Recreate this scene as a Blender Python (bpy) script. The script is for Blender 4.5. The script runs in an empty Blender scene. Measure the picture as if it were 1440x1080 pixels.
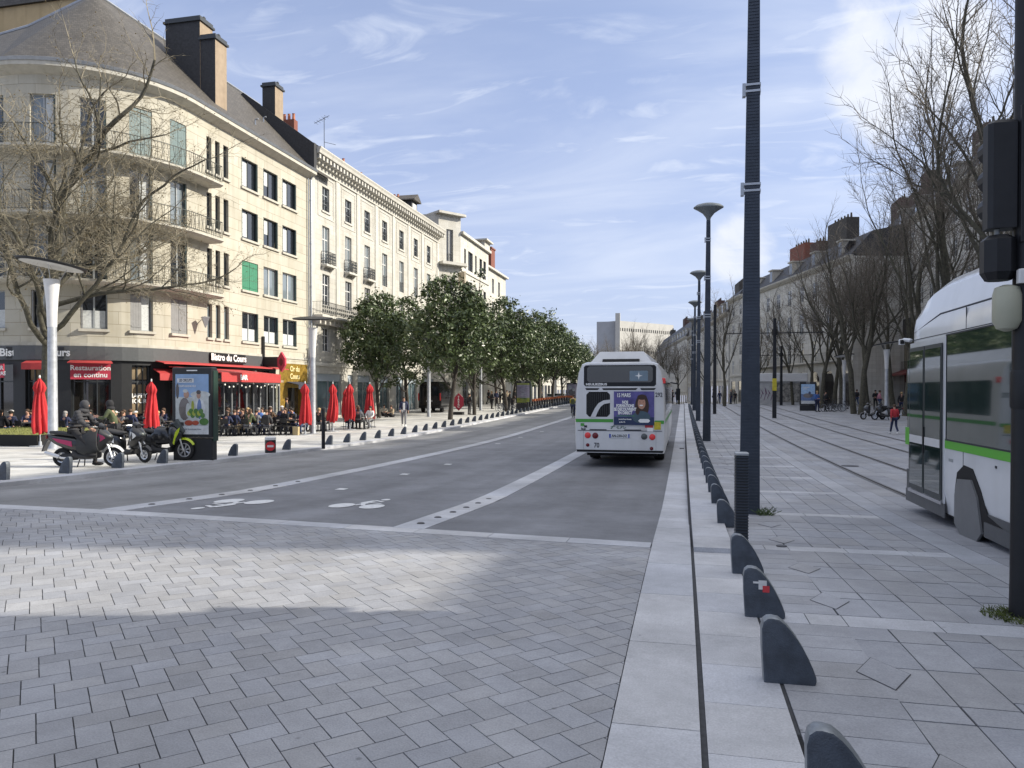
import bpy, bmesh, math, random
from mathutils import Vector, Matrix, Euler
random.seed(7)
R = math.radians
PI = math.pi
scene = bpy.context.scene
C = bpy.context.collection

# ---------------------------------------------------------------- camera frame of reference
CAMZ = 1.72
FPX = 1060.0
YAW = math.atan(241 / FPX)
CY, SY = math.cos(YAW), math.sin(YAW)

def lerp_tab(tab, v):
    if v <= tab[0][0]: return tab[0][1]
    for (a, b), (c, d) in zip(tab, tab[1:]):
        if v <= c: return b + (d - b) * (v - a) / (c - a)
    return tab[-1][1]
PROF_R = [(-60, 0), (6, 0), (8.5, -.08), (11, -.19), (14, -.25), (20, -.31), (28, -.33), (38, -.30), (50, -.2), (60, -.1),
          (75, .1), (86, .2), (92, .2), (100, .12), (130, -.4), (200, -1.6), (400, -5), (3000, -40)]
PROF_L = [(-60, 0), (8.6, 0), (10.5, -.06), (13, -.13), (16.4, -.21), (20.7, -.31), (24.2, -.37), (28, -.43), (33, -.47), (38, -.46), (51, -.31), (60, -.2),
          (75, .0), (91, .17), (95, .17), (101, .1), (130, -.4), (200, -1.6), (400, -5), (3000, -40)]
def smooth_prof(tab, y):
    if y > 110: return lerp_tab(tab, y)
    return sum(lerp_tab(tab, y + o) for o in (-2.4, -1.2, 0, 1.2, 2.4)) / 5
def zg(x, y):
    w = min(1, max(0, -x / 13))
    return smooth_prof(PROF_R, y) * (1 - w) + smooth_prof(PROF_L, y) * w
def road_drop(y):
    return -.095 * min(1, max(0, (y - 9.6) / 4.0))
def zr(x, y): return zg(x, y) + road_drop(y)

def proj(x, y, z):
    d = -x * SY + y * CY
    return 720 + FPX * (x * CY + y * SY) / d, 550 - FPX * (z - CAMZ) / d, d
def at(px, py, fn=zg):
    h = 1.9
    for _ in range(12):
        d = FPX * h / (py - 550)
        r = (px - 720) / FPX * d
        x = r * CY - d * SY; y = r * SY + d * CY
        h = .5 * h + .5 * (CAMZ - fn(x, y))
    return x, y
def at_x(px, X, fn=zg):
    t = (px - 720) / FPX      # (X c + Y s) = t (-X s + Y c)
    y = (X * CY + t * X * SY) / (t * CY - SY)
    return X, y

# ---------------------------------------------------------------- materials
MATS = {}
def _n(nt, typ, **kw):
    n = nt.nodes.new(typ)
    for k, v in kw.items():
        if k.startswith('i_'):
            n.inputs[k[2:].replace('_', ' ')].default_value = v
        else: setattr(n, k, v)
    return n
def mat(name, col, rough=.6, metal=0, var=.12, scale=6, bump=0, bscale=40, spec=.5, alpha=None, trans=0, emit=None, estr=0,
        coat=0, streak=0, col2=None, attr=None, vary_obj=0):
    """plain surface: base colour with two octaves of procedural dirt / grain, optional bump"""
    if name in MATS: return MATS[name]
    m = bpy.data.materials.new(name); m.use_nodes = True
    nt = m.node_tree; bs = nt.nodes['Principled BSDF']; L = nt.links
    bs.inputs['Roughness'].default_value = rough
    bs.inputs['Metallic'].default_value = metal
    bs.inputs['Specular IOR Level'].default_value = spec
    if trans: bs.inputs['Transmission Weight'].default_value = trans
    if coat: bs.inputs['Coat Weight'].default_value = coat; bs.inputs['Coat Roughness'].default_value = .05
    if emit: bs.inputs['Emission Color'].default_value = (*emit, 1); bs.inputs['Emission Strength'].default_value = estr
    c4 = (*col, 1)
    tc = _n(nt, 'ShaderNodeTexCoord')
    if var or streak or attr or col2:
        no = _n(nt, 'ShaderNodeTexNoise'); no.inputs['Scale'].default_value = scale; no.inputs['Detail'].default_value = 7
        no.inputs['Roughness'].default_value = .62
        L.new(tc.outputs['Object'], no.inputs['Vector'])
        mx = _n(nt, 'ShaderNodeMix', data_type='RGBA')
        mr = _n(nt, 'ShaderNodeMapRange'); mr.inputs['From Min'].default_value = .3; mr.inputs['From Max'].default_value = .7
        L.new(no.outputs['Fac'], mr.inputs['Value']); L.new(mr.outputs['Result'], mx.inputs['Factor'])
        a = tuple(max(0, c * (1 - var)) for c in col); b = tuple(min(1, c * (1 + var)) for c in col)
        if col2: b = col2
        mx.inputs['A'].default_value = (*a, 1); mx.inputs['B'].default_value = (*b, 1)
        out = mx.outputs['Result']
        if attr:
            at_ = _n(nt, 'ShaderNodeAttribute', attribute_name=attr)
            mm = _n(nt, 'ShaderNodeMix', data_type='RGBA', blend_type='MULTIPLY'); mm.inputs['Factor'].default_value = 1
            L.new(out, mm.inputs['A']); L.new(at_.outputs['Color'], mm.inputs['B']); out = mm.outputs['Result']
        if streak:
            mp = _n(nt, 'ShaderNodeMapping'); mp.inputs['Scale'].default_value = (1.6, 1.6, .12)
            L.new(tc.outputs['Object'], mp.inputs['Vector'])
            n2 = _n(nt, 'ShaderNodeTexNoise'); n2.inputs['Scale'].default_value = 1.5; n2.inputs['Detail'].default_value = 5
            L.new(mp.outputs['Vector'], n2.inputs['Vector'])
            r2 = _n(nt, 'ShaderNodeMapRange'); r2.inputs['From Min'].default_value = .5; r2.inputs['From Max'].default_value = .75
            r2.inputs['To Max'].default_value = streak
            L.new(n2.outputs['Fac'], r2.inputs['Value'])
            m2 = _n(nt, 'ShaderNodeMix', data_type='RGBA', blend_type='MULTIPLY')
            m2.inputs['B'].default_value = (.62, .58, .5, 1)
            L.new(out, m2.inputs['A']); L.new(r2.outputs['Result'], m2.inputs['Factor']); out = m2.outputs['Result']
        L.new(out, bs.inputs['Base Color'])
    else: bs.inputs['Base Color'].default_value = c4
    if bump:
        nb = _n(nt, 'ShaderNodeTexNoise'); nb.inputs['Scale'].default_value = bscale; nb.inputs['Detail'].default_value = 5
        L.new(tc.outputs['Object'], nb.inputs['Vector'])
        bp = _n(nt, 'ShaderNodeBump'); bp.inputs['Strength'].default_value = bump; bp.inputs['Distance'].default_value = .02
        L.new(nb.outputs['Fac'], bp.inputs['Height']); L.new(bp.outputs['Normal'], bs.inputs['Normal'])
    MATS[name] = m
    return m

def stone_wall(name, col, course=.42, length=1.1, joint=(.55, .52, .46), streak=.35, var=.07):
    """ashlar facade: joints from a brick texture laid in (along wall, height)"""
    m = bpy.data.materials.new(name); m.use_nodes = True
    nt = m.node_tree; bs = nt.nodes['Principled BSDF']; L = nt.links
    bs.inputs['Roughness'].default_value = .85
    tc = _n(nt, 'ShaderNodeTexCoord'); sp = _n(nt, 'ShaderNodeSeparateXYZ'); L.new(tc.outputs['Object'], sp.inputs[0])
    ad = _n(nt, 'ShaderNodeMath', operation='ADD'); L.new(sp.outputs['X'], ad.inputs[0]); L.new(sp.outputs['Y'], ad.inputs[1])
    cb = _n(nt, 'ShaderNodeCombineXYZ'); L.new(ad.outputs[0], cb.inputs['X']); L.new(sp.outputs['Z'], cb.inputs['Y'])
    br = _n(nt, 'ShaderNodeTexBrick'); br.inputs['Scale'].default_value = 1
    br.inputs['Brick Width'].default_value = length; br.inputs['Row Height'].default_value = course
    br.inputs['Mortar Size'].default_value = .012; br.inputs['Mortar Smooth'].default_value = .2
    br.inputs['Color1'].default_value = (*[c * (1 - var) for c in col], 1)
    br.inputs['Color2'].default_value = (*[min(1, c * (1 + var)) for c in col], 1)
    br.inputs['Mortar'].default_value = (*[c * j for c, j in zip(col, joint)], 1)
    L.new(cb.outputs[0], br.inputs['Vector'])
    no = _n(nt, 'ShaderNodeTexNoise'); no.inputs['Scale'].default_value = .9; no.inputs['Detail'].default_value = 8
    L.new(tc.outputs['Object'], no.inputs['Vector'])
    r1 = _n(nt, 'ShaderNodeMapRange'); r1.inputs['From Min'].default_value = .35; r1.inputs['From Max'].default_value = .75
    r1.inputs['To Max'].default_value = .55; L.new(no.outputs['Fac'], r1.inputs['Value'])
    m1 = _n(nt, 'ShaderNodeMix', data_type='RGBA', blend_type='MULTIPLY'); m1.inputs['B'].default_value = (.78, .74, .66, 1)
    L.new(br.outputs['Color'], m1.inputs['A']); L.new(r1.outputs['Result'], m1.inputs['Factor'])
    mp = _n(nt, 'ShaderNodeMapping'); mp.inputs['Scale'].default_value = (1.8, 1.8, .1)
    L.new(tc.outputs['Object'], mp.inputs['Vector'])
    n2 = _n(nt, 'ShaderNodeTexNoise'); n2.inputs['Scale'].default_value = 1.4; n2.inputs['Detail'].default_value = 6
    L.new(mp.outputs['Vector'], n2.inputs['Vector'])
    r2 = _n(nt, 'ShaderNodeMapRange'); r2.inputs['From Min'].default_value = .5; r2.inputs['From Max'].default_value = .72
    r2.inputs['To Max'].default_value = streak; L.new(n2.outputs['Fac'], r2.inputs['Value'])
    m2 = _n(nt, 'ShaderNodeMix', data_type='RGBA', blend_type='MULTIPLY'); m2.inputs['B'].default_value = (.6, .57, .5, 1)
    L.new(m1.outputs['Result'], m2.inputs['A']); L.new(r2.outputs['Result'], m2.inputs['Factor'])
    L.new(m2.outputs['Result'], bs.inputs['Base Color'])
    bp = _n(nt, 'ShaderNodeBump'); bp.inputs['Strength'].default_value = .4; bp.inputs['Distance'].default_value = .02
    bp.invert = True
    L.new(br.outputs['Fac'], bp.inputs['Height']); L.new(bp.outputs['Normal'], bs.inputs['Normal'])
    MATS[name] = m
    return m

def glass(name, tint=(.02, .025, .03), rough=.04, spec=.5, var=0):
    """window glass of a room one cannot see into: dark, sharply reflective"""
    m = mat(name, tint, rough=rough, var=var, spec=spec, coat=1)
    return m
def clear_glass(name, tint=(.75, .85, .82), rough=.0, mixf=.12):
    m = bpy.data.materials.new(name); m.use_nodes = True
    nt = m.node_tree; nt.nodes.remove(nt.nodes['Principled BSDF'])
    o = nt.nodes['Material Output']
    tr = _n(nt, 'ShaderNodeBsdfTransparent'); tr.inputs[0].default_value = (*tint, 1)
    gl = _n(nt, 'ShaderNodeBsdfGlossy'); gl.inputs['Roughness'].default_value = rough
    fr = _n(nt, 'ShaderNodeFresnel'); fr.inputs[0].default_value = 1.5
    ad = _n(nt, 'ShaderNodeMath', operation='ADD'); ad.inputs[1].default_value = mixf
    nt.links.new(fr.outputs[0], ad.inputs[0])
    mx = _n(nt, 'ShaderNodeMixShader'); nt.links.new(ad.outputs[0], mx.inputs[0])
    nt.links.new(tr.outputs[0], mx.inputs[1]); nt.links.new(gl.outputs[0], mx.inputs[2])
    nt.links.new(mx.outputs[0], o.inputs[0])
    MATS[name] = m
    return m

# ---------------------------------------------------------------- mesh builder
class MB:
    def __init__(s): s.v = []; s.f = []; s.mi = []; s.cur = 0; s.col = []; s.ccol = None; s.xf = None
    def m(s, i): s.cur = i; return s
    def V(s, p):
        if s.xf is not None: p = s.xf @ Vector(p)
        s.v.append(tuple(p)); return len(s.v) - 1
    def F(s, idx): s.f.append(tuple(idx)); s.mi.append(s.cur); s.col.append(s.ccol)
    def poly(s, pts): s.F([s.V(p) for p in pts]); return s
    def hexa(s, p):
        i = [s.V(q) for q in p]      # 0-3 bottom ccw, 4-7 top ccw
        for q in ((0, 3, 2, 1), (4, 5, 6, 7), (0, 1, 5, 4), (1, 2, 6, 5), (2, 3, 7, 6), (3, 0, 4, 7)):
            s.F([i[k] for k in q])
        return s
    def box(s, x0, x1, y0, y1, z0, z1):
        if x0 > x1: x0, x1 = x1, x0
        if y0 > y1: y0, y1 = y1, y0
        if z0 > z1: z0, z1 = z1, z0
        return s.hexa([(x0, y0, z0), (x1, y0, z0), (x1, y1, z0), (x0, y1, z0), (x0, y0, z1), (x1, y0, z1), (x1, y1, z1), (x0, y1, z1)])
    def bbox(s, x0, x1, y0, y1, z0, z1, b=.01):
        """box with chamfered vertical + top edges"""
        if x0 > x1: x0, x1 = x1, x0
        if y0 > y1: y0, y1 = y1, y0
        ring = lambda e, z: [(x0 + e + b, y0 + e, z), (x1 - e - b, y0 + e, z), (x1 - e, y0 + e + b, z), (x1 - e, y1 - e - b, z),
                             (x1 - e - b, y1 - e, z), (x0 + e + b, y1 - e, z), (x0 + e, y1 - e - b, z), (x0 + e, y0 + e + b, z)]
        return s.loft([ring(0, z0), ring(0, z1 - b), ring(b * .99, z1)])
    def loft(s, rings, closed=True, caps=True):
        ids = [[s.V(p) for p in r] for r in rings]
        n = len(rings[0])
        for a, b in zip(ids, ids[1:]):
            for k in range(n if closed else n - 1):
                k2 = (k + 1) % n
                s.F((a[k], a[k2], b[k2], b[k]))
        if caps:
            s.F(list(reversed(ids[0]))); s.F(ids[-1])
        return s
    def cyl(s, p0, p1, r0, r1=None, n=10, caps=True):
        r1 = r0 if r1 is None else r1
        p0 = Vector(p0); p1 = Vector(p1); d = (p1 - p0)
        if d.length < 1e-6: return s
        d.normalize(); a = d.orthogonal().normalized(); b = d.cross(a)
        r = [[p + (a * math.cos(2 * PI * k / n) + b * math.sin(2 * PI * k / n)) * rr for k in range(n)] for p, rr in ((p0, r0), (p1, r1))]
        return s.loft(r, caps=caps)
    def tube(s, pts, r, n=6, caps=True):
        pts = [Vector(p) for p in pts]
        rs = r if isinstance(r, (list, tuple)) else [r] * len(pts)
        rings = []; a = None
        for i, p in enumerate(pts):
            d = (pts[min(i + 1, len(pts) - 1)] - pts[max(i - 1, 0)]).normalized()
            if a is None: a = d.orthogonal().normalized()
            else:
                a = (a - d * a.dot(d))
                a = a.normalized() if a.length > 1e-5 else d.orthogonal().normalized()
            b = d.cross(a)
            rings.append([p + (a * math.cos(2 * PI * k / n) + b * math.sin(2 * PI * k / n)) * rs[i] for k in range(n)])
        return s.loft(rings, caps=caps)
    def lathe(s, prof, c=(0, 0, 0), n=16, axis='z', caps=True):
        rings = []
        for r, z in prof:
            ring = []
            for k in range(n):
                a = 2 * PI * k / n; x, y = r * math.cos(a), r * math.sin(a)
                p = (x, y, z) if axis == 'z' else ((z, x, y) if axis == 'x' else (y, z, x))
                ring.append((p[0] + c[0], p[1] + c[1], p[2] + c[2]))
            rings.append(ring)
        return s.loft(rings, caps=caps)
    def ell(s, c, r, n=10, m=7, rot=None):
        rings = []
        for j in range(1, m):
            t = PI * j / m; ring = []
            for k in range(n):
                a = 2 * PI * k / n
                p = Vector((math.sin(t) * math.cos(a) * r[0], math.sin(t) * math.sin(a) * r[1], -math.cos(t) * r[2]))
                if rot: p = rot @ p
                ring.append(p + Vector(c))
            rings.append(ring)
        return s.loft(rings)
    def prism(s, poly, axis, a, b):
        """extrude a 2D polygon along an axis; poly given in the other two axes (cyclic order)"""
        def P(u, v, w):
            return (w, u, v) if axis == 'x' else ((u, w, v) if axis == 'y' else (u, v, w))
        return s.loft([[P(u, v, a) for u, v in poly], [P(u, v, b) for u, v in poly]])
    def build(s, name, mats, parent=None, smooth=False, sharp=40, loc=None, fixn=True):
        me = bpy.data.meshes.new(name)
        me.from_pydata(s.v, [], s.f)
        if not isinstance(mats, (list, tuple)): mats = [mats]
        for m_ in mats: me.materials.append(m_)
        me.polygons.foreach_set('material_index', s.mi)
        if any(c is not None for c in s.col):
            ca = me.color_attributes.new('Col', 'FLOAT_COLOR', 'CORNER')
            arr = []
            for f, c in zip(s.f, s.col):
                c = c or (1, 1, 1)
                arr += [c[0], c[1], c[2], 1] * len(f)
            ca.data.foreach_set('color', arr)
        if fixn:
            bm = bmesh.new(); bm.from_mesh(me); bmesh.ops.recalc_face_normals(bm, faces=bm.faces); bm.to_mesh(me); bm.free()
        if smooth:
            me.polygons.foreach_set('use_smooth', [True] * len(me.polygons))
            try: me.set_sharp_from_angle(angle=R(sharp))
            except Exception: pass
        me.update()
        o = bpy.data.objects.new(name, me); C.objects.link(o)
        if parent is not None: o.parent = parent
        if loc is not None: o.location = loc
        return o

def tag(o, label=None, cat=None, group=None, kind=None):
    if label: o['label'] = label
    if cat: o['category'] = cat
    if group: o['group'] = group
    if kind: o['kind'] = kind
    return o
def thing(name, label, cat, loc=(0, 0, 0), rz=0, group=None):
    o = bpy.data.objects.new(name, None); C.objects.link(o)
    o.empty_display_size = .3
    o.location = loc; o.rotation_euler = (0, 0, rz)
    return tag(o, label, cat, group)
def struct(o): o['kind'] = 'structure'; return o
KIDS = {}
def kids(o): return [c for c in bpy.data.objects if c.parent == o]
def snapshot(o):
    """tree of an object for fast copying"""
    return (o, [snapshot(c) for c in kids(o)])
def dup(tree, loc=None, rz=None, label=None, group=None, scale=None, parent=None):
    src, ch = tree
    o = src.copy(); C.objects.link(o)
    if parent is not None: o.parent = parent
    if loc is not None: o.location = loc
    if rz is not None: o.rotation_euler = (0, 0, rz)
    if scale is not None: o.scale = scale if isinstance(scale, (tuple, list)) else (scale,) * 3
    if label: o['label'] = label
    if group: o['group'] = group
    for c in ch: dup(c, parent=o)
    return o
def text_mesh(body, size, ext=.004, bold=0.0, align='CENTER', sx=1.0, font=None, lsp=1.0):
    cu = bpy.data.curves.new('t', 'FONT'); cu.body = body; cu.size = size; cu.extrude = ext; cu.offset = bold
    cu.align_x = align; cu.align_y = 'CENTER'; cu.resolution_u = 3; cu.space_line = lsp
    o = bpy.data.objects.new('t', cu); C.objects.link(o)
    dg = bpy.context.evaluated_depsgraph_get()
    me = bpy.data.meshes.new_from_object(o.evaluated_get(dg))
    bpy.data.objects.remove(o)
    for v in me.vertices: v.co.x *= sx
    return me
def put_text(name, body, size, material, mtx, parent=None, ext=.004, bold=0.0, align='CENTER', sx=1.0, lsp=1.0):
    """lettering lying in local XY plane, facing +Z, placed by matrix"""
    me = text_mesh(body, size, ext, bold, align, sx, lsp=lsp)
    me.materials.clear(); me.materials.append(material)
    me.transform(mtx)
    o = bpy.data.objects.new(name, me); C.objects.link(o)
    if parent is not None: o.parent = parent
    return o
def facing(origin, right, up):
    """matrix whose local x=right, y=up, z=right x up"""
    r = Vector(right).normalized(); u = Vector(up).normalized(); n = r.cross(u)
    m_ = Matrix((r, u, n)).transposed().to_4x4(); m_.translation = Vector(origin)
    return m_
# ================================================================ camera, light, sky
cam_d = bpy.data.cameras.new('camera'); cam = bpy.data.objects.new('camera', cam_d); C.objects.link(cam)
cam_d.sensor_width = 36; cam_d.lens = FPX / 1440 * 36; cam_d.clip_end = 6000; cam_d.clip_start = .05
cam.location = (0, 0, CAMZ); cam.rotation_euler = (R(90 - .7), 0, YAW)
cam_d.shift_y = (23 - 0) / 1440
scene.camera = cam
SUN_EL, SUN_AZ = R(31), R(14)       # azimuth measured from +X towards +Y
sdir = Vector((math.cos(SUN_EL) * math.cos(SUN_AZ), math.cos(SUN_EL) * math.sin(SUN_AZ), math.sin(SUN_EL)))
sd = bpy.data.lights.new('sun', 'SUN'); sd.energy = 4.6; sd.angle = R(.7); sd.color = (1, .93, .80)
so = bpy.data.objects.new('sun', sd); C.objects.link(so)
so.rotation_euler = (-sdir).to_track_quat('-Z', 'Y').to_euler(); so.location = (40, 10, 40)

w = bpy.data.worlds.new('World'); scene.world = w; w.use_nodes = True
nt = w.node_tree; L = nt.links; bg = nt.nodes['Background']
sky = _n(nt, 'ShaderNodeTexSky', sky_type='NISHITA'); sky.sun_disc = False
sky.sun_elevation = SUN_EL; sky.sun_rotation = PI / 2 - SUN_AZ; sky.air_density = .9; sky.dust_density = .6; sky.ozone_density = 2.4
tc = _n(nt, 'ShaderNodeTexCoord'); sp = _n(nt, 'ShaderNodeSeparateXYZ'); L.new(tc.outputs['Generated'], sp.inputs[0])
za = _n(nt, 'ShaderNodeMath', operation='MAXIMUM'); za.inputs[1].default_value = 0; L.new(sp.outputs['Z'], za.inputs[0])
zb = _n(nt, 'ShaderNodeMath', operation='ADD'); zb.inputs[1].default_value = .16; L.new(za.outputs[0], zb.inputs[0])
dx = _n(nt, 'ShaderNodeMath', operation='DIVIDE'); L.new(sp.outputs['X'], dx.inputs[0]); L.new(zb.outputs[0], dx.inputs[1])
dy = _n(nt, 'ShaderNodeMath', operation='DIVIDE'); L.new(sp.outputs['Y'], dy.inputs[0]); L.new(zb.outputs[0], dy.inputs[1])
cb = _n(nt, 'ShaderNodeCombineXYZ'); L.new(dx.outputs[0], cb.inputs[0]); L.new(dy.outputs[0], cb.inputs[1])
def cloud(scale, rot, stretch, lo, hi, amt, dist=1.2, off=(0, 0, 0)):
    mp = _n(nt, 'ShaderNodeMapping'); mp.inputs['Rotation'].default_value = (0, 0, rot); mp.inputs['Scale'].default_value = stretch
    mp.inputs['Location'].default_value = off
    L.new(cb.outputs[0], mp.inputs[0])
    no = _n(nt, 'ShaderNodeTexNoise'); no.inputs['Scale'].default_value = scale; no.inputs['Detail'].default_value = 9
    no.inputs['Roughness'].default_value = .55; no.inputs['Distortion'].default_value = dist
    L.new(mp.outputs[0], no.inputs['Vector'])
    mr = _n(nt, 'ShaderNodeMapRange', interpolation_type='SMOOTHSTEP'); mr.inputs['From Min'].default_value = lo; mr.inputs['From Max'].default_value = hi
    mr.inputs['To Max'].default_value = amt
    L.new(no.outputs['Fac'], mr.inputs['Value'])
    return mr.outputs[0]
c1 = cloud(.55, R(25), (1, 2.6, 1), .36, .80, .5)
c2 = cloud(2.2, R(35), (1, 2.6, 1), .47, .78, .6, 1.6, (3, 1, 0))
mxx = _n(nt, 'ShaderNodeMath', operation='MAXIMUM'); L.new(c1, mxx.inputs[0]); L.new(c2, mxx.inputs[1])
# pale veil that thickens towards the horizon
hz = _n(nt, 'ShaderNodeMapRange'); hz.inputs['From Min'].default_value = .0; hz.inputs['From Max'].default_value = .45
hz.inputs['To Min'].default_value = .82; hz.inputs['To Max'].default_value = .42; L.new(sp.outputs['Z'], hz.inputs['Value'])
m0 = _n(nt, 'ShaderNodeMix', data_type='RGBA'); L.new(sky.outputs[0], m0.inputs['A']); L.new(hz.outputs[0], m0.inputs['Factor'])
m0.inputs['B'].default_value = (2.45, 2.62, 3.7, 1)
m1 = _n(nt, 'ShaderNodeMix', data_type='RGBA'); L.new(m0.outputs['Result'], m1.inputs['A']); L.new(mxx.outputs[0], m1.inputs['Factor'])
m1.inputs['B'].default_value = (4.1, 4.4, 5.0, 1)
def cloud_bank(px, py, rad, amt, seed):
    u, v = (px - 720) / FPX, (550 - py) / FPX; dv = Vector((u * CY - SY, u * SY + CY, v)).normalized()
    d_ = _n(nt, 'ShaderNodeVectorMath', operation='DOT_PRODUCT'); L.new(tc.outputs['Generated'], d_.inputs[0]); d_.inputs[1].default_value = dv
    r_ = _n(nt, 'ShaderNodeMapRange', interpolation_type='SMOOTHSTEP'); r_.inputs['From Min'].default_value = math.cos(R(rad)); r_.inputs['From Max'].default_value = 1
    L.new(d_.outputs['Value'], r_.inputs['Value'])
    no = _n(nt, 'ShaderNodeTexNoise'); no.inputs['Scale'].default_value = 7; no.inputs['Detail'].default_value = 8; no.inputs['Roughness'].default_value = .58; no.inputs['Distortion'].default_value = .4
    mp = _n(nt, 'ShaderNodeMapping'); mp.inputs['Location'].default_value = (seed, 0, 0); L.new(tc.outputs['Generated'], mp.inputs[0]); L.new(mp.outputs[0], no.inputs['Vector'])
    ad = _n(nt, 'ShaderNodeMath', operation='MULTIPLY_ADD'); L.new(r_.outputs[0], ad.inputs[0]); ad.inputs[1].default_value = .42; L.new(no.outputs['Fac'], ad.inputs[2])
    o_ = _n(nt, 'ShaderNodeMapRange', interpolation_type='SMOOTHSTEP'); o_.inputs['From Min'].default_value = .66; o_.inputs['From Max'].default_value = .92; o_.inputs['To Max'].default_value = amt
    L.new(ad.outputs[0], o_.inputs['Value'])
    m_ = _n(nt, 'ShaderNodeMath', operation='MULTIPLY'); L.new(o_.outputs[0], m_.inputs[0])
    e_ = _n(nt, 'ShaderNodeMapRange'); e_.inputs['From Max'].default_value = .75; L.new(r_.outputs[0], e_.inputs['Value']); L.new(e_.outputs[0], m_.inputs[1])
    return m_.outputs[0]
for px_, py_, ra_, am_, se_ in ((1265, 85, 7.5, .7, 2.3), (1045, 352, 3.6, .7, 5.1)):
    mxc = _n(nt, 'ShaderNodeMix', data_type='RGBA'); L.new(m1.outputs['Result'], mxc.inputs['A']); L.new(cloud_bank(px_, py_, ra_, am_, se_), mxc.inputs['Factor'])
    mxc.inputs['B'].default_value = (4.5, 4.6, 4.8, 1); m1 = mxc
# added brightness in the unseen sky overhead and towards the sun, lifts ambient light
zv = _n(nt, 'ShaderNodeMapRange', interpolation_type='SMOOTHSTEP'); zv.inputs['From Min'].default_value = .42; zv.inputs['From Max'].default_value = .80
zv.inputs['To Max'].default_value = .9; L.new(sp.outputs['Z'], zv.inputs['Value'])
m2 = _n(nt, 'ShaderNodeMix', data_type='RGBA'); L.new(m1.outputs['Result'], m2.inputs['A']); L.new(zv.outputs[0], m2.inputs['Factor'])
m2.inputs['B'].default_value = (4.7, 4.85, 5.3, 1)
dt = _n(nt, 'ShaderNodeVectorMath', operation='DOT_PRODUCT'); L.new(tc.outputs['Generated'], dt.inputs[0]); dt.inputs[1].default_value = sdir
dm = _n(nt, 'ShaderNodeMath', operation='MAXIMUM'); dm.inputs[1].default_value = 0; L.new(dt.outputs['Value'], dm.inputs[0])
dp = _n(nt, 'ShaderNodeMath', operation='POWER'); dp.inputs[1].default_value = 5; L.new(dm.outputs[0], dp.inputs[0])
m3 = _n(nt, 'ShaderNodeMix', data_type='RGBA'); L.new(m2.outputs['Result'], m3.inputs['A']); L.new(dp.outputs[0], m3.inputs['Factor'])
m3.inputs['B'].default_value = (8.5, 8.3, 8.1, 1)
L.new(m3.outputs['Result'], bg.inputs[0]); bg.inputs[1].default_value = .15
vs = scene.view_settings; vs.view_transform = 'Standard'; vs.look = 'None'; vs.gamma = 1; vs.use_curve_mapping = False; vs.exposure = .55
scene.render.engine = 'CYCLES'
scene.cycles.use_denoising = True; scene.cycles.max_bounces = 6; scene.cycles.diffuse_bounces = 3; scene.cycles.glossy_bounces = 3
scene.cycles.transmission_bounces = 4; scene.cycles.transparent_max_bounces = 8
scene.cycles.sample_clamp_indirect = 6

# ================================================================ ground
def yrange(a, b):
    ys = []; y = a
    while y < b - 1e-6:
        ys.append(y); y += .5 if y < 30 else (1.5 if y < 110 else 12)
    ys.append(b); return ys
def ribbon(name, x0, x1, y0, y1, dz, m_, fn=zg, nx=1, wall=None, flat=False):
    mb = MB(); mb.ccol = (1, 1, 1); ys = yrange(y0, y1); rows = []
    X0 = x0 if callable(x0) else (lambda y: x0); X1 = x1 if callable(x1) else (lambda y: x1)
    for y in ys:
        rows.append([mb.V((X0(y) + (X1(y) - X0(y)) * k / nx, y, fn(X0(y) + (X1(y) - X0(y)) * k / nx, y) + dz)) for k in range(nx + 1)])
    for a, b in zip(rows, rows[1:]):
        for k in range(nx): mb.F((a[k], a[k + 1], b[k + 1], b[k]))
    if wall:
        for side, XX in ((0, X0), (nx, X1)):
            lo = [mb.V((XX(y), y, fn(XX(y), y) + dz - wall)) for y in ys]
            for (a, b, c, d) in zip(rows, rows[1:], lo, lo[1:]): mb.F((a[side], b[side], d, c))
        for r_, y in ((rows[0], ys[0]), (rows[-1], ys[-1])):
            a = mb.V((X0(y), y, fn(X0(y), y) + dz - wall)); b = mb.V((X1(y), y, fn(X1(y), y) + dz - wall))
            mb.F((r_[0], r_[-1], b, a))
    return struct(mb.build(name, m_, fixn=False))

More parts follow.
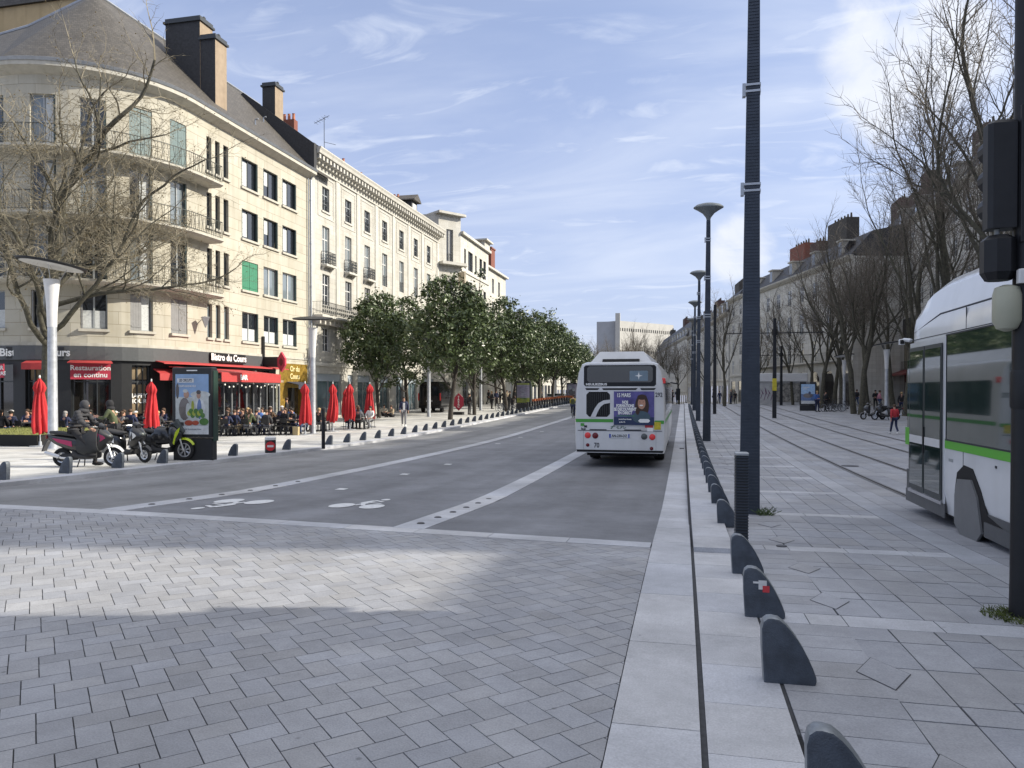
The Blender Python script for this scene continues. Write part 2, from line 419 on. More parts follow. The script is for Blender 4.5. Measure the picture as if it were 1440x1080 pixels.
def paving_mat(name, col, rough=.75, attr='Col', wet=0):
    m_ = bpy.data.materials.new(name); m_.use_nodes = True
    nt = m_.node_tree; bs = nt.nodes['Principled BSDF']; L = nt.links
    tc = _n(nt, 'ShaderNodeTexCoord')
    n1 = _n(nt, 'ShaderNodeTexNoise'); n1.inputs['Scale'].default_value = 90; n1.inputs['Detail'].default_value = 4
    n2 = _n(nt, 'ShaderNodeTexNoise'); n2.inputs['Scale'].default_value = .8; n2.inputs['Detail'].default_value = 8; n2.inputs['Roughness'].default_value = .65
    n3 = _n(nt, 'ShaderNodeTexVoronoi'); n3.inputs['Scale'].default_value = 2.3
    for n_ in (n1, n2, n3): L.new(tc.outputs['Object'], n_.inputs['Vector'])
    at_ = _n(nt, 'ShaderNodeAttribute', attribute_name=attr)
    def mul(a, fac_out, lo, hi):
        mr = _n(nt, 'ShaderNodeMapRange'); mr.inputs['From Min'].default_value = .25; mr.inputs['From Max'].default_value = .75
        mr.inputs['To Min'].default_value = lo; mr.inputs['To Max'].default_value = hi; L.new(fac_out, mr.inputs['Value'])
        vm = _n(nt, 'ShaderNodeVectorMath', operation='SCALE'); L.new(a, vm.inputs[0]); L.new(mr.outputs[0], vm.inputs['Scale'])
        return vm.outputs[0]
    rgb = _n(nt, 'ShaderNodeRGB'); rgb.outputs[0].default_value = (*col, 1)
    vm = _n(nt, 'ShaderNodeVectorMath', operation='MULTIPLY'); L.new(rgb.outputs[0], vm.inputs[0]); L.new(at_.outputs['Color'], vm.inputs[1])
    o = mul(vm.outputs[0], n1.outputs['Fac'], .84, 1.16); o = mul(o, n2.outputs['Fac'], .74, 1.24)
    n4 = _n(nt, 'ShaderNodeTexNoise'); n4.inputs['Scale'].default_value = .28; n4.inputs['Detail'].default_value = 3; n4.inputs['Distortion'].default_value = 1.5
    n5 = _n(nt, 'ShaderNodeTexNoise'); n5.inputs['Scale'].default_value = 5.5; n5.inputs['Detail'].default_value = 9; n5.inputs['Roughness'].default_value = .75
    L.new(tc.outputs['Object'], n4.inputs['Vector']); L.new(tc.outputs['Object'], n5.inputs['Vector'])
    o = mul(o, n4.outputs['Fac'], .88, 1.12); o = mul(o, n5.outputs['Fac'], .88, 1.12)
    # small dark spots (old chewing gum, oil)
    sp_ = _n(nt, 'ShaderNodeMapRange'); sp_.inputs['From Min'].default_value = .02; sp_.inputs['From Max'].default_value = .045
    sp_.inputs['To Min'].default_value = .6; sp_.inputs['To Max'].default_value = 1
    L.new(n3.outputs['Distance'], sp_.inputs['Value'])
    v2 = _n(nt, 'ShaderNodeVectorMath', operation='SCALE'); L.new(o, v2.inputs[0]); L.new(sp_.outputs[0], v2.inputs['Scale'])
    L.new(v2.outputs[0], bs.inputs['Base Color'])
    bs.inputs['Roughness'].default_value = rough
    bp = _n(nt, 'ShaderNodeBump'); bp.inputs['Strength'].default_value = .35; bp.inputs['Distance'].default_value = .008
    L.new(n1.outputs['Fac'], bp.inputs['Height']); L.new(bp.outputs['Normal'], bs.inputs['Normal'])
    MATS[name] = m_
    return m_
M_PAVER = paving_mat('paver_stone', (.285, .289, .304), .7)
M_SLAB = paving_mat('slab_stone', (.305, .311, .332), .7)
M_SLABL = paving_mat('slab_light', (.345, .355, .382), .7)
M_GRAN = paving_mat('granite_light', (.445, .452, .475), .7)
M_JOINT = mat('joint_sand', (.045, .047, .052), .95, var=.3, scale=20)
M_BASE = mat('ground_base', (.14, .14, .145), .95)
def asphalt(name, c):
    m_ = paving_mat(name, c, .8, attr='none_')
    nt = m_.node_tree
    for n_ in list(nt.nodes):
        if n_.bl_idname == 'ShaderNodeAttribute': nt.nodes.remove(n_)
    for n_ in nt.nodes:
        if n_.bl_idname == 'ShaderNodeVectorMath' and n_.operation == 'MULTIPLY': n_.inputs[1].default_value = (1, 1, 1)
        if n_.bl_idname == 'ShaderNodeBump': n_.inputs['Strength'].default_value = .6
    # tyre-polished lanes: broad soft variation stretched along the street
    bs = nt.nodes['Principled BSDF']; L = nt.links
    tc = _n(nt, 'ShaderNodeTexCoord'); mp = _n(nt, 'ShaderNodeMapping'); mp.inputs['Scale'].default_value = (1.1, .045, 1)
    L.new(tc.outputs['Object'], mp.inputs[0])
    no = _n(nt, 'ShaderNodeTexNoise'); no.inputs['Scale'].default_value = 1; no.inputs['Detail'].default_value = 3; L.new(mp.outputs[0], no.inputs['Vector'])
    mr = _n(nt, 'ShaderNodeMapRange'); mr.inputs['From Min'].default_value = .3; mr.inputs['From Max'].default_value = .7
    mr.inputs['To Min'].default_value = .82; mr.inputs['To Max'].default_value = 1.22; L.new(no.outputs['Fac'], mr.inputs['Value'])
    src = bs.inputs['Base Color'].links[0].from_socket
    vm = _n(nt, 'ShaderNodeVectorMath', operation='SCALE'); L.new(src, vm.inputs[0]); L.new(mr.outputs[0], vm.inputs['Scale'])
    L.new(vm.outputs[0], bs.inputs['Base Color'])
    return m_
M_ASPH = asphalt('asphalt', (.160, .165, .180))
M_ASPH2 = asphalt('asphalt_worn', (.21, .212, .217))
M_SIDE = paving_mat('sidewalk_stone', (.47, .465, .445), .78)

ribbon('ground', -420, 420, -60, 3000, -.32, M_BASE, nx=1)
# base under the paved zones (shows in the joints)
ribbon('paving_bed', -13.2, .58, -6, 9.1, -.006, M_JOINT, nx=6)
ribbon('paving_bed', -13.2, -5, 9.1, 9.4, -.006, M_JOINT, nx=2)
ribbon('platform_bed', .56, 34, -6, 115, -.006, M_JOINT, nx=4)
ribbon('sidewalk_base', -60, -13.28, -6, 118, -.012, M_SIDE, nx=4)

def clip_poly(poly, a, b, c):
    """keep a*x+b*y<=c"""
    out = []
    for i in range(len(poly)):
        p, q = poly[i], poly[(i + 1) % len(poly)]
        dp, dq = a * p[0] + b * p[1] - c, a * q[0] + b * q[1] - c
        if dp <= 0: out.append(p)
        if dp * dq < 0:
            t = dp / (dp - dq); out.append((p[0] + (q[0] - p[0]) * t, p[1] + (q[1] - p[1]) * t))
    return out
def clip_rect(poly, x0, x1, y0, y1):
    for a, b, c in ((-1, 0, -x0), (1, 0, x1), (0, -1, -y0), (0, 1, y1)):
        poly = clip_poly(poly, a, b, c)
        if len(poly) < 3: return None
    return poly
def add_stone(mb, poly, rnd, dz=0, gap=.004, amp=.10, fn=zg, tilt=.0018):
    cx = sum(p[0] for p in poly) / len(poly); cy = sum(p[1] for p in poly) / len(poly)
    t = 1 + rnd.uniform(-amp, amp); b_ = rnd.uniform(-.02, .03)
    mb.ccol = (t - b_ * .5, t, t + b_)
    pts = []; tx, ty = rnd.uniform(-tilt, tilt), rnd.uniform(-tilt, tilt)
    for x, y in poly:
        dx_, dy_ = cx - x, cy - y; l = math.hypot(dx_, dy_) or 1
        g = gap * 1.4 / l
        pts.append((x + dx_ * g, y + dy_ * g, fn(x, y) + dz + tx * (x - cx) / .3 + ty * (y - cy) / .3))
    top = [mb.V(p) for p in pts]; lo = [mb.V((p[0], p[1], p[2] - .009)) for p in pts]
    mb.F(top)
    n = len(top)
    for k in range(n): mb.F((top[k], lo[k], lo[(k + 1) % n], top[(k + 1) % n]))

# --- herringbone pavers of the raised crossing
rnd = random.Random(3)
mb = MB(); th = R(45.5); c_, s_ = math.cos(th), math.sin(th)
W_, H_ = .163, .256
def rot2(u, v): return (u * c_ - v * s_, u * s_ + v * c_)
def edge_y(x): return 8.86 + .065 * min(8, -x) if x < 0 else 8.86
for a in range(-130, 130):
    for b in range(-90, 90):
        u0 = a * W_ + b * H_; v0 = a * W_ - b * H_
        for (pu, pv, wu, wv) in ((u0, v0, W_, H_), (u0 + W_, v0, H_, W_)):
            q = [rot2(pu, -pv - wv), rot2(pu + wu, -pv - wv), rot2(pu + wu, -pv), rot2(pu, -pv)]
            mx_, my_ = (q[0][0] + q[2][0]) / 2, (q[0][1] + q[2][1]) / 2
            if not (-17 < mx_ < 0 and 1.2 < my_ < 9.6): continue
            q = clip_rect(q, -16.5, -.362, 1.4, 99)
            if not q: continue
            q = clip_poly(q, -.065 * -1, 1, 8.86) if mx_ > -8 else clip_poly(q, 0, 1, 8.86 + .52)
            if len(q) < 3: continue
            add_stone(mb, q, rnd, gap=.0035, amp=.10)
struct(mb.build('crossing_pavers', M_PAVER, fixn=False))

def stone_row(name, pts_fn, cuts, m_, dz=0, fn=zg, amp=.06, gap=.003, seed=1):
    """row of stones; pts_fn(t)->(xa,ya),(xb,yb) edges of the band at parameter t"""
    mb = MB(); rn = random.Random(seed)
    for t0, t1 in zip(cuts, cuts[1:]):
        a0, b0 = pts_fn(t0); a1, b1 = pts_fn(t1)
        n = max(1, int(math.hypot(a1[0] - a0[0], a1[1] - a0[1]) / 1.2))
        add_stone(mb, [a0, b0, b1, a1], rn, dz=dz, gap=gap, amp=amp, fn=fn, tilt=0)
    return struct(mb.build(name, m_, fixn=False))
def cuts(a, b, step, rn=random.Random(5), jit=.0):
    out = [a]
    while out[-1] < b: out.append(out[-1] + step * (1 + rn.uniform(-jit, jit)))
    out[-1] = b; return out
# transverse flush border at the end of the raised crossing
stone_row('crossing_border', lambda t: ((-t, edge_y(-t) + .01), (-t, edge_y(-t) + .36)), cuts(.37, 14.5, 1.0), M_GRAN, dz=.001)
# asphalt lanes
def road_fn(x, y): return zr(x, y)
def lane(name, x0, x1, ya, m_):
    ribbon(name, x0, x1, ya, 116, -.004, m_, fn=road_fn, nx=3)
lane('road', -13.32, -.3, 9.15, M_ASPH)
ribbon('side_lane', -13.2, -8.62, 9.5, 116, .001, M_ASPH2, fn=road_fn, nx=2)
lane_strip = lambda xa, xb: (lambda t: ((xb, t), (xa, t)))
stone_row('lane_divider_kerb', lane_strip(-3.78, -3.33), cuts(9.42, 116, 1.2), M_GRAN, dz=.003, fn=road_fn)
stone_row('lane_divider_band', lane_strip(-8.62, -8.2), cuts(9.75, 116, 1.2), M_GRAN, dz=.005, fn=road_fn)
# right gutter strip, slot, kerb stones
stone_row('gutter_strip', lane_strip(-.358, .088), cuts(1.2, 116, 1.35), M_GRAN, dz=.006, fn=lambda x, y: zr(x, y))
ribbon('gutter_slot', .08, .125, 1.2, 116, -.03, M_JOINT)
def kerb_dz(y): return 0 if y < 8.75 else .055
def kerb_fn(x, y): return zg(x, y) + kerb_dz(y)
mbk = MB(); rn = random.Random(9)
ks = cuts(1.2, 8.75, .62) + cuts(8.75, 116, .8)[0:]
for t0, t1 in zip(ks, ks[1:]):
    if t1 - t0 < .02: continue
    dzz = .0 if t1 <= 8.76 else .055
    add_stone(mbk, [(.56, t0), (.118, t0), (.118, t1), (.56, t1)], rn, dz=dzz, gap=.002, amp=.07, tilt=0)
    if dzz:      # exposed riser on the gutter side and towards the platform
        for xx in (.119, .559):
            mbk.poly([(xx, t0, zg(xx, t0) - .2), (xx, t1, zg(xx, t1) - .2), (xx, t1, zg(xx, t1) + dzz - .004), (xx, t0, zg(xx, t0) + dzz - .004)])
mbk.poly([(.118, 8.752, -.2), (.56, 8.752, -.2), (.56, 8.752, zg(.3, 8.75) + .053), (.118, 8.752, zg(.3, 8.75) + .053)])
struct(mbk.build('kerb_right', M_GRAN, fixn=False))
# left kerb
ribbon('kerb_left', -13.62, -13.2, 9.4, 116, .006, M_GRAN, wall=.13)
stone_row('kerb_left_stones', lane_strip(-13.615, -13.205), cuts(9.4, 116, 1.0), M_GRAN, dz=.010)
# left sidewalk slabs
mb = MB(); rn = random.Random(12)
x = -13.64
while x > -25.3:
    wdt = .62
    y = -1 + rn.random()
    while y < 90:
        ln = rn.choice((.8, 1.0, 1.25)); 
        if y > 8.9 or True:
            add_stone(mb, [(x, y), (x - wdt, y), (x - wdt, y + ln), (x, y + ln)], rn, dz=-.002, gap=.004, amp=.09, tilt=0)
        y += ln
    x -= wdt
struct(mb.build('sidewalk_left', M_SIDE, fixn=False))

# --- right platform slabs
mb = MB(); rn = random.Random(21)
bands = [2.87, 5.97, 9.13, 12.35] + [15.5 + 2.9 * k for k in range(0, 30)]
XC = 1.19
for bi, (b0, b1) in enumerate(zip(bands, bands[1:])):
    bw = .31; ya, yb = b0 + bw, b1
    xs_ = [.575, .93] + cuts(1.2, 2.93, .62, rn, .1)[0:]
    for xa, xb in zip(xs_, xs_[1:]):
        if xb - xa < .05: continue
        mb.m(1); add_stone(mb, [(xa, b0), (xb, b0), (xb, ya), (xa, ya)], rn, gap=.0035, amp=.05, tilt=.001)
    mb.m(0)
    # rows shared by all columns
    rows_ = [ya]; pat = [.55, .57, .24, .57, .55, .24]; k = bi
    while rows_[-1] < yb - .3: rows_.append(rows_[-1] + pat[k % 6]); k += 1
    rows_[-1] = yb
    sk = lambda yy: -.012 * (yy - ya)
    x = XC
    while x < 2.9:
        xw = x + .305; off = rn.choice((0, 0, .12)) if x > 1.6 else 0
        ys_ = [ya] + [r_ + off for r_ in rows_[1:-1]] + [yb]
        for y0, y1 in zip(ys_, ys_[1:]):
            q = clip_rect([(x + sk(y0), y0), (xw + sk(y0), y0), (xw + sk(y1), y1), (x + sk(y1), y1)], .575, 2.93, ya, yb)
            if q: add_stone(mb, q, rn, gap=.0065, amp=.08, tilt=.001)
        x = xw
    # transverse courses beside the bollards
    n_ = max(1, round((yb - ya) / .275))
    for k in range(n_):
        y0, y1 = ya + (yb - ya) * k / n_, ya + (yb - ya) * (k + 1) / n_
        add_stone(mb, [(.575, y0), (XC - .005, y0), (XC - .005, y1), (.575, y1)], rn, gap=.0065, amp=.09, tilt=.001)
    # square stones turned on their corner between the two bonds
    if b0 < 22:
        for k in range(int((yb - ya) / 1.36) + 1):
            cy_ = ya + .46 + 1.36 * k
            if cy_ + .3 > yb or cy_ - .3 < ya: continue
            D = [(1.045, cy_ - .02), (1.20, cy_ - .285), (1.355, cy_), (1.19, cy_ + .27)]
            g_ = 1.028; mb.m(2); mb.ccol = (1, 1, 1)
            mb.poly([(1.2 + (u - 1.2) * g_, cy_ + (v - cy_) * g_, zg(u, v) + .003) for u, v in D]); mb.m(0)
            add_stone(mb, D, rn, dz=.0045, gap=.002, amp=.08, tilt=.001)
struct(mb.build('platform_slabs', [M_SLAB, M_GRAN, M_JOINT], fixn=False))
# track bed slabs: long stones parallel to the rails
mb = MB(); rn = random.Random(22)
for y_ in [1 + 1.3 * k for k in range(72)]: mb.m(1); add_stone(mb, [(2.94, y_), (3.28, y_), (3.28, y_ + 1.3), (2.94, y_ + 1.3)], rn, gap=.003, amp=.04, tilt=0)
mb.m(0)
RAILS = (4.12, 5.56, 7.32, 8.76)
xs_ = [3.285, 3.62, 4.02, 4.66, 5.03, 5.46, 5.68, 6.1, 6.5, 6.9, 7.22, 7.44, 8.05, 8.66, 8.9, 9.6, 10.3, 11.1, 11.9, 12.8, 13.7, 14.7, 15.8, 16.9, 18, 19.2, 20.4, 22]
for xa, xb in zip(xs_, xs_[1:]):
    y = 1 + rn.uniform(0, 1)
    while y < 98:
        ln = rn.choice((.8, 1.1, 1.4))
        add_stone(mb, [(xa, y), (xb, y), (xb, y + ln), (xa, y + ln)], rn, gap=.006, amp=.08, tilt=0); y += ln
struct(mb.build('track_paving', [M_SLAB, M_SLABL], fixn=False))
M_RAIL = mat('rail_steel', (.20, .19, .185), .38, .8, var=.15)
for xr in RAILS:
    mb = MB()
    ys = yrange(-5, 112)
    for a, b in zip(ys, ys[1:]):
        for xa, xb, dz, mi in ((xr - .075, xr - .028, .008, 0), (xr - .028, xr + .028, .004, 1), (xr + .028, xr + .06, .008, 0)):
            mb.m(mi); mb.poly([(xa, a, zg(xa, a) + dz), (xb, a, zg(xb, a) + dz), (xb, b, zg(xb, b) + dz), (xa, b, zg(xa, b) + dz)])
    o = struct(mb.build('tram_rail', [M_RAIL, M_JOINT], fixn=False))

# --- painted markings
M_PAINT = mat('road_paint', (.62, .63, .64), .7, var=.16, scale=14)
def bike_mark(cx, cy, rz, s=1.0, name='bicycle_marking'):
    mb = MB(); c0, s0 = math.cos(rz), math.sin(rz)
    def P(u, v):
        u *= .66; x = cx + (u * c0 - v * s0) * s; y = cy + (u * s0 + v * c0) * s
        return (x, y, zr(x, y) + .004)
    def disc(u, v, r, ry=None, n=22): mb.poly([P(u + r * math.cos(2 * PI * k / n), v + (ry or r) * math.sin(2 * PI * k / n)) for k in range(n)])
    def bar(a, b, w):
        d = Vector((b[0] - a[0], b[1] - a[1])).normalized(); n = Vector((-d.y, d.x)) * w / 2
        mb.poly([P(a[0] + n.x, a[1] + n.y), P(b[0] + n.x, b[1] + n.y), P(b[0] - n.x, b[1] - n.y), P(a[0] - n.x, a[1] - n.y)])
    disc(-.42, 0, .30, .38); disc(.42, 0, .30, .38)
    bar((-.12, .10), (.04, .55), .13); bar((.04, .6), (.42, .5), .1); bar((.02, .95), (-.12, .5), .2); bar((.0, 1.0), (.34, .78), .1)
    bar((-.1, .5), (.12, .1), .11); disc(.2, 1.2, .12, .15)
    return struct(mb.build(name, M_PAINT, fixn=False))
xa, ya = at(352, 704, zr); bike_mark(xa, ya - .2, R(184), 1.0)
xa, ya = at(505, 711, zr); bike_mark(xa, ya - .1, R(4), .95)
for px, py in ((480, 688), (569, 667), (630, 653), (762, 607), (700, 624), (732, 615)):
    xa, ya = at(px, py, zr); mb = MB()
    mb.poly([(xa - .1, ya - .12, zr(xa, ya) + .004), (xa + .1, ya - .12, zr(xa, ya) + .004), (xa + .1, ya + .12, zr(xa, ya + .1) + .004), (xa - .1, ya + .12, zr(xa, ya) + .004)])
    struct(mb.build('lane_marking', M_PAINT, fixn=False))
# gutter drain and small access covers
M_GRATE = mat('drain_iron', (.07, .072, .08), .6, .3, var=.3)
for nm, px, py, w_, l_, fn_ in (('gutter_drain', 959, 631, .16, .5, zr), ('access_cover', 1100, 769, .06, .06, zg), ('access_cover', 1196, 655.5, .22, .22, zg), ):
    xa, ya = at(px, py, fn_); mb = MB(); z = fn_(xa, ya) + .012
    if nm == 'gutter_drain':
        for k in range(8): mb.box(xa - w_ / 2, xa + w_ / 2, ya - l_ / 2 + l_ * k / 8, ya - l_ / 2 + l_ * (k + .55) / 8, z - .02, z)
    else: mb.lathe([(w_, z - .03), (w_, z), (w_ * .9, z + .001)], (xa, ya, 0), 20)
    struct(mb.build(nm, M_GRATE))
# studs set in the divider strips
M_STUD = mat('stud_metal', (.06, .06, .065), .5, .3)
for j, (X_, y0, st) in enumerate([(-3.55, 9.9, .75)] * 6 + [(-8.4, 10.6, .95)] * 6):
    k = j % 6; y = y0 + st * k; mb = MB(); z = zr(X_, y)
    mb.lathe([(.055, z - .01), (.055, z + .010), (.04, z + .018)], (X_, y, 0), 12)
    tag(mb.build('road_stud', M_STUD, smooth=True), 'small round dark metal stud set in the pale stone lane divider', 'stud', 'metal studs in the lane dividers')
# ================================================================ facades
class Path:
    def __init__(s, pts):
        s.p = [Vector(q) for q in pts]; s.cum = [0]
        for a, b in zip(s.p, s.p[1:]): s.cum.append(s.cum[-1] + (b - a).length)
        s.L = s.cum[-1]; nr = []
        for a, b in zip(s.p, s.p[1:]):
            d = (b - a).normalized(); nr.append(Vector((d.y, -d.x)))
        s.seg = nr; s.off = []
        for i in range(len(s.p)):
            na = nr[max(0, i - 1)]; nb = nr[min(len(nr) - 1, i)]
            s.off.append((na + nb) / (1 + na.dot(nb)))
    def loc(s, t):
        i = 0
        while i < len(s.cum) - 2 and t > s.cum[i + 1]: i += 1
        return i, (t - s.cum[i]) / (s.cum[i + 1] - s.cum[i])
    def M(s, t, z, d=0):
        i, f = s.loc(t)
        p = s.p[i].lerp(s.p[i + 1], f); o = s.off[i].lerp(s.off[i + 1], f)
        return (p.x + o.x * d, p.y + o.y * d, z)
    def nrm(s, t): return s.seg[s.loc(t)[0]]
    def inner(s, a, b): return [c for c in s.cum if a + 1e-3 < c < b - 1e-3]
    def s_px(s, px):
        best = None; n = 1200; prev = None
        for k in range(n + 1):
            t = s.L * k / n; q = s.M(t, 0); d = -q[0] * SY + q[1] * CY
            if d < 1: prev = None; continue
            v = 720 + FPX * (q[0] * CY + q[1] * SY) / d
            if prev is not None and (prev[1] - px) * (v - px) <= 0 and v != prev[1]:
                return prev[0] + (t - prev[0]) * (px - prev[1]) / (v - prev[1])
            prev = (t, v)
        return None
def uniq(v):
    v = sorted(v); out = []
    for x in v:
        if not out or x - out[-1] > 1e-4: out.append(x)
    return out
def wall_grid(mb, P, s0, s1, z0, z1, ops, d=0, rev=.22):
    ops = [o for o in ops if o[1] > s0 and o[0] < s1]
    ss = uniq([s0, s1] + P.inner(s0, s1) + [q for o in ops for q in (o[0], o[1]) if s0 < q < s1])
    zs = uniq([z0, z1] + [q for o in ops for q in (o[2], o[3]) if z0 < q < z1])
    for a, b in zip(ss, ss[1:]):
        for c, e in zip(zs, zs[1:]):
            ms, mz = (a + b) / 2, (c + e) / 2
            if any(o[0] < ms < o[1] and o[2] < mz < o[3] for o in ops): continue
            mb.poly([P.M(a, c, d), P.M(b, c, d), P.M(b, e, d), P.M(a, e, d)])
    for o in ops:
        a, b, c, e = o[:4]
        mb.poly([P.M(a, c, d), P.M(a, e, d), P.M(a, e, d - rev), P.M(a, c, d - rev)])
        mb.poly([P.M(b, c, d), P.M(b, c, d - rev), P.M(b, e, d - rev), P.M(b, e, d)])
        qs = [a] + P.inner(a, b) + [b]
        for u, v in zip(qs, qs[1:]):
            mb.poly([P.M(u, e, d), P.M(v, e, d), P.M(v, e, d - rev), P.M(u, e, d - rev)])
            mb.poly([P.M(u, c, d), P.M(u, c, d - rev), P.M(v, c, d - rev), P.M(v, c, d)])
def pbox(mb, P, s0, s1, z0, z1, d0, d1, step=None):
    qs = uniq([s0] + P.inner(s0, s1) + [s1])
    rings = [[P.M(t, z0, d0), P.M(t, z0, d1), P.M(t, z1, d1), P.M(t, z1, d0)] for t in qs]
    mb.loft(rings)
def pprof(mb, P, s0, s1, prof):
    """sweep a (d,z) profile along the path"""
    qs = uniq([s0] + P.inner(s0, s1) + [s1])
    mb.loft([[P.M(t, z, d) for d, z in prof] for t in qs])
def part(mb, name, mats, root, smooth=False, **kw):
    o = mb.build(name, mats, root, smooth=smooth, **kw); o.location = -root.location
    return o

M_FRW = mat('frame_white', (.62, .62, .60), .5, var=.05)
M_FRG = mat('frame_grey', (.30, .32, .33), .45, var=.08)
M_FRD = mat('frame_dark', (.035, .04, .045), .4, var=.1)
M_SHG = mat('shutter_green', (.045, .20, .115), .55, var=.12, scale=9)
M_SHP = mat('shutter_pale', (.13, .18, .18), .55, var=.12, scale=9)
M_SHD = mat('shutter_dark', (.03, .05, .05), .5, var=.15)
M_SHGY = mat('shutter_grey', (.22, .22, .22), .55, var=.12)
M_GL = glass('glass_room', (.018, .022, .028))
M_GL2 = glass('glass_curtain', (.16, .19, .21))
M_CURT = mat('curtain', (.5, .52, .52), .9, var=.15, scale=12)
M_BLIND = mat('blind_red', (.5, .10, .09), .8)
M_IRON = mat('wrought_iron', (.035, .038, .04), .5, .4, var=.1)
M_IRONG = mat('iron_grey_green', (.045, .052, .048), .55, .2, var=.12)
M_STONEA = stone_wall('facade_cream', (.455, .432, .365), .62, 1.9)
M_STONEB = stone_wall('facade_tuffeau', (.465, .455, .42), .36, .9, joint=(.86, .85, .83), streak=.4)
M_STONEC = stone_wall('facade_pale', (.52, .51, .47), .5, 1.4, joint=(.9, .89, .87))
M_STONER = stone_wall('facade_right', (.60, .585, .54), .4, 1.0, joint=(.85, .84, .82), streak=.55)
M_STONER2 = stone_wall('facade_right_ochre', (.60, .56, .47), .4, 1.0, joint=(.85, .84, .82), streak=.5)
M_TRIM = mat('stone_trim', (.45, .43, .375), .85, var=.1, scale=3, streak=.5)
M_TRIMB = mat('stone_trim_pale', (.50, .485, .44), .85, var=.1, scale=3, streak=.5)
M_ZINC = mat('zinc', (.33, .35, .38), .4, .6, var=.15)
M_BRICK = mat('chimney_brick', (.19, .07, .05), .9, var=.3, scale=20)
M_POT = mat('clay_pot', (.42, .16, .09), .85, var=.2)
M_CHIM = mat('chimney_render', (.30, .235, .17), .9, var=.12, scale=3, streak=.4)
M_CHIMD = mat('chimney_slate', (.035, .036, .04), .75, var=.3, scale=8)
def slate_mat(name, col):
    m_ = stone_wall(name, col, .16, .26, joint=(.5, .5, .5), streak=.3, var=.22)
    m_.node_tree.nodes['Principled BSDF'].inputs['Roughness'].default_value = .6
    return m_
M_SLATE = slate_mat('slate', (.075, .068, .06))

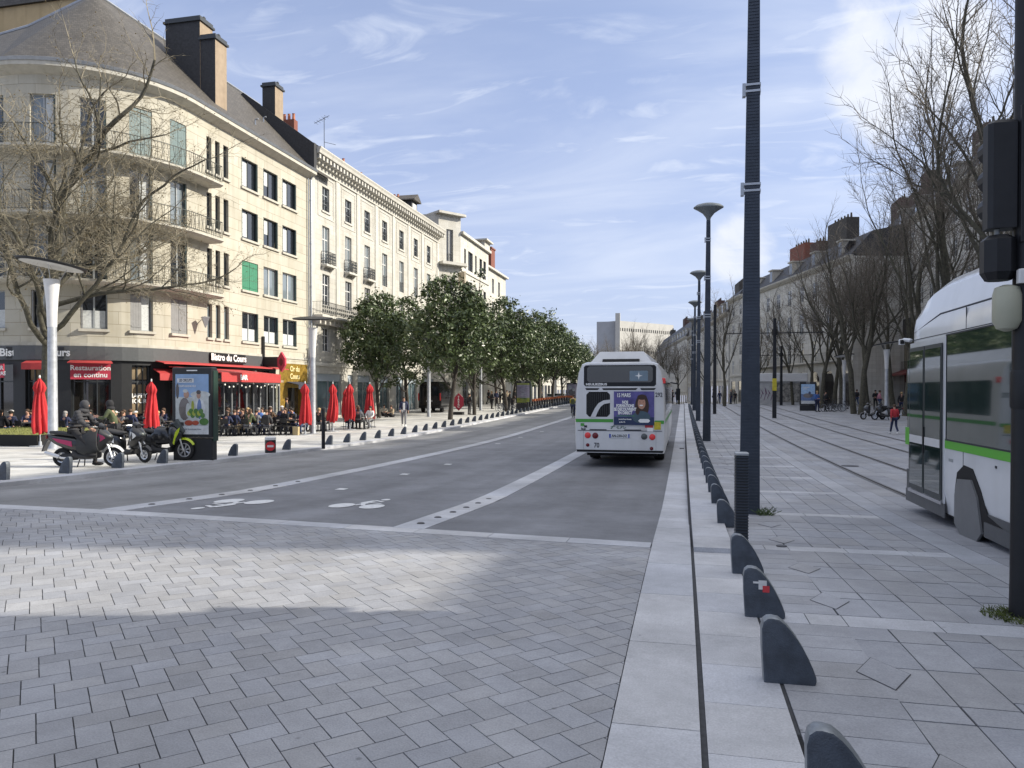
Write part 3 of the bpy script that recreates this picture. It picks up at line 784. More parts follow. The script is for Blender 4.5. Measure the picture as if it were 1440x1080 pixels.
WIN = {}
def winproto(w, h, kind='casement', rev=.22, frame=M_FRG, glassm=None, sill=False, rail=None, shut=None, half=None):
    key = (round(w, 2), round(h, 2), kind, rev, frame.name, glassm.name if glassm else '', sill, rail, shut, half)
    if key in WIN: return WIN[key]
    fw = .05 if w < .8 else .06
    mb = MB(); y0, y1 = -rev, -rev + .06
    mb.box(-w / 2, -w / 2 + fw, y0, y1, 0, h); mb.box(w / 2 - fw, w / 2, y0, y1, 0, h)
    mb.box(-w / 2 + fw, w / 2 - fw, y0, y1, 0, fw); mb.box(-w / 2 + fw, w / 2 - fw, y0, y1, h - fw, h)
    if kind in ('casement', 'french', 'cross'):
        mb.box(-.04, .04, y0, y1 + .01, fw, h - fw)
    if kind in ('cross',):
        mb.box(-w / 2 + fw, -.04, y0, y1 - .005, h * .66, h * .66 + .07); mb.box(.04, w / 2 - fw, y0, y1 - .005, h * .66, h * .66 + .07)
        mb.box(-w / 2 + fw, -.04, y0 + .02, y1 - .02, h * .33, h * .33 + .035); mb.box(.04, w / 2 - fw, y0 + .02, y1 - .02, h * .33, h * .33 + .035)
    f = mb.build('window', frame)
    g = MB(); yg = -rev + .02
    g.poly([(-w / 2 + .01, yg, .01), (w / 2 - .01, yg, .01), (w / 2 - .01, yg, h - .01), (-w / 2 + .01, yg, h - .01)])
    g.build('pane', glassm or M_GL, f)
    if half:       # net curtain visible in lower / upper part
        g = MB(); a, b, xa, xb = half
        g.box(xa * w, xb * w, yg + .004, yg + .010, a * h, b * h)
        g.build('curtain', M_CURT, f)
    if sill:
        s = MB(); s.box(-w / 2 - .1, w / 2 + .1, -rev + .06, .11, -.13, -.002); s.build('sill', M_TRIM, f)
    if shut:
        m_, sides, cover = shut
        for sg in sides:
            s = MB()
            if cover == 'closed':       # hangs inside the opening, planked
                n = 4; ww = (w / 2 - .02) / n
                for k in range(n):
                    xx = sg * (.01 + k * ww); s.box(xx + sg * .006, xx + sg * ww, -.09, -.05, .02, h - .02)
                for zz in (.18, h - .3): s.box(sg * .03, sg * (w / 2 - .04), -.05, -.03, zz, zz + .09)
            else:               # folded in the reveal, edge on
                s.box(sg * (w / 2 - .09), sg * (w / 2 - .03), -rev + .07, cover, .02, h - .02)
                for k in range(5):
                    zz = h * (.12 + .19 * k); s.box(sg * (w / 2 - .10), sg * (w / 2 - .02), cover - .06, cover + .012, zz, zz + .05)
            s.build('shutter', MATS[m_], f)
    if rail:
        r_ = MB(); typ, hh, dd = rail
        if typ == 'inset':
            r_.box(-w / 2, w / 2, -.06, -.03, hh - .03, hh); r_.box(-w / 2, w / 2, -.06, -.03, .06, .09)
            n = int(w / .13)
            for k in range(n): r_.box(-w / 2 + w * (k + .5) / n - .008, -w / 2 + w * (k + .5) / n + .008, -.053, -.037, .09, hh - .03)
            for k in range(max(2, n // 2)): r_.lathe([(.045, -.006), (.045, .006)], (-w / 2 + w * (k + .5) / max(2, n // 2), -.045, hh * .55), 7, 'y')
        else:       # small projecting balcony with scrolled ironwork on a stone slab
            a, b = -w / 2 - .18, w / 2 + .18
            for zz in (.1, .25, hh - .03): r_.box(a, b, dd - .03, dd, zz, zz + .03); r_.box(a, a + .03, 0, dd, zz, zz + .03); r_.box(b - .03, b, 0, dd, zz, zz + .03)
            n = int((b - a) / .11)
            for k in range(n + 1):
                x = a + (b - a) * k / n; r_.box(x - .012, x + .012, dd - .026, dd - .006, .1, hh)
                if k < n: 
                    for zz in (.45, .68): r_.lathe([(.055, -.01), (.055, .01)], (x + (b - a) / n / 2, dd - .015, zz), 8, 'y')
            for k in range(3):
                y = dd * k / 3
                for x in (a + .015, b - .015): r_.box(x - .012, x + .012, y, y + .02, .1, hh)
        r_.build('balcony_railing', M_IRON, f)
        if typ != 'inset':
            s = MB(); a, b = -w / 2 - .24, w / 2 + .24
            s.box(a, b, .0, dd + .05, -.12, .02)
            for xx in (a + .15, b - .15): s.prism([(0.0, -.45), (dd * .75, -.121), (0.0, -.121)], 'x', xx - .07, xx + .07)
            s.build('balcony_slab', M_TRIMB, f)
    WIN[key] = snapshot(f); return WIN[key]
def put_win(P, s, z, proto, root, d=0, label=None):
    n = P.nrm(s); p = Vector(P.M(s, z, d)) - root.location
    o = dup(proto, loc=p, rz=math.atan2(n.y, n.x) - PI / 2, parent=root)
    if label: o['label'] = label
    return o
def drop_protos():
    for t in WIN.values():
        def rm(t_):
            for c in t_[1]: rm(c)
            bpy.data.objects.remove(t_[0])
        rm(t)

def railing(P, s0, s1, z, d, h=.95, step=.14, mb=None, wavy=False):
    mb = mb or MB()
    pbox(mb, P, s0, s1, z + h - .03, z + h, d - .03, d + .01); pbox(mb, P, s0, s1, z + .08, z + .1, d - .02, d)
    n = max(2, int((s1 - s0) / step))
    for k in range(n + 1):
        t = s0 + (s1 - s0) * k / n
        if wavy and k < n:
            t2 = t + (s1 - s0) / n * (.5 if k % 2 else -.1)
            mb.tube([P.M(t, z + .1, d - .01), P.M(max(s0, min(s1, t2)), z + h * .5, d - .01), P.M(t, z + h - .03, d - .01)], .012, 4)
        else: mb.cyl(P.M(t, z + .09, d - .01), P.M(t, z + h - .02, d - .01), .011, n=4)
    for t in (s0, s1):
        n_ = int(d / step)
        for k in range(n_): mb.cyl(P.M(t, z + .09, d - .01 - k * step), P.M(t, z + h - .02, d - .01 - k * step), .009, n=4)
        mb.tube([P.M(t, z + h - .02, d), P.M(t, z + h - .02, .02)], .015, 4)
    return mb

def chimney(mb, x0, x1, y0, y1, z0, z1, pots=4, mi_d=1):
    """stack: -Y face slate hung, other faces rendered, dark corbelled cap, row of pots"""
    mb.m(0); mb.poly([(x1, y0, z0), (x1, y1, z0), (x1, y1, z1), (x1, y0, z1)]); mb.poly([(x0, y0, z0), (x0, y0, z1), (x0, y1, z1), (x0, y1, z0)])
    mb.poly([(x0, y1, z0), (x0, y1, z1), (x1, y1, z1), (x1, y1, z0)])
    mb.m(mi_d); mb.poly([(x0, y0, z0), (x1, y0, z0), (x1, y0, z1), (x0, y0, z1)])
    mb.m(2); mb.box(x0 - .1, x1 + .1, y0 - .1, y1 + .1, z1, z1 + .12)
    mb.box(x0 - .02, x1 + .02, y0 - .02, y1 + .02, z1 + .12, z1 + .3)
    for k in range(pots):
        cx = x0 + (x1 - x0) * (k + .5) / pots
        mb.lathe([(.09, z1 + .3), (.12, z1 + .42), (.07, z1 + .5)], (cx, (y0 + y1) / 2, 0), 8)

# ---------------------------------------------------------------- building A : curved cream block with the bistro
GA = -.3
arc = [(-31.1 + 5.55 * math.cos(a), 35 + 5.55 * math.sin(a)) for a in [R(-90 + 7.5 * k) for k in range(13)]]
yAB = at_x(436.5, -25.55)[1]
PA = Path([(-60, 29.45)] + arc + [(-25.55, yAB)])
rootA = thing('apartment_building', 'cream stone apartment block with rounded corner, iron balconies and slate roof above the bistro', 'building', (-31, 42, -.2))
sx = PA.s_px
sA0 = sx(0)
rows = [4.70, 7.76, 10.82, 13.87]
ops = []; wins = []
GREEN = ('shutter_green', (-1, 1), 'closed')
for ri, z in enumerate(rows):
    for wi, (a, b) in enumerate(((341, 363.7), (371.4, 391.6), (398, 417.5))):
        s0, s1 = sx(a), sx(b); ops.append((s0, s1, z, z + 1.75))
        if ri == 1 and wi == 0: pr = winproto(s1 - s0, 1.75, 'casement', frame=M_FRG, sill=True, shut=GREEN)
        elif ri == 0: pr = winproto(s1 - s0, 1.75, 'casement', frame=M_FRG, sill=True, half=(.05, .45, -.42, .42), shut=('shutter_dark', (-1,), -.02))
        elif ri == 1: pr = winproto(s1 - s0, 1.75, 'casement', frame=M_FRW, sill=True, glassm=M_GL2, shut=('shutter_dark', (-1,), -.02))
        else: pr = winproto(s1 - s0, 1.75, 'casement', frame=M_FRD, sill=True, half=(.45, .95, .05, .42) if wi == 1 else (.1, .9, -.02, .3), shut=('shutter_dark', (-1, 1), -.02))
        wins.append(((s0 + s1) / 2, z, pr))
    for wi, (a, b) in enumerate(((292, 299), (304, 310.5), (315.5, 322.5))):
        s0, s1 = sx(a), sx(b); s1 = s0 + .62 * (s1 - s0) / max(.01, s1 - s0) if False else s1
        ops.append((s0, s1, z - .02, z + 1.86))
        wins.append(((s0 + s1) / 2, z - .02, winproto(s1 - s0, 1.88, 'single', frame=M_FRD, sill=True, glassm=M_GL if ri else M_GL2)))
    arcw = [(-38, 8), (45, 81), (114, 152), (184, 216), (241, 264)]
    for wi, (a, b) in enumerate(arcw):
        if a < 0: s1 = sx(8); s0 = s1 - 1.35
        else: s0, s1 = sx(a), sx(b)
        if ri == 0:
            ops.append((s0, s1, z, z + 1.78))
            pr = winproto(s1 - s0, 1.78, 'casement', frame=M_FRG, sill=True, half=(.02, .96, -.4, .1) if wi % 2 else (.02, .5, -.42, .42), shut=('shutter_grey', (1,) if wi < 4 else (-1, 1), 'closed' if wi in (3, 4) else -.03))
            wins.append(((s0 + s1) / 2, z, pr))
        else:
            zz = z - .79; ops.append((s0, s1, zz, z + 1.8))
            closed = (ri == 3 and wi in (3, 4))
            sh = ('shutter_pale', (1, -1), 'closed') if closed else ('shutter_dark', (-1,), -.02)
            pr = winproto(s1 - s0, 2.59, 'french', frame=M_FRG, glassm=M_GL if (ri + wi) % 2 else M_GL2, shut=sh, half=None if closed else ((.02, .95, -.42, -.05) if wi % 2 else None))
            wins.append(((s0 + s1) / 2, zz, pr))
    # further windows of the side-street front, out to the frame edge
    for k in range(1, 4):
        s1 = sx(8) - 3.4 * k; s0 = s1 - 1.35
        ops.append((s0, s1, z, z + 1.75)); wins.append(((s0 + s1) / 2, z, winproto(1.35, 1.75, 'casement', frame=M_FRG, sill=True)))
mb = MB(); wall_grid(mb, PA, 0, PA.L, 3.87, 16.75, ops, rev=.3)
# back and far side of the block
mb.poly([(-60, 29.45, GA), (-60, 41, GA), (-60, 41, 16.75), (-60, 29.45, 16.75)])
mb.poly([(-37, 41, GA), (-37, yAB, GA), (-37, yAB, 16.75), (-37, 41, 16.75)])
mb.poly([(-60, 41, GA), (-37, 41, GA), (-37, 41, 16.75), (-60, 41, 16.75)])
part(mb, 'wall', M_STONEA, rootA)
for s_, z, pr in wins: put_win(PA, s_, z, pr, rootA)
# cornice, gutter
mb = MB(); pprof(mb, PA, 0, PA.L, [(-.05, 16.55), (.12, 16.6), (.5, 16.78), (.56, 16.8), (.56, 17.0), (-.05, 17.0)])
part(mb, 'cornice', M_TRIM, rootA)
mb = MB(); pprof(mb, PA, 0, PA.L, [(.2, 17.0), (.6, 17.0), (.66, 17.14), (.62, 17.16), (.2, 17.1)])
part(mb, 'gutter', M_ZINC, rootA)
# roof
mb = MB(); zr0 = 17.08; ap = (-31.1, 35, 23.2)
eave = [PA.M(t, zr0, .5) for t in uniq([0] + PA.inner(0, PA.L) + [PA.L])]
yR = at_x(362, -31.4)[1]
# left wing slope, conical corner, long slope, hip
mb.poly([eave[0], eave[1], ap, (-35.4, 35, 21.9), (-60, 35, 18.6)])
for a, b in zip(eave[1:-1], eave[2:-1]): mb.poly([a, b, ap])
mb.poly([eave[-2], (-25.05, yR, zr0), (-31.1, yR, 23.2), ap])
mb.poly([(-25.05, yR, zr0), eave[-1], (-31.1, yAB, 21.2), (-31.1, yR, 23.2)])
mb.poly([(-31.1, yAB, 21.2), (-37.3, yAB, zr0), (-37.3, 35, zr0), (-31.1, 35, 23.2), (-31.1, yR, 23.2)])
mb.poly([(-60, 35, 18.6), (-35.4, 35, 21.9), ap, (-37.3, 41.3, zr0), (-60, 41.3, zr0)])
part(mb, 'roof', M_SLATE, rootA, fixn=False)
mb = MB(); mb.tube([(-60, 35, 18.62), (-35.4, 35, 21.93), (ap[0], ap[1], ap[2] + .05), (-31.1, yR, 23.25)], .09, 6)
part(mb, 'ridge_flashing', M_ZINC, rootA)
for (x0, x1, y0, y1, z1, pots) in ((-29.25, -27.0, 38.3, 39.5, 22.9, 7), (-27.0, -26.05, 38.35, 39.45, 21.8, 3), (-29.2, -28.2, 48.5, 49.6, 23.3, 4)):
    mb = MB(); chimney(mb, x0, x1 - .003, y0, y1, 17.6, z1, pots)
    part(mb, 'chimney', [M_CHIM, M_CHIMD, M_FRD], rootA)
mb = MB()
for yy, zz in ((43.5, 18.8), (46.8, 20.2)): mb.tube([(-31.1 + (23.2 - zz), yy, zz - .1), (-31.1 + (23.2 - zz), yy, zz + .25), (-30.9 + (23.2 - zz), yy, zz + .3)], .05, 5)
part(mb, 'roof_vent', M_ZINC, rootA)
# balconies of the rounded corner
sB0, sB1 = sx(8) - 1.9, sx(295)
for z in (6.97, 10.03, 13.08):
    mb = MB(); pprof(mb, PA, sB0, sB1, [(-.02, z - .2), (.75, z - .2), (.95, z - .1), (.95, z), (-.02, z)])
    sl = part(mb, 'balcony', M_TRIM, rootA)
    r_ = railing(PA, sB0 + .03, sB1 - .03, z, .88, wavy=True).build('balcony_railing', M_IRONG, sl)
# string course, downpipe
mb = MB(); pbox(mb, PA, 0, PA.L, 3.87, 4.02, -.02, .06); part(mb, 'string_course', M_TRIM, rootA)
mb = MB(); q = PA.M(PA.L - .12, 0, .14)
mb.cyl((q[0], q[1], 0), (q[0], q[1], 16.5), .075, n=8); mb.tube([(q[0], q[1], 16.45), (q[0] + .1, q[1], 16.7), (q[0] + .35, q[1], 17.0)], .07, 6)
q2 = PA.M(PA.L - .42, 0, .12); mb.cyl((q2[0], q2[1], 0), (q2[0], q2[1], 16.5), .05, n=6)
for zz in (3, 6, 9, 12, 15): mb.cyl((q[0], q[1], zz), (q[0], q[1], zz + .08), .095, n=8)
part(mb, 'downpipe', M_ZINC, rootA, smooth=True)
# bracket wall lantern at px 277,435
sl_ = sx(277); p = PA.M(sl_, 5.2, .55)
mb = MB(); mb.lathe([(.03, -.38), (.25, .12), (.28, .16), (.28, .2)], (p[0], p[1], p[2] + .3), 4); mb.tube([PA.M(sl_, 5.3, 0), PA.M(sl_, 5.55, .3), (p[0], p[1], p[2] + .55)], .02, 5)
part(mb, 'wall_lantern', M_FRG, rootA)

# ---- bistro ground floor
M_FASC = mat('fascia_grey', (.075, .08, .085), .5, var=.1)
M_BLK = mat('black_panel', (.012, .013, .015), .45, var=.2)
M_RED = mat('awning_red', (.40, .04, .04), .75, var=.08, scale=5)
M_REDS = mat('sign_red', (.42, .03, .06), .6, var=.06)
M_LET = mat('sign_letters', (.80, .80, .78), .5, var=0)
M_GLSH = glass('glass_shop', (.02, .018, .016))
M_INT = mat('warm_interior', (.20, .15, .09), .8, var=.5, scale=1.6)
M_POST = mat('terrace_post', (.20, .21, .22), .5, .3)
mb = MB()
bays_ops = []
def shop_op(a, b, z0=-.1, z1=3.0):
    s0 = sx(a) if a >= 0 else sx(1) - 2.0; s1 = sx(b); bays_ops.append((s0, s1, z0 - .3, z1)); return s0, s1
for a, b in ((-1, 18), (35, 66), (100, 156), (186, 213), (240, 302), (308, 345), (350, 379)): shop_op(a, b)
for k in (1, 2): bays_ops.append((sx(1) - 2.6 - 3.4 * k, sx(1) - 3.4 * k, -.3, 3.0))
wall_grid(mb, PA, 0, sx(388), -.6, 3.2, bays_ops, rev=.35, d=-.03)
part(mb, 'shopfront', M_BLK, rootA)
mb = MB(); pbox(mb, PA, 0, sx(391), 3.2, 3.86, -.05, .12)
part(mb, 'shop_fascia', M_FASC, rootA)
for s0, s1, z0, z1 in bays_ops:
    mb = MB(); qs = uniq([s0] + PA.inner(s0, s1) + [s1])
    for a, b in zip(qs, qs[1:]): mb.poly([PA.M(a, z0, -.3), PA.M(b, z0, -.3), PA.M(b, z1, -.3), PA.M(a, z1, -.3)])
    gl_ = part(mb, 'shop_window', M_GLSH, rootA)
    mb = MB()
    for f in (0.0, .33, .66, 1.0):
        t = s0 + .03 + (s1 - s0 - .06) * f; pbox(mb, PA, t - .025, t + .025, z0, z1, -.29, -.22)
    pbox(mb, PA, s0, s1, 2.15, 2.21, -.285, -.23); pbox(mb, PA, s0, s1, .35, .42, -.285, -.23)
    mb.build('window_frame', M_FRD, gl_)
# warm things seen through two bays: cream panels
for a, b, z0, z1 in ((38, 58, 2.25, 2.9), (188, 210, 2.3, 2.9), (188, 208, .6, 2.05)):
    mb = MB(); s0, s1 = sx(a), sx(b); pbox(mb, PA, s0, s1, z0, z1, -.295, -.28); part(mb, 'interior_panel', M_INT, rootA)
s_ = sx(197); p = PA.M(s_, 1.35, -.25); n = PA.nrm(s_); tl = (-n.y, n.x, 0)
put_text('lettering', 'HAPPY\nHOUR', .30, M_LET, facing((p[0] + 31, p[1] - 42, p[2] + .2), tl, (0, 0, 1)), rootA, bold=.008, lsp=.9)
# awnings
def awning(name, a, b, z, out, val=.28, P=PA, root=rootA, m_=None, drop=.55, d0=.13, parent=None):
    s0, s1 = P.s_px(a) if not isinstance(a, tuple) else a[0], P.s_px(b) if not isinstance(b, tuple) else b[0]
    mb = MB(); qs = uniq([s0] + P.inner(s0, s1) + [s1])
    mb.loft([[P.M(t, z, d0), P.M(t, z - drop, d0 + out), P.M(t, z - drop - val, d0 + out + .01), P.M(t, z - drop - val, d0 + out - .012), P.M(t, z - drop - .02, d0 + out - .015), P.M(t, z - .05, d0)] for t in qs])
    return part(mb, name, m_ or M_RED, root)
awning('awning', 40, 66, 3.15, .35, .3, drop=.12)
awning('awning', 100, 156, 3.18, .55, .05, drop=.1)
awning('awning', 214, 240, 2.85, .6, .34, drop=.25)
awning('awning', 217, 389, 3.25, .75, .05, drop=.12)
# red boards with white lettering
def board(px0, px1, z0, z1, d, txt, size, m_, P=PA, root=rootA, name='sign_board', lm=None, bold=.006, sx_=1.0, thick=.05, lsp=1.0):
    s0, s1 = P.s_px(px0), P.s_px(px1); mb = MB()
    a, b = Vector(P.M(s0, z0, d)), Vector(P.M(s1, z0, d)); n = Vector(((b - a).y, -(b - a).x, 0)).normalized()
    h = Vector((0, 0, z1 - z0)); k = n * thick
    mb.hexa([a, b, b + k, a + k, a + h, b + h, b + k + h, a + k + h])
    o = part(mb, name, m_, root)
    mid = (a + b) / 2 + k + n * .006 + h / 2
    if txt: put_text('lettering', txt, size, lm or M_LET, facing(mid, (b - a), (0, 0, 1)), o, bold=bold, sx=sx_, lsp=lsp)
    return o
# for a path walked left to right in the picture, text x runs along +s
board(101, 155, 2.28, 3.02, .25, 'Restauration\nen continu', .33, M_REDS)
s0 = sx(13.5)
board(1.5, 14, 2.35, 3.0, .3, 'BAR\nTAPAS', .26, M_REDS)
board(13, 92, 3.26, 3.8, .125, 'Bistro du Cours', .50, M_BLK, bold=.014)
board(292, 340, 3.34, 3.86, .13, 'Bistro du Cours', .52, M_BLK, bold=.016, thick=.14)

# ---- glazed terrace in front of the bistro, with the deep red awning
ter = thing('glazed_terrace', 'glazed bistro terrace with grey posts under a deep red awning marked BAR', 'terrace', (-24, 40, zg(-24, 40)))
y0t, y1t = at_x(303, -23.3)[1], at_x(392, -23.3)[1]; zt = zg(-23.3, 40)
mb = MB()
n = 9
for k in range(n + 1):
    y = y0t + (y1t - y0t) * k / n; w_ = .1 if k in (0, n) else (.05 if k % 2 else .09)
    mb.box(-23.34, -23.24, y - w_ / 2, y + w_ / 2, zt, zt + 2.55)
mb.box(-23.33, -23.25, y0t, y1t, zt + .9, zt + .94); mb.box(-23.36, -23.22, y0t, y1t, zt + 2.55, zt + 2.66)
for y in (y0t, y1t): mb.box(-25.3, -23.35, y - .03, y + .03, zt + 2.55, zt + 2.66)
part(mb, 'post_frame', M_POST, ter)
mb = MB(); mb.poly([(-23.3, y0t, zt + .02), (-23.3, y1t, zt + .02), (-23.3, y1t, zt + 2.55), (-23.3, y0t, zt + 2.55)])
mb.poly([(-25.3, y0t, zt + .02), (-23.3, y0t, zt + .02), (-23.3, y0t, zt + 2.55), (-25.3, y0t, zt + 2.55)])
part(mb, 'glazing', clear_glass('terrace_glass', (.55, .58, .58)), ter)
mb = MB(); zz = 1.72 + .92
mb.prism([(-25.3, zz + .35), (-22.3, zz + .02), (-22.3, zz - .45), (-22.32, zz - .45), (-22.34, zz - .03), (-25.3, zz + .3)], 'y', at_x(312, -22.3)[1], at_x(395, -22.3)[1])
aw = part(mb, 'awning', M_RED, ter)
yb = at_x(343, -22.3)[1]
put_text('lettering', 'BAR', .36, M_LET, facing((-22.29, yb, zz - .22), (0, 1, 0), (0, 0, 1)), aw, bold=.012)
mb = MB(); mb.box(-25.3, -23.1, y0t - .2, y1t + .2, zt + 2.67, zt + 2.8); part(mb, 'roof', M_CHIM, ter)
# string of small lamps under the awning
mb = MB(); rn = random.Random(4)
ya_, yb_ = at_x(312, -22.5)[1], at_x(393, -22.5)[1]
for k in range(15):
    f = (k + .5) / 15; y = ya_ + (yb_ - ya_) * f; z = zz - .5 - .22 * abs(math.sin(f * PI * 4)); mb.ell((-22.45, y, z), (.05, .05, .06), 6, 4)
bl = part(mb, 'lamp_string', mat('lamp_bulb', (.8, .78, .7), .4), ter)

# projecting red lozenge tobacco sign on dark arm
def tabac(px, pz, X, s=1.0):
    x, y = at_x(px, X); t = thing('tobacco_sign', 'red lozenge tobacconist sign projecting from a dark arm on the facade', 'shop sign', (x, y, pz))
    mb = MB(); pts = [(0, .62 * s), (.26 * s, .2 * s), (.26 * s, -.2 * s), (0, -.62 * s), (-.26 * s, -.2 * s), (-.26 * s, .2 * s)]
    mb.prism([(u, v) for u, v in pts], 'y', -.1, .1); mb.build('lozenge', M_REDS, t)
    mb = MB(); mb.box(-1.3, -.26, -.12, .12, -.3, .32); mb.box(-1.32, -1.2, -.08, .08, -.3, 1.6); mb.build('arm', M_BLK, t)
    mb = MB(); mb.prism([(u * .5, v * .45) for u, v in pts], 'y', -.104, -.101); mb.build('inner_mark', mat('dark_red', (.12, .01, .012), .5), t)
    return t
tabac(396.5, 1.72 + 1.8, -24.2)

# gold fronted neighbour shop (px 396-432)
M_GOLD = mat('gold_panel', (.30, .19, .035), .4, .4, var=.45, scale=5)
M_BLUEAW = mat('awning_navy', (.03, .035, .06), .8)
g0, g1 = PA.s_px(393), PA.L - .5
mb = MB(); wall_grid(mb, PA, g0, g1, -.6, 3.55, [(PA.s_px(404), PA.s_px(424), -.3, 1.95)], d=.03, rev=.3)
sh = part(mb, 'gold_shopfront', M_GOLD, rootA)
mb = MB(); s0, s1 = PA.s_px(404), PA.s_px(424); mb.poly([PA.M(s0, -.3, -.25), PA.M(s1, -.3, -.25), PA.M(s1, 1.95, -.25), PA.M(s0, 1.95, -.25)])
part(mb, 'shop_window', M_GLSH, rootA)
mb = MB(); wall_grid(mb, PA, PA.s_px(388), g0, -.6, 3.87, [], d=.0); wall_grid(mb, PA, g0, PA.L, 3.55, 3.87, [], d=.0); wall_grid(mb, PA, g1, PA.L, -.6, 3.55, [], d=0)
part(mb, 'pier', M_STONEA, rootA)
awning('awning', 400, 422, 2.35, .9, .3, m_=M_BLUEAW, drop=.2)
p = PA.M(PA.s_px(414), 2.95, .045)
put_text('lettering', 'Or du\nCours', .5, mat('gold_letters', (.75, .66, .35), .4), facing((p[0] + 31, p[1] - 42, p[2] + .2), (0, 1, 0), (0, 0, 1)), rootA, bold=.01)

# tall ochre party wall seen over the left roof
blk = thing('ochre_building', 'plain ochre gable wall standing behind the left slate roof', 'building', (-47, 44, 0))
mb = MB(); xe_ = -41.5; 
q = [(-58, 43), (-38.6, 43), (-38.6, 52), (-58, 52)]
mb.loft([[(x, y, 0) for x, y in q], [(x, y, 28) for x, y in q]]); part(mb, 'wall', mat('ochre_render', (.42, .32, .18), .9, var=.12, scale=.6, streak=.5), blk)
mb = MB(); mb.prism([(-59, 28), (-37.9, 28), (-48, 33)], 'y', 42.8, 52.3); part(mb, 'roof', M_SLATE, blk)

# ---------------------------------------------------------------- building B : neoclassical stone terrace
yB1 = at_x(617, -25.55)[1]
PB = Path([(-25.55, yAB), (-25.55, yB1)]); sb = PB.s_px
rootB = thing('stone_terrace_house', 'long pale neoclassical stone building with dentil cornice and small iron balconies', 'building', (-30, 65, -.1))
M_SH2 = mat('shop_glass_blue', (.10, .15, .17), .08, var=.3, scale=.5, coat=1)
bx = [459, 490.5, 517, 541.5, 565, 585, 603]
bs_ = [sb(v) for v in bx]; zB = {'r4': (4.62, 6.35), 'r3': (8.0, 10.25), 'r2': (10.9, 13.75), 'r1': (14.85, 16.6)}
ops = []; W_B = 1.12
for i, s_ in enumerate(bs_):
    for k, (a, b) in zB.items(): ops.append((s_ - W_B / 2, s_ + W_B / 2, a, b))
shopb = [sb(v) for v in (484, 508, 537, 562, 592)]
sops = []
for i, v in enumerate([(489, 497), (503, 521), (534, 547), (557, 567), (574, 586), (594, 610)]):
    a, b = sb(v[0]), sb(v[1]); sops.append((a, b, -.1, 3.0)); ops.append((a, b, -.1, 3.0))
ops.append((sb(446), sb(480), -.1, 3.0))
mb = MB(); wall_grid(mb, PB, 0, PB.L, -.6, 18.0, ops, rev=.25)
mb.poly([(-37, yAB, 0), (-37, yB1, 0), (-37, yB1, 18.3), (-37, yAB, 18.3)])
part(mb, 'wall', M_STONEB, rootB)
for i, s_ in enumerate(bs_):
    put_win(PB, s_, zB['r4'][0], winproto(W_B, 1.73, 'cross', frame=M_FRW, rev=.2), rootB)
    put_win(PB, s_, zB['r3'][0], winproto(W_B, 2.25, 'cross', frame=M_FRW, rev=.2, rail=('inset', .45, 0) if False else None), rootB)
    put_win(PB, s_, zB['r2'][0], winproto(W_B, 2.85, 'cross', frame=M_FRW, rev=.2, glassm=M_GL2, rail=('small', .95, .42) if i < 3 else ('inset', .95, 0)), rootB)
    put_win(PB, s_, zB['r1'][0], winproto(W_B, 1.75, 'cross', frame=M_FRG, rev=.2, rail=('inset', .8, 0)), rootB)
for a, b, z0, z1 in sops + [(sb(446), sb(480), -.1, 3.0)]:
    mb = MB(); mb.poly([PB.M(a, z0, -.2), PB.M(b, z0, -.2), PB.M(b, z1, -.2), PB.M(a, z1, -.2)])
    g = part(mb, 'shop_window', M_SH2, rootB)
    mb = MB(); pbox(mb, PB, a, b, z1 - .55, z1 - .005, -.19, -.12); mb.build('window_header', mat('header_blue', (.33, .38, .43), .6), g)
    mb = MB()
    for f in (0.03, .5, .97): t = a + (b - a) * f; pbox(mb, PB, t - .04, t + .04, z0, z1 - .56, -.19, -.13)
    mb.build('window_frame', M_FRG, g)
# panels round the top-floor windows, pilaster strips, string courses
mb = MB()
for s_ in bs_:
    for a, b, z0, z1 in ((-1.25, -1.17, 14.35, 17.3), (1.17, 1.25, 14.35, 17.3), (-1.17, 1.17, 17.22, 17.3), (-1.17, 1.17, 14.35, 14.43)):
        pbox(mb, PB, s_ + a, s_ + b, z0, z1, 0, .035)
    pbox(mb, PB, s_ - .7, s_ + .7, zB['r1'][0] - .14, zB['r1'][0] - .01, 0, .08)
edges_ = [0.35] + [(a + b) / 2 for a, b in zip(bs_, bs_[1:])] + [PB.L - .3]
for t in edges_: pbox(mb, PB, t - .3, t + .3, 7.1, 17.5, 0, .06)
pbox(mb, PB, 0, PB.L, 17.5, 17.62, 0, .1); pbox(mb, PB, 0, PB.L, 3.55, 3.8, 0, .1)
part(mb, 'wall_panelling', M_TRIMB, rootB)
mb = MB(); pprof(mb, PB, 0, PB.L, [(-.02, 17.9), (.18, 17.95), (.25, 18.3), (.75, 18.42), (.8, 18.6), (.88, 18.75), (.88, 18.82), (-.02, 18.82)])
k = .2
while k < PB.L: pbox(mb, PB, k, k + .24, 18.08, 18.38, .2, .66); k += .55
part(mb, 'cornice', M_TRIMB, rootB)
mb = MB(); pprof(mb, PB, 0, PB.L, [(0, 6.75), (.7, 6.85), (.95, 6.95), (.95, 7.1), (0, 7.1)])
k = .3
while k < PB.L: pbox(mb, PB, k, k + .2, 6.5, 6.84, 0, .6); k += .75
bal = part(mb, 'balcony', M_TRIMB, rootB)
r_ = railing(PB, .1, PB.L - .1, 7.1, .88, h=.95, step=.11)
k = .1
while k < PB.L - .3:
    for zz in (7.4, 7.68): q = PB.M(k + .16, zz, .87); r_.lathe([(.10, -.012), (.10, .012)], q, 7, 'x')
    k += .33
r_.build('balcony_railing', M_IRON, bal)
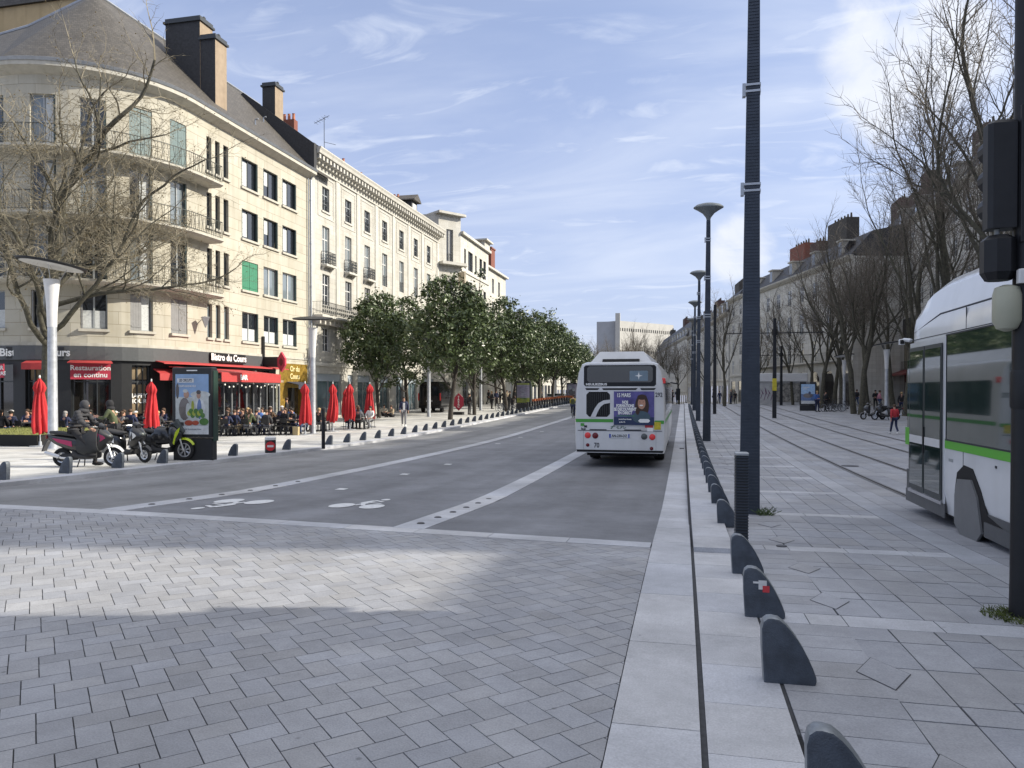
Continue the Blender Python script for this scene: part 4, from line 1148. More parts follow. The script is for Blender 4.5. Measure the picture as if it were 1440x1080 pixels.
mb = MB(); mb.poly([(-24.8, yAB, 18.8), (-24.8, yB1, 18.8), (-30.5, yB1, 22.4), (-30.5, yAB, 22.4)]); mb.poly([(-30.5, yAB, 22.4), (-30.5, yB1, 22.4), (-37.2, yB1, 18.2), (-37.2, yAB, 18.2)])
part(mb, 'roof', M_SLATE, rootB, fixn=False)
mb = MB(); mb.prism([(-25.3, 16.8), (-25.0, 18.9), (-30.5, 22.9), (-37.2, 18.6), (-37.2, 16.8)], 'y', yAB - .35, yAB - .02)
mb.box(-25.35, -25.0, yAB - .4, yAB - .03, 16.9, 18.95)
part(mb, 'party_wall', M_CHIMD, rootB)
def pots_stack(root, x, y, z, n=3, w=.3, along='x'):
    mb = MB(); L_ = n * .38
    mb.m(0); mb.box(x - (L_ / 2 if along == 'x' else .28), x + (L_ / 2 if along == 'x' else .28), y - (.28 if along == 'x' else L_ / 2), y + (.28 if along == 'x' else L_ / 2), z - 2.2, z)
    mb.m(1)
    for k in range(n):
        o_ = -L_ / 2 + .19 + .38 * k; c = (x + o_, y, z) if along == 'x' else (x, y + o_, z)
        mb.lathe([(.13, -.02), (.10, .45), (.13, .5)], c, 8)
    return part(mb, 'chimney', [M_BRICK, M_POT], root)
for px, X_, z_ in ((408, -29.6, 22.5), (478, -28.5, 20.9), (500, -28.5, 20.6), (553, -29, 21.3), (560, -29.5, 21.6)):
    x, y = at_x(px, X_); y = max(y, yAB + .2); pots_stack(rootB, x, min(y, yB1 - 1), z_, 3 if px < 500 else 4)
# antenna
x, y = at_x(457, -28); mb = MB(); mb.cyl((x, y, 20), (x, y, 23.6), .025, n=5); mb.cyl((x - .8, y - .1, 23.1), (x + .4, y + .1, 23.7), .02, n=4); mb.cyl((x, y, 21.6), (x + 1, y, 21.3), .02, n=4)
for k in range(5): mb.cyl((x - .7 + .22 * k, y - .35, 23.15 + .11 * k), (x - .7 + .22 * k, y + .35, 23.15 + .11 * k), .012, n=4)
part(mb, 'antenna', M_IRON, rootB)
# dormer
x, y = at_x(583, -26.8); mb = MB(); mb.m(0); mb.box(x - 2.6, x, y - .8, y + .8, 18.9, 21.0)
mb.m(1); mb.prism([(-1.05, 21.0), (1.05, 21.0), (1.0, 21.12), (0, 21.75), (-1.0, 21.12)], 'x', x - 2.8, x + .4)
mb.m(2); mb.box(x + .001, x + .03, y - .55, y + .55, 19.5, 20.8)
for v in mb.v[-0:]: pass
mb2 = MB()
mb.v = [(a, b, c) for a, b, c in mb.v]
# roof prism above was built around y=0: shift it
cnt = 8
for i in range(8, 8 + 10): a, b, c = mb.v[i]; mb.v[i] = (a, b + y, c)
part(mb, 'dormer', [M_CHIMD, M_SLATE, M_FRW], rootB)

# hanging planted basket / autumn shrub over the door at px 458-483
# ---------------------------------------------------------------- building C : pale corner block with little tower, and D
yC0 = yB1 + .02; yC1 = at_x(687, -23.8)[1]; yD1 = at_x(711, -24.5)[1]
PC = Path([(-25.55, yC0), (-23.8, yC0 + 2.35), (-23.8, yC1)])
rootC = thing('corner_house', 'white corner house with arched tower window and overhanging tower slab', 'building', (-28, 84, 0))
cs = math.hypot(1.75, 2.35); ops = []; wl = []
for z0, z1 in ((4.6, 6.6), (8.3, 10.2), (11.6, 13.5), (15.7, 17.7)):
    ops.append((cs / 2 - .45, cs / 2 + .45, z0, z1 if z0 < 15 else 19.2)); wl.append((cs / 2, z0, winproto(.9, (z1 if z0 < 15 else 19.2) - z0, 'casement', frame=M_FRW, rail=('inset', .9, 0) if z0 > 15 else None)))
for z0, z1 in ((4.6, 6.8), (8.2, 10.4), (11.8, 13.9), (15.4, 17.6)):
    for c_, w_ in ((cs + 1.7, .7), (cs + 3.9, 1.9), (cs + 6.2, .7), (cs + 8.4, 1.2), (cs + 10.2, 1.2)):
        if c_ + w_ / 2 < PC.L: ops.append((c_ - w_ / 2, c_ + w_ / 2, z0, z1)); wl.append((c_, z0, winproto(w_, z1 - z0, 'casement' if w_ > 1 else 'single', frame=M_FRD)))
for c_ in (cs + 1.8, cs + 5, cs + 8.4): ops.append((c_ - 1.1, c_ + 1.1, -.1, 2.8)); wl.append((c_, -.1, winproto(2.2, 2.9, 'cross', frame=M_FRG)))
mb = MB(); wall_grid(mb, PC, 0, PC.L, -.6, 19.0, ops, rev=.22); wall_grid(mb, PC, 0, cs, 19.0, 20.7, [(cs / 2 - .45, cs / 2 + .45, 15.7, 19.2)], rev=.22)
mb.poly([(-37, yC0, 0), (-25.55, yC0, 0), (-25.55, yC0, 20.7), (-37, yC0, 20.7)]); mb.poly([(-23.8, yC1, 0), (-37, yC1, 0), (-37, yC1, 19), (-23.8, yC1, 19)])
mb.poly([(-23.8, yC0 + 2.35, 19), (-23.8, yC0 + 2.35, 20.7), (-27, yC0 + 4, 20.7), (-27, yC0 + 4, 19)])
mb.poly([(-25.55, yC0, 20.7), (-23.8, yC0 + 2.35, 20.7), (-27, yC0 + 4, 20.7), (-30, yC0, 20.7)])
part(mb, 'wall', M_STONEC, rootC)
for s_, z, pr in wl: put_win(PC, s_, z, pr, rootC)
mb = MB(); pbox(mb, PC, -.3, cs + .3, 20.7, 20.95, -3, .6); part(mb, 'tower_slab', M_TRIMB, rootC)
mb = MB(); pbox(mb, PC, cs, PC.L + .2, 18.9, 19.2, -2, .35); pbox(mb, PC, cs + .1, PC.L, 14.9, 15.1, -.02, .12); pbox(mb, PC, 0, cs + .4, 15.3, 15.6, 0, .8); part(mb, 'cornice', M_TRIMB, rootC)
mb = MB(); pbox(mb, PC, PC.L - 2.2, PC.L + .3, 19.2, 20.1, -2, .1); pbox(mb, PC, PC.L - 2.6, PC.L + .5, 20.1, 20.3, -2.2, .5); part(mb, 'parapet_pier', M_TRIMB, rootC)
mb = MB(); mb.poly([(-24, yC0 + 3, 19.2), (-24, yC1, 19.2), (-31, yC1, 21.5), (-31, yC0 + 3, 21.5)]); part(mb, 'roof', M_SLATE, rootC, fixn=False)
board(641.5, 643.5, 12.6, 14.6, .3, None, .3, mat('hanging_sign', (.42, .36, .26), .7, var=.4, scale=2), P=PC, root=rootC, thick=1.1, name='hanging_sign')

PD = Path([(-24.5, yC1 + .05), (-24.5, yD1)])
rootD = thing('narrow_house', 'narrow white house with tall red brick chimney ending the left row', 'building', (-29, 98, 0))
ops = []; wl = []
for z0 in (4.6, 8.2, 11.6, 14.6):
    for c_ in (1.8, 5, 8.3): 
        if c_ + .6 < PD.L: ops.append((c_ - .5, c_ + .5, z0, z0 + 1.9)); wl.append((c_, z0, winproto(1.0, 1.9, 'casement', frame=M_FRW)))
mb = MB(); wall_grid(mb, PD, 0, PD.L, -.6, 17.6, ops, rev=.2); mb.poly([(-24.5, yD1, 0), (-37, yD1, 0), (-37, yD1, 17.6), (-24.5, yD1, 17.6)])
part(mb, 'wall', M_STONEC, rootD)
for s_, z, pr in wl: put_win(PD, s_, z, pr, rootD)
mb = MB(); pbox(mb, PD, 0, PD.L + .3, 17.5, 17.75, -.3, .4); pbox(mb, PD, 0, PD.L, 10.9, 11.1, 0, .15); part(mb, 'cornice', M_TRIMB, rootD)
mb = MB(); mb.poly([(-24.1, yC1, 17.75), (-24.1, yD1, 17.75), (-30, yD1, 20.2), (-30, yC1, 20.2)]); part(mb, 'roof', M_SLATE, rootD, fixn=False)
mb = MB(); x, y = at_x(692, -25.2); mb.box(x - 2.2, x, y - .5, y + 1.6, 17.5, 20.9); mb.box(x - 2.3, x + .1, y - .6, y + 1.7, 20.9, 21.1); mb.lathe([(.12, 21.1), (.1, 21.9)], (x - .6, y + .3, 0), 6)
part(mb, 'chimney', M_BRICK, rootD)
# ================================================================ buildings on the right and far away
M_ROOFD = slate_mat('slate_dark', (.045, .047, .055))
M_SHOPD = mat('shop_dark', (.03, .03, .032), .4, var=.3)
M_DKST = mat('sooty_stone', (.06, .055, .05), .9, var=.3)
def house(name, label, pts, z0, H, floors, bay, wallm, base=(-24, 0), gf=3.6, winw=1.1, frame=None, roofh=2.8, arches=False, depth=9,
          balc=True, chim=(), roof=None, shop=None, cat='building', s_from=None, dormers=0, gl=None):
    P = Path(pts); root = thing(name, label, cat, (P.p[0].x, P.p[0].y, z0))
    ops = []; wl = []; n = max(1, int(P.L / bay)); frame = frame or M_FRW
    fh = (H - gf - .6) / floors
    for k in range(n):
        c = P.L * (k + .5) / n
        if any(abs(c - q) < winw / 2 + .25 for q in P.cum[1:-1]): continue
        for f in range(floors):
            a = z0 + gf + fh * f + (.25 if f < 2 else .7); h = (fh * .74 if f < 2 else fh * .56)
            ops.append((c - winw / 2, c + winw / 2, a, a + h))
            wl.append((c, a, winproto(round(winw, 2), round(h, 2), 'cross', frame=frame, glassm=gl or (M_GL2 if (k + f) % 3 == 0 else M_GL), rev=.08, rail=('inset', .8, 0) if f else None)))
        ops.append((c - bay * .38, c + bay * .38, z0 + .05, z0 + gf - .8))
    mb = MB(); wall_grid(mb, P, 0, P.L, z0 - .8, z0 + H, ops, rev=.08)
    a0, a1 = P.M(0, 0, 0), P.M(P.L, 0, 0); b0, b1 = P.M(0, 0, -depth), P.M(P.L, 0, -depth)
    for p, q in ((a0, b0), (a1, b1), (b0, b1)):
        mb.poly([(p[0], p[1], z0 - .8), (q[0], q[1], z0 - .8), (q[0], q[1], z0 + H), (p[0], p[1], z0 + H)])
    part(mb, 'wall', wallm, root)
    for c, a, pr in wl: put_win(P, c, a, pr, root)
    mb = MB()
    for k in range(n):
        c = P.L * (k + .5) / n; a, b = c - bay * .38, c + bay * .38
        mb.poly([P.M(a, z0 + .05, -.07), P.M(b, z0 + .05, -.07), P.M(b, z0 + gf - .8, -.07), P.M(a, z0 + gf - .8, -.07)])
    part(mb, 'shop_window', M_GLSH, root)
    if arches:
        mb = MB()
        for k in range(n):
            c = P.L * (k + .5) / n; r_ = bay * .38; zc = z0 + gf - .8 - r_
            for sg in (-1, 1):
                arcp = [(c + sg * r_ * math.cos(t), zc + r_ * math.sin(t)) for t in [PI / 2 * j / 6 for j in range(7)]]
                for p, q in zip(arcp, arcp[1:]): mb.poly([P.M(p[0], p[1], .002), P.M(c + sg * (r_ + .003), p[1], .002), P.M(c + sg * (r_ + .003), q[1], .002), P.M(q[0], q[1], .002)])
        part(mb, 'arch_spandrel', wallm, root)
    elif shop:
        mb = MB(); pbox(mb, P, .2, P.L - .2, z0 + gf - .85, z0 + gf - .3, 0, .12); part(mb, 'shop_fascia', shop, root)
    mb = MB(); pprof(mb, P, 0, P.L, [(0, z0 + H - .4), (.2, z0 + H - .35), (.5, z0 + H - .1), (.55, z0 + H), (.55, z0 + H + .12), (0, z0 + H + .12)])
    pbox(mb, P, 0, P.L, z0 + gf - .12, z0 + gf + .08, 0, .12)
    part(mb, 'cornice', M_TRIM, root)
    if balc:
        mb = MB(); pbox(mb, P, .3, P.L - .3, z0 + gf + .09, z0 + gf + .22, 0, .7)
        bl_ = part(mb, 'balcony', M_TRIM, root); railing(P, .35, P.L - .35, z0 + gf + .22, .66, h=.9, step=.22).build('balcony_railing', M_IRON, bl_)
    # mansard: steep face, then flat top
    qs = uniq([0] + P.inner(0, P.L) + [P.L]); zt_ = z0 + H + .12
    mb = MB()
    mb.loft([[P.M(t, zt_, .3), P.M(t, zt_ + roofh, -1.3 - roofh * .25), P.M(t, zt_ + roofh + .7, -depth / 2), P.M(t, zt_ + roofh, -depth + .5), P.M(t, zt_, -depth)] for t in qs])
    part(mb, 'roof', roof or M_ROOFD, root)
    for k in range(dormers):
        t = P.L * (k + .5) / dormers; mb = MB()
        pbox(mb, P, t - .55, t + .55, zt_ + .3, zt_ + 1.9, -2.2, -.15); pbox(mb, P, t - .7, t + .7, zt_ + 1.9, zt_ + 2.05, -2.4, .02)
        dm = part(mb, 'dormer', M_TRIM, root)
        mb = MB(); pbox(mb, P, t - .38, t + .38, zt_ + .5, zt_ + 1.8, -.2, -.12); mb.build('dormer_window', M_GL, dm)
    for (f, w_, hh, m_) in chim:
        t = P.L * f; mb = MB(); mb.m(0); pbox(mb, P, max(0.01, t - w_ / 2), min(P.L - .01, t + w_ / 2), zt_, zt_ + roofh + hh, -3.6, -2.2)
        mb.m(1); k = max(2, int(w_ / .75))
        for j in range(k):
            q = P.M(max(.1, min(P.L - .1, t - w_ / 2 + w_ * (j + .5) / k)), 0, -2.9); mb.lathe([(.13, zt_ + roofh + hh), (.09, zt_ + roofh + hh + .55)], (q[0], q[1], 0), 6)
        part(mb, 'chimney', [m_, M_DKST], root)
    return root, P
M_DKST = mat('sooty_stone', (.06, .055, .05), .9, var=.3)
M_CHR = mat('chimney_dark_brick', (.075, .045, .04), .9, var=.3, scale=8)
# near right side, outside the frame but casting the long shade over the crossing and the road
house('corner_building', 'tall corner building beside the camera shading the crossing', [(22, 11.5), (22, -34)], -.1, 21.5, 5, 3.6, M_STONER, roofh=3.4, balc=False)
house('low_annex', 'low annex between the two tall buildings near the crossing', [(22.2, 16.2), (22.2, 11.55)], -.1, 14.6, 3, 2.5, M_STONER2, roofh=1.0, balc=False)
house('apartment_house', 'tall shaded apartment house behind the tram with chimneys', [(22, 35), (22, 16.3)], -.2, 20.5, 5, 3.6, M_STONER, roofh=3.2, chim=((.3, 3, 1.2, M_BRICK), (.8, 3, 1.2, M_BRICK)), balc=False)
house('apartment_house', 'shaded pale apartment house with iron balconies behind the bare trees', [(22, 56), (22, 35.1)], -.2, 19.0, 5, 3.6, M_STONER, roofh=2.6, chim=((.2, 3, 1.5, M_BRICK), (.7, 2, 1.0, M_BRICK)))
rR, PR = house('mansard_house', 'shaded pale house with mansard roof above the red shop front', [(22, 89), (22, 56.1)], -.05, 18.6, 5, 2.8, M_STONER, roofh=3.0, chim=((.1, 2.2, 2.6, M_CHR), (.55, 3, 2.2, M_CHR)), dormers=6, shop=M_SHOPD)
# red shop front and slatted dark upper shop floor of that house (px 1262-1290)
M_REDW = mat('red_shop_wood', (.12, .022, .02), .55, var=.25)
a, b = PR.s_px(1264), PR.s_px(1300)
if a > b: a, b = b, a
mb = MB(); pbox(mb, PR, a, b, .0, 3.6, .13, .3); o_ = part(mb, 'red_shopfront', M_REDW, rR)
mb = MB()
for k in range(3): t = a + (b - a) * (k + .5) / 3; pbox(mb, PR, t - 1.0, t + 1.0, .1, 2.6, .305, .32)
mb.build('shop_window', M_GLSH, o_)
mb = MB(); pprof(mb, PR, a - .4, b + .4, [(.3, 3.9), (2.0, 3.35), (2.0, 3.2), (.3, 3.5)]); part(mb, 'awning', M_REDW, rR)
mb = MB(); pbox(mb, PR, a, b, 6.9, 8.9, .0, .5); part(mb, 'sign_panel', M_BLK, rR)
mb = MB()
k = a
while k < b: pbox(mb, PR, k, k + .25, 4.0, 6.85, .1, .35); k += .6
part(mb, 'slat_screen', mat('slat_wood', (.22, .20, .15), .7), rR)
house('arcade_house', 'narrow pale house with arched first floor windows beside the red shop', [(22, 100), (22, 89.1)], .1, 18.4, 4, 3.2, M_STONER, arches=True, gf=4.2, roofh=3.0, chim=((.3, 3.5, 2.4, M_CHR), (.9, 2, 1.6, M_CHR)))
# house turned towards the camera, closing the square
rF, PF = house('arched_house', 'long pale house with arched ground floor and brick chimney stacks across the square', [(8.6, 113), (16.6, 81.5)], .12, 15.2, 3, 3.3, M_STONER, arches=True, gf=4.6, roofh=2.4, depth=10,
      chim=((.74, 4.6, 2.8, M_DKST), (.40, 4.6, 2.2, M_BRICK), (.56, 2.6, 1.6, M_CHR)), dormers=5)
house('gable_house', 'taller white house end at the left of the arched house', [(7.0, 121), (8.5, 113.2)], .0, 15.6, 4, 3.0, M_STONEC, roofh=.8, gf=4, balc=False)
house('side_house', 'shaded plain house closing the gap right of the arched house', [(17.1, 82.3), (21.9, 86.5)], .1, 15.0, 4, 3.0, M_STONER2, roofh=1.2, gf=4, balc=False, depth=1.8)
house('far_right_house', 'far dark roofed house behind the lamp posts', [(1.0, 180), (6.8, 121.5)], -.6, 14.5, 4, 3.3, M_STONER, roofh=3.6, dormers=12, chim=((.9, 4, 1.6, M_DKST), (.5, 4, 1.4, M_CHR), (.2, 3, 1.4, M_CHR)), balc=False, gf=4)
house('farther_right_house', 'farthest mansard house of the right hand row with white dormers', [(-9, 262), (.8, 181)], -2.5, 17, 4, 3.6, M_STONER, roofh=4.5, dormers=14, chim=((.7, 4, 1.8, M_CHR), (.3, 3, 1.4, M_DKST)), balc=False, gf=4)
# far white slab building at the end of the street
wb = thing('slab_building', 'far white modern slab building with rows of small windows above the trees', 'building', (-30, 395, -5))
M_WH = mat('white_render', (.44, .43, .40), .85, var=.08, scale=.3)
M_WG = mat('grey_render', (.33, .34, .36), .85, var=.08, scale=.3)
def pxY(px, Y):
    t = (px - 720) / FPX; return Y * (t * CY - SY) / (CY + t * SY)
xl, xm, xr_ = pxY(839, 395), pxY(868, 395), pxY(936, 420)
H_ = CAMZ + (550 - 452) / FPX * (395 * CY - xm * SY)
mb = MB(); mb.m(0); mb.loft([[(xl, 395, -8), (xm, 395, -8), (xm + 4, 415, -8), (xl + 4, 415, -8)], [(xl, 395, H_), (xm, 395, H_), (xm + 4, 415, H_), (xl + 4, 415, H_)]])
part(mb, 'stair_tower', M_WG, wb)
PW = Path([(xm + .3, 394), (xr_ + 4, 428)]); ops = []
z_ = H_ - 5
while z_ > 6:
    t = 1.5
    while t < PW.L - 1.5: ops.append((t, t + .9, z_, z_ + 1.7)); t += 1.7
    z_ -= 11.5
mb = MB(); wall_grid(mb, PW, 0, PW.L, -8, H_, ops, rev=.4); pbox(mb, PW, 0, PW.L, H_ - .5, H_ + .3, -12, -.01)
part(mb, 'wall', M_WH, wb)
mb = MB()
for o_ in ops: pbox(mb, PW, o_[0], o_[1], o_[2], o_[3], -.45, -.38)
part(mb, 'window_row', M_GL, wb)
mb = MB(); mb.box(xm - .8, xm + 1.6, 392, 393.9, -8, H_ + 4); part(mb, 'corner_pylon', M_WH, wb)
# left row continues beyond the trees
house('far_left_house', 'pale house at the far end of the left row seen through the trees', [(-24.8, yD1 + 8), (-24.8, yD1 + 42)], .0, 12.0, 3, 3.4, M_STONEC, roofh=2.4, balc=False, dormers=4)
house('farthest_left_house', 'last low pale house of the left row beyond the trees', [(-25.2, 152), (-26, 215)], -.8, 11.5, 3, 3.6, M_STONEC, roofh=2.2, balc=False)
# ================================================================ trees
M_BARKD = mat('bark_dark', (.050, .043, .036), .95, var=.35, scale=14, bump=.6, bscale=30)
M_BARKR = mat('bark_mottled', (.065, .058, .048), .95, var=.35, scale=8, col2=(.11, .105, .075), bump=.6, bscale=30)  # brown bark mottled with a paler olive tone
M_TWIG = mat('twig', (.21, .185, .135), .9, var=.3, scale=3)
M_TWIGD = mat('twig_dark', (.15, .13, .105), .9, var=.3, scale=3)
M_BUD = mat('seed_ball', (.12, .09, .04), .95, var=.3)
def leaf_mat(name, a, b):
    m_ = bpy.data.materials.new(name); m_.use_nodes = True
    nt = m_.node_tree; bs = nt.nodes['Principled BSDF']; L = nt.links
    at_ = _n(nt, 'ShaderNodeAttribute', attribute_name='Col')
    mx = _n(nt, 'ShaderNodeMix', data_type='RGBA'); L.new(at_.outputs['Fac'], mx.inputs['Factor'])
    mx.inputs['A'].default_value = (*a, 1); mx.inputs['B'].default_value = (*b, 1)
    L.new(mx.outputs['Result'], bs.inputs['Base Color']); bs.inputs['Roughness'].default_value = .38
    bs.inputs['Specular IOR Level'].default_value = .5
    MATS[name] = m_; return m_
M_LEAF = leaf_mat('magnolia_leaf', (.028, .048, .018), (.10, .135, .045))

class Tree:
    def __init__(s, seed): s.r = random.Random(seed); s.w = MB(); s.t = MB(); s.tips = []; s.mids = []; s.nseg = 0
    def rnd_dir(s, d, ang):
        a = d.orthogonal().normalized(); a.rotate(Matrix.Rotation(s.r.uniform(0, 2 * PI), 3, d))
        return (d * math.cos(ang) + a * math.sin(ang)).normalized()
    def branch(s, p, d, L_, r0, lev, P):
        """P: dict of per-level settings"""
        n = max(2, int(L_ / P['seg'][lev])); pts = [p]; rad = [r0]; q = p.copy(); dd = d.copy()
        rend = r0 * P['taper'][lev]
        for k in range(n):
            dd = (dd + Vector((s.r.gauss(0, 1), s.r.gauss(0, 1), s.r.gauss(0, .6))) * P['wob'][lev] + Vector((0, 0, P['up'][lev]))).normalized()
            q = q + dd * (L_ / n); pts.append(q.copy()); rad.append(r0 + (rend - r0) * (k + 1) / n)
        sides = 8 if lev == 0 else (6 if lev == 1 else (4 if lev == 2 else 3))
        (s.w if lev < P['twiglev'] else s.t).tube(pts, rad, sides, caps=lev < 2); s.nseg += n
        if lev >= P['levels']:
            s.tips.append(pts[-1]); s.mids.append(pts[len(pts) // 2]); return
        nc = P['kids'][lev]; nc = s.r.randint(nc[0], nc[1])
        for k in range(nc):
            f = P['start'][lev] + (1 - P['start'][lev]) * (k + s.r.uniform(.1, .9)) / nc
            f = min(f, .99); i = min(int(f * n), n - 1); t = f * n - i
            pp = pts[i].lerp(pts[i + 1], t); bd = (pts[i + 1] - pts[i]).normalized()
            ang = R(s.r.uniform(*P['ang'][lev])); nd = s.rnd_dir(bd, ang)
            if nd.z < P['minz'][lev]: nd.z = P['minz'][lev] + s.r.random() * .2; nd.normalize()
            s.branch(pp, nd, L_ * s.r.uniform(*P['len'][lev]) * (1.1 - .4 * f), max(P.get('rmin', .009), (rad[i] * (1 - t) + rad[i + 1] * t) * P['rr'][lev]), lev + 1, P)
        # leader continues
        if lev < P['levels']:
            s.branch(pts[-1], dd, L_ * P['lead'][lev], rend, lev + 1, P)

def normalise(T, H, rad):
    zs = sorted(v[2] for v in T.t.v)[int(len(T.t.v) * .985)]; q = sorted(math.hypot(v[0], v[1]) for v in T.t.v)[int(len(T.t.v) * .97)]
    a, b = rad / q, H / zs
    def f(v): return (v[0] * a, v[1] * a, v[2] * b)
    # trunks keep their girth: scale positions only above the fork smoothly
    T.w.v = [f(v) if v[2] > 3 else (v[0], v[1], v[2] * b) for v in T.w.v]; T.t.v = [f(v) for v in T.t.v]
    T.tips = [Vector(f(v)) for v in T.tips]
    return T
def evergreen(seed, H=10.0, r=2.95, nleaf=9000, base=2.9):
    T = Tree(seed); rr = T.r
    P = dict(levels=3, twiglev=2, seg=(.7, .5, .4, .3), taper=(.55, .4, .3, .3), wob=(.05, .13, .2, .2), up=(.02, .06, .03, .0), kids=((7, 9), (4, 5), (3, 4)),
             start=(.25, .3, .2), ang=((30, 65), (25, 60), (25, 60)), len=((.45, .62), (.4, .6), (.4, .6)), rr=(.5, .55, .55), lead=(.5, .4, .4), minz=(.1, -.2, -.4))
    T.branch(Vector((0, 0, -.1)), Vector((0, 0, 1)), H * .58, .17, 0, P)
    lf = MB()
    # leaf clumps spread through an uneven crown volume
    clumps = []
    for k in range(210):
        for _ in range(40):
            u = Vector((rr.uniform(-1, 1), rr.uniform(-1, 1), rr.uniform(-1, 1)))
            if .25 < u.length < 1: break
        zz = u.z; w_ = r * (1.0 if zz < -.1 else (1 - .45 * (zz + .1) ** 2)) * rr.uniform(.8, 1.12)
        c = Vector((u.x * w_, u.y * w_, base + (H - base) * (zz + 1) / 2)); clumps.append((c, rr.uniform(.32, .75)))
    for p in T.tips[::3]: clumps.append((p, .45))
    per = nleaf // len(clumps)
    for c, s_ in clumps:
        tone = rr.random()
        for k in range(per):
            o = Vector((rr.gauss(0, .5), rr.gauss(0, .5), rr.gauss(0, .42))) * s_; p = c + o
            if p.z < base - .7: continue
            n = (o.normalized() if o.length > .01 else Vector((0, 0, 1))) + Vector((rr.gauss(0, .6), rr.gauss(0, .6), rr.gauss(0, .6) + .3)); n.normalize()
            a = n.orthogonal().normalized(); a.rotate(Matrix.Rotation(rr.uniform(0, 6.28), 3, n)); b = n.cross(a)
            l, w_ = rr.uniform(.12, .2), rr.uniform(.05, .08)
            v = min(1, max(0, .35 * tone + .65 * rr.random())); lf.ccol = (v, v, v)
            lf.poly([p - a * l, p + b * w_, p + a * l, p - b * w_])
    return T, lf
def place_tree_obj(T, lf, name, label, group, mt, mtw, leafm=None):
    root = thing(name, label, 'tree', (0, 0, 0), 0, group)
    T.w.build('trunk', mt, root, smooth=True, sharp=80)
    if lf is not None: lf.v = lf.v; lf.build('crown', leafm, root, fixn=False)
    if T.t.v: (T.t.build('twigs', mtw, root, fixn=False))
    return root
GE = 'evergreen street trees on the left pavement'
eg = []
for sd_ in (11, 12, 13):
    T, lf = evergreen(sd_); o = place_tree_obj(T, lf, 'evergreen_tree', '', GE, M_BARKD, M_BARKD, M_LEAF); eg.append(snapshot(o))
spots = []
bases = [(533, 588), (573, 581.5), (633, 590), (667, 583.5)]
for px, py in bases: spots.append(at(px, py))
row1 = [(-15.5, y) for y in (66, 74, 82, 90, 98, 107, 117)]; row2 = [(-20.8, y) for y in (76, 84, 92, 101, 110)]
spots += [row1[0], row1[1], row2[0], row1[2], row2[1], row1[3], row2[2], row1[4], row2[3], row1[5], row2[4], row1[6]]
ordn = ['first', 'second', 'third', 'fourth', 'fifth', 'sixth', 'seventh', 'eighth', 'ninth', 'tenth', 'eleventh', 'twelfth', 'thirteenth', 'fourteenth', 'fifteenth', 'sixteenth', 'seventeenth',
        'eighteenth', 'nineteenth', 'twentieth']
elab = ['leftmost dark evergreen tree, set back beside the seated group', 'evergreen tree just right of the walking man, in the back row',
        'evergreen tree nearest the kerb, left of the red lozenge board', 'evergreen tree right of the red lozenge board and black van']
for i, (x, y) in enumerate(spots):
    lab = elab[i] if i < 4 else f'{ordn[i]} evergreen tree counted from the left, towards the map board and bicycles'
    tr = eg[i % 3]
    s_ = 1.0 + .06 * ((i * 37) % 5 - 2) / 2
    if i < 3: tr[0].location = (x, y, zg(x, y)); tr[0].scale = (s_, s_, s_); tr[0]['label'] = lab; tr[0].rotation_euler.z = i * 2.1
    else: dup(tr, (x, y, zg(x, y)), i * 1.7, lab, GE, s_)

# bare trees of the right side
def bare(seed, H, tr_, P_over=None, twig=M_TWIGD):
    T = Tree(seed)
    P = dict(levels=4, twiglev=3, seg=(.8, .7, .5, .35, .3), taper=(.62, .45, .4, .35, .3), wob=(.05, .10, .12, .16, .2), up=(.02, .07, .07, .05, .03),
             rmin=.010, kids=((4, 5), (5, 7), (6, 8), (5, 7)), start=(.62, .25, .12, .08), ang=((18, 42), (22, 45), (25, 50), (25, 55)), len=((1.15, 1.5), (.45, .62), (.42, .6), (.45, .65)),
             rr=(.55, .5, .5, .55), lead=(1.1, .5, .5, .5), minz=(.5, .1, -.1, -.3))
    if P_over: P.update(P_over)
    T.branch(Vector((0, 0, -.1)), Vector((T.r.uniform(-.05, .05), T.r.uniform(-.05, .05), 1)), H * .33, tr_, 0, P)
    return T
GB = 'bare street trees on the right side of the tram line'
bt = []
for sd_ in (31, 32, 33):
    T = normalise(bare(sd_, 17.5, .24), 15.4, 5.0); o = place_tree_obj(T, None, 'bare_tree', '', GB, M_BARKR, M_TWIGD); bt.append(snapshot(o))

rs = [(at(1201, 582), 1.0, 'bare tree with mossy foot beside the parked scooters'), (at(1221, 576.5), .95, 'leaning bare tree just right of the mossy footed tree'),
      (at(1174, 573), .95, 'bare tree directly behind the bicycles and left of the pale lamp'), (at(1155, 574), .95, 'bare tree just right of the blue advertising board'),
      (at(1141, 571), .85, 'bare tree behind the blue advertising board'), ((14.2, 46), 1.3, 'tall bare tree behind the tram, second from the right edge'),
      ((14.4, 38), 1.32, 'tall bare tree behind the traffic signal at the right edge'), ((14.6, 54), 1.2, 'tall bare tree rising above the tram nose'),
      (at(1019, 571), .8, 'small bare tree left of the thick ribbed mast'), ((9.5, 100), .7, 'small bare tree far off beside the arched house'),
      ((17.5, 70), 1.0, 'bare tree beside the red shop front'), ((17.5, 50), 1.1, 'tall bare tree close to the right hand facades'), ((13.2, 62), 1.0, 'tall bare tree between the red jacketed child and the tram nose'), ((15.8, 60), 1.05, 'tall bare tree right beside the red shop awning'), ((14.6, 76), .95, 'bare tree behind the mossy footed tree'), ((11.8, 88), .8, 'slim bare tree before the arched windows')]
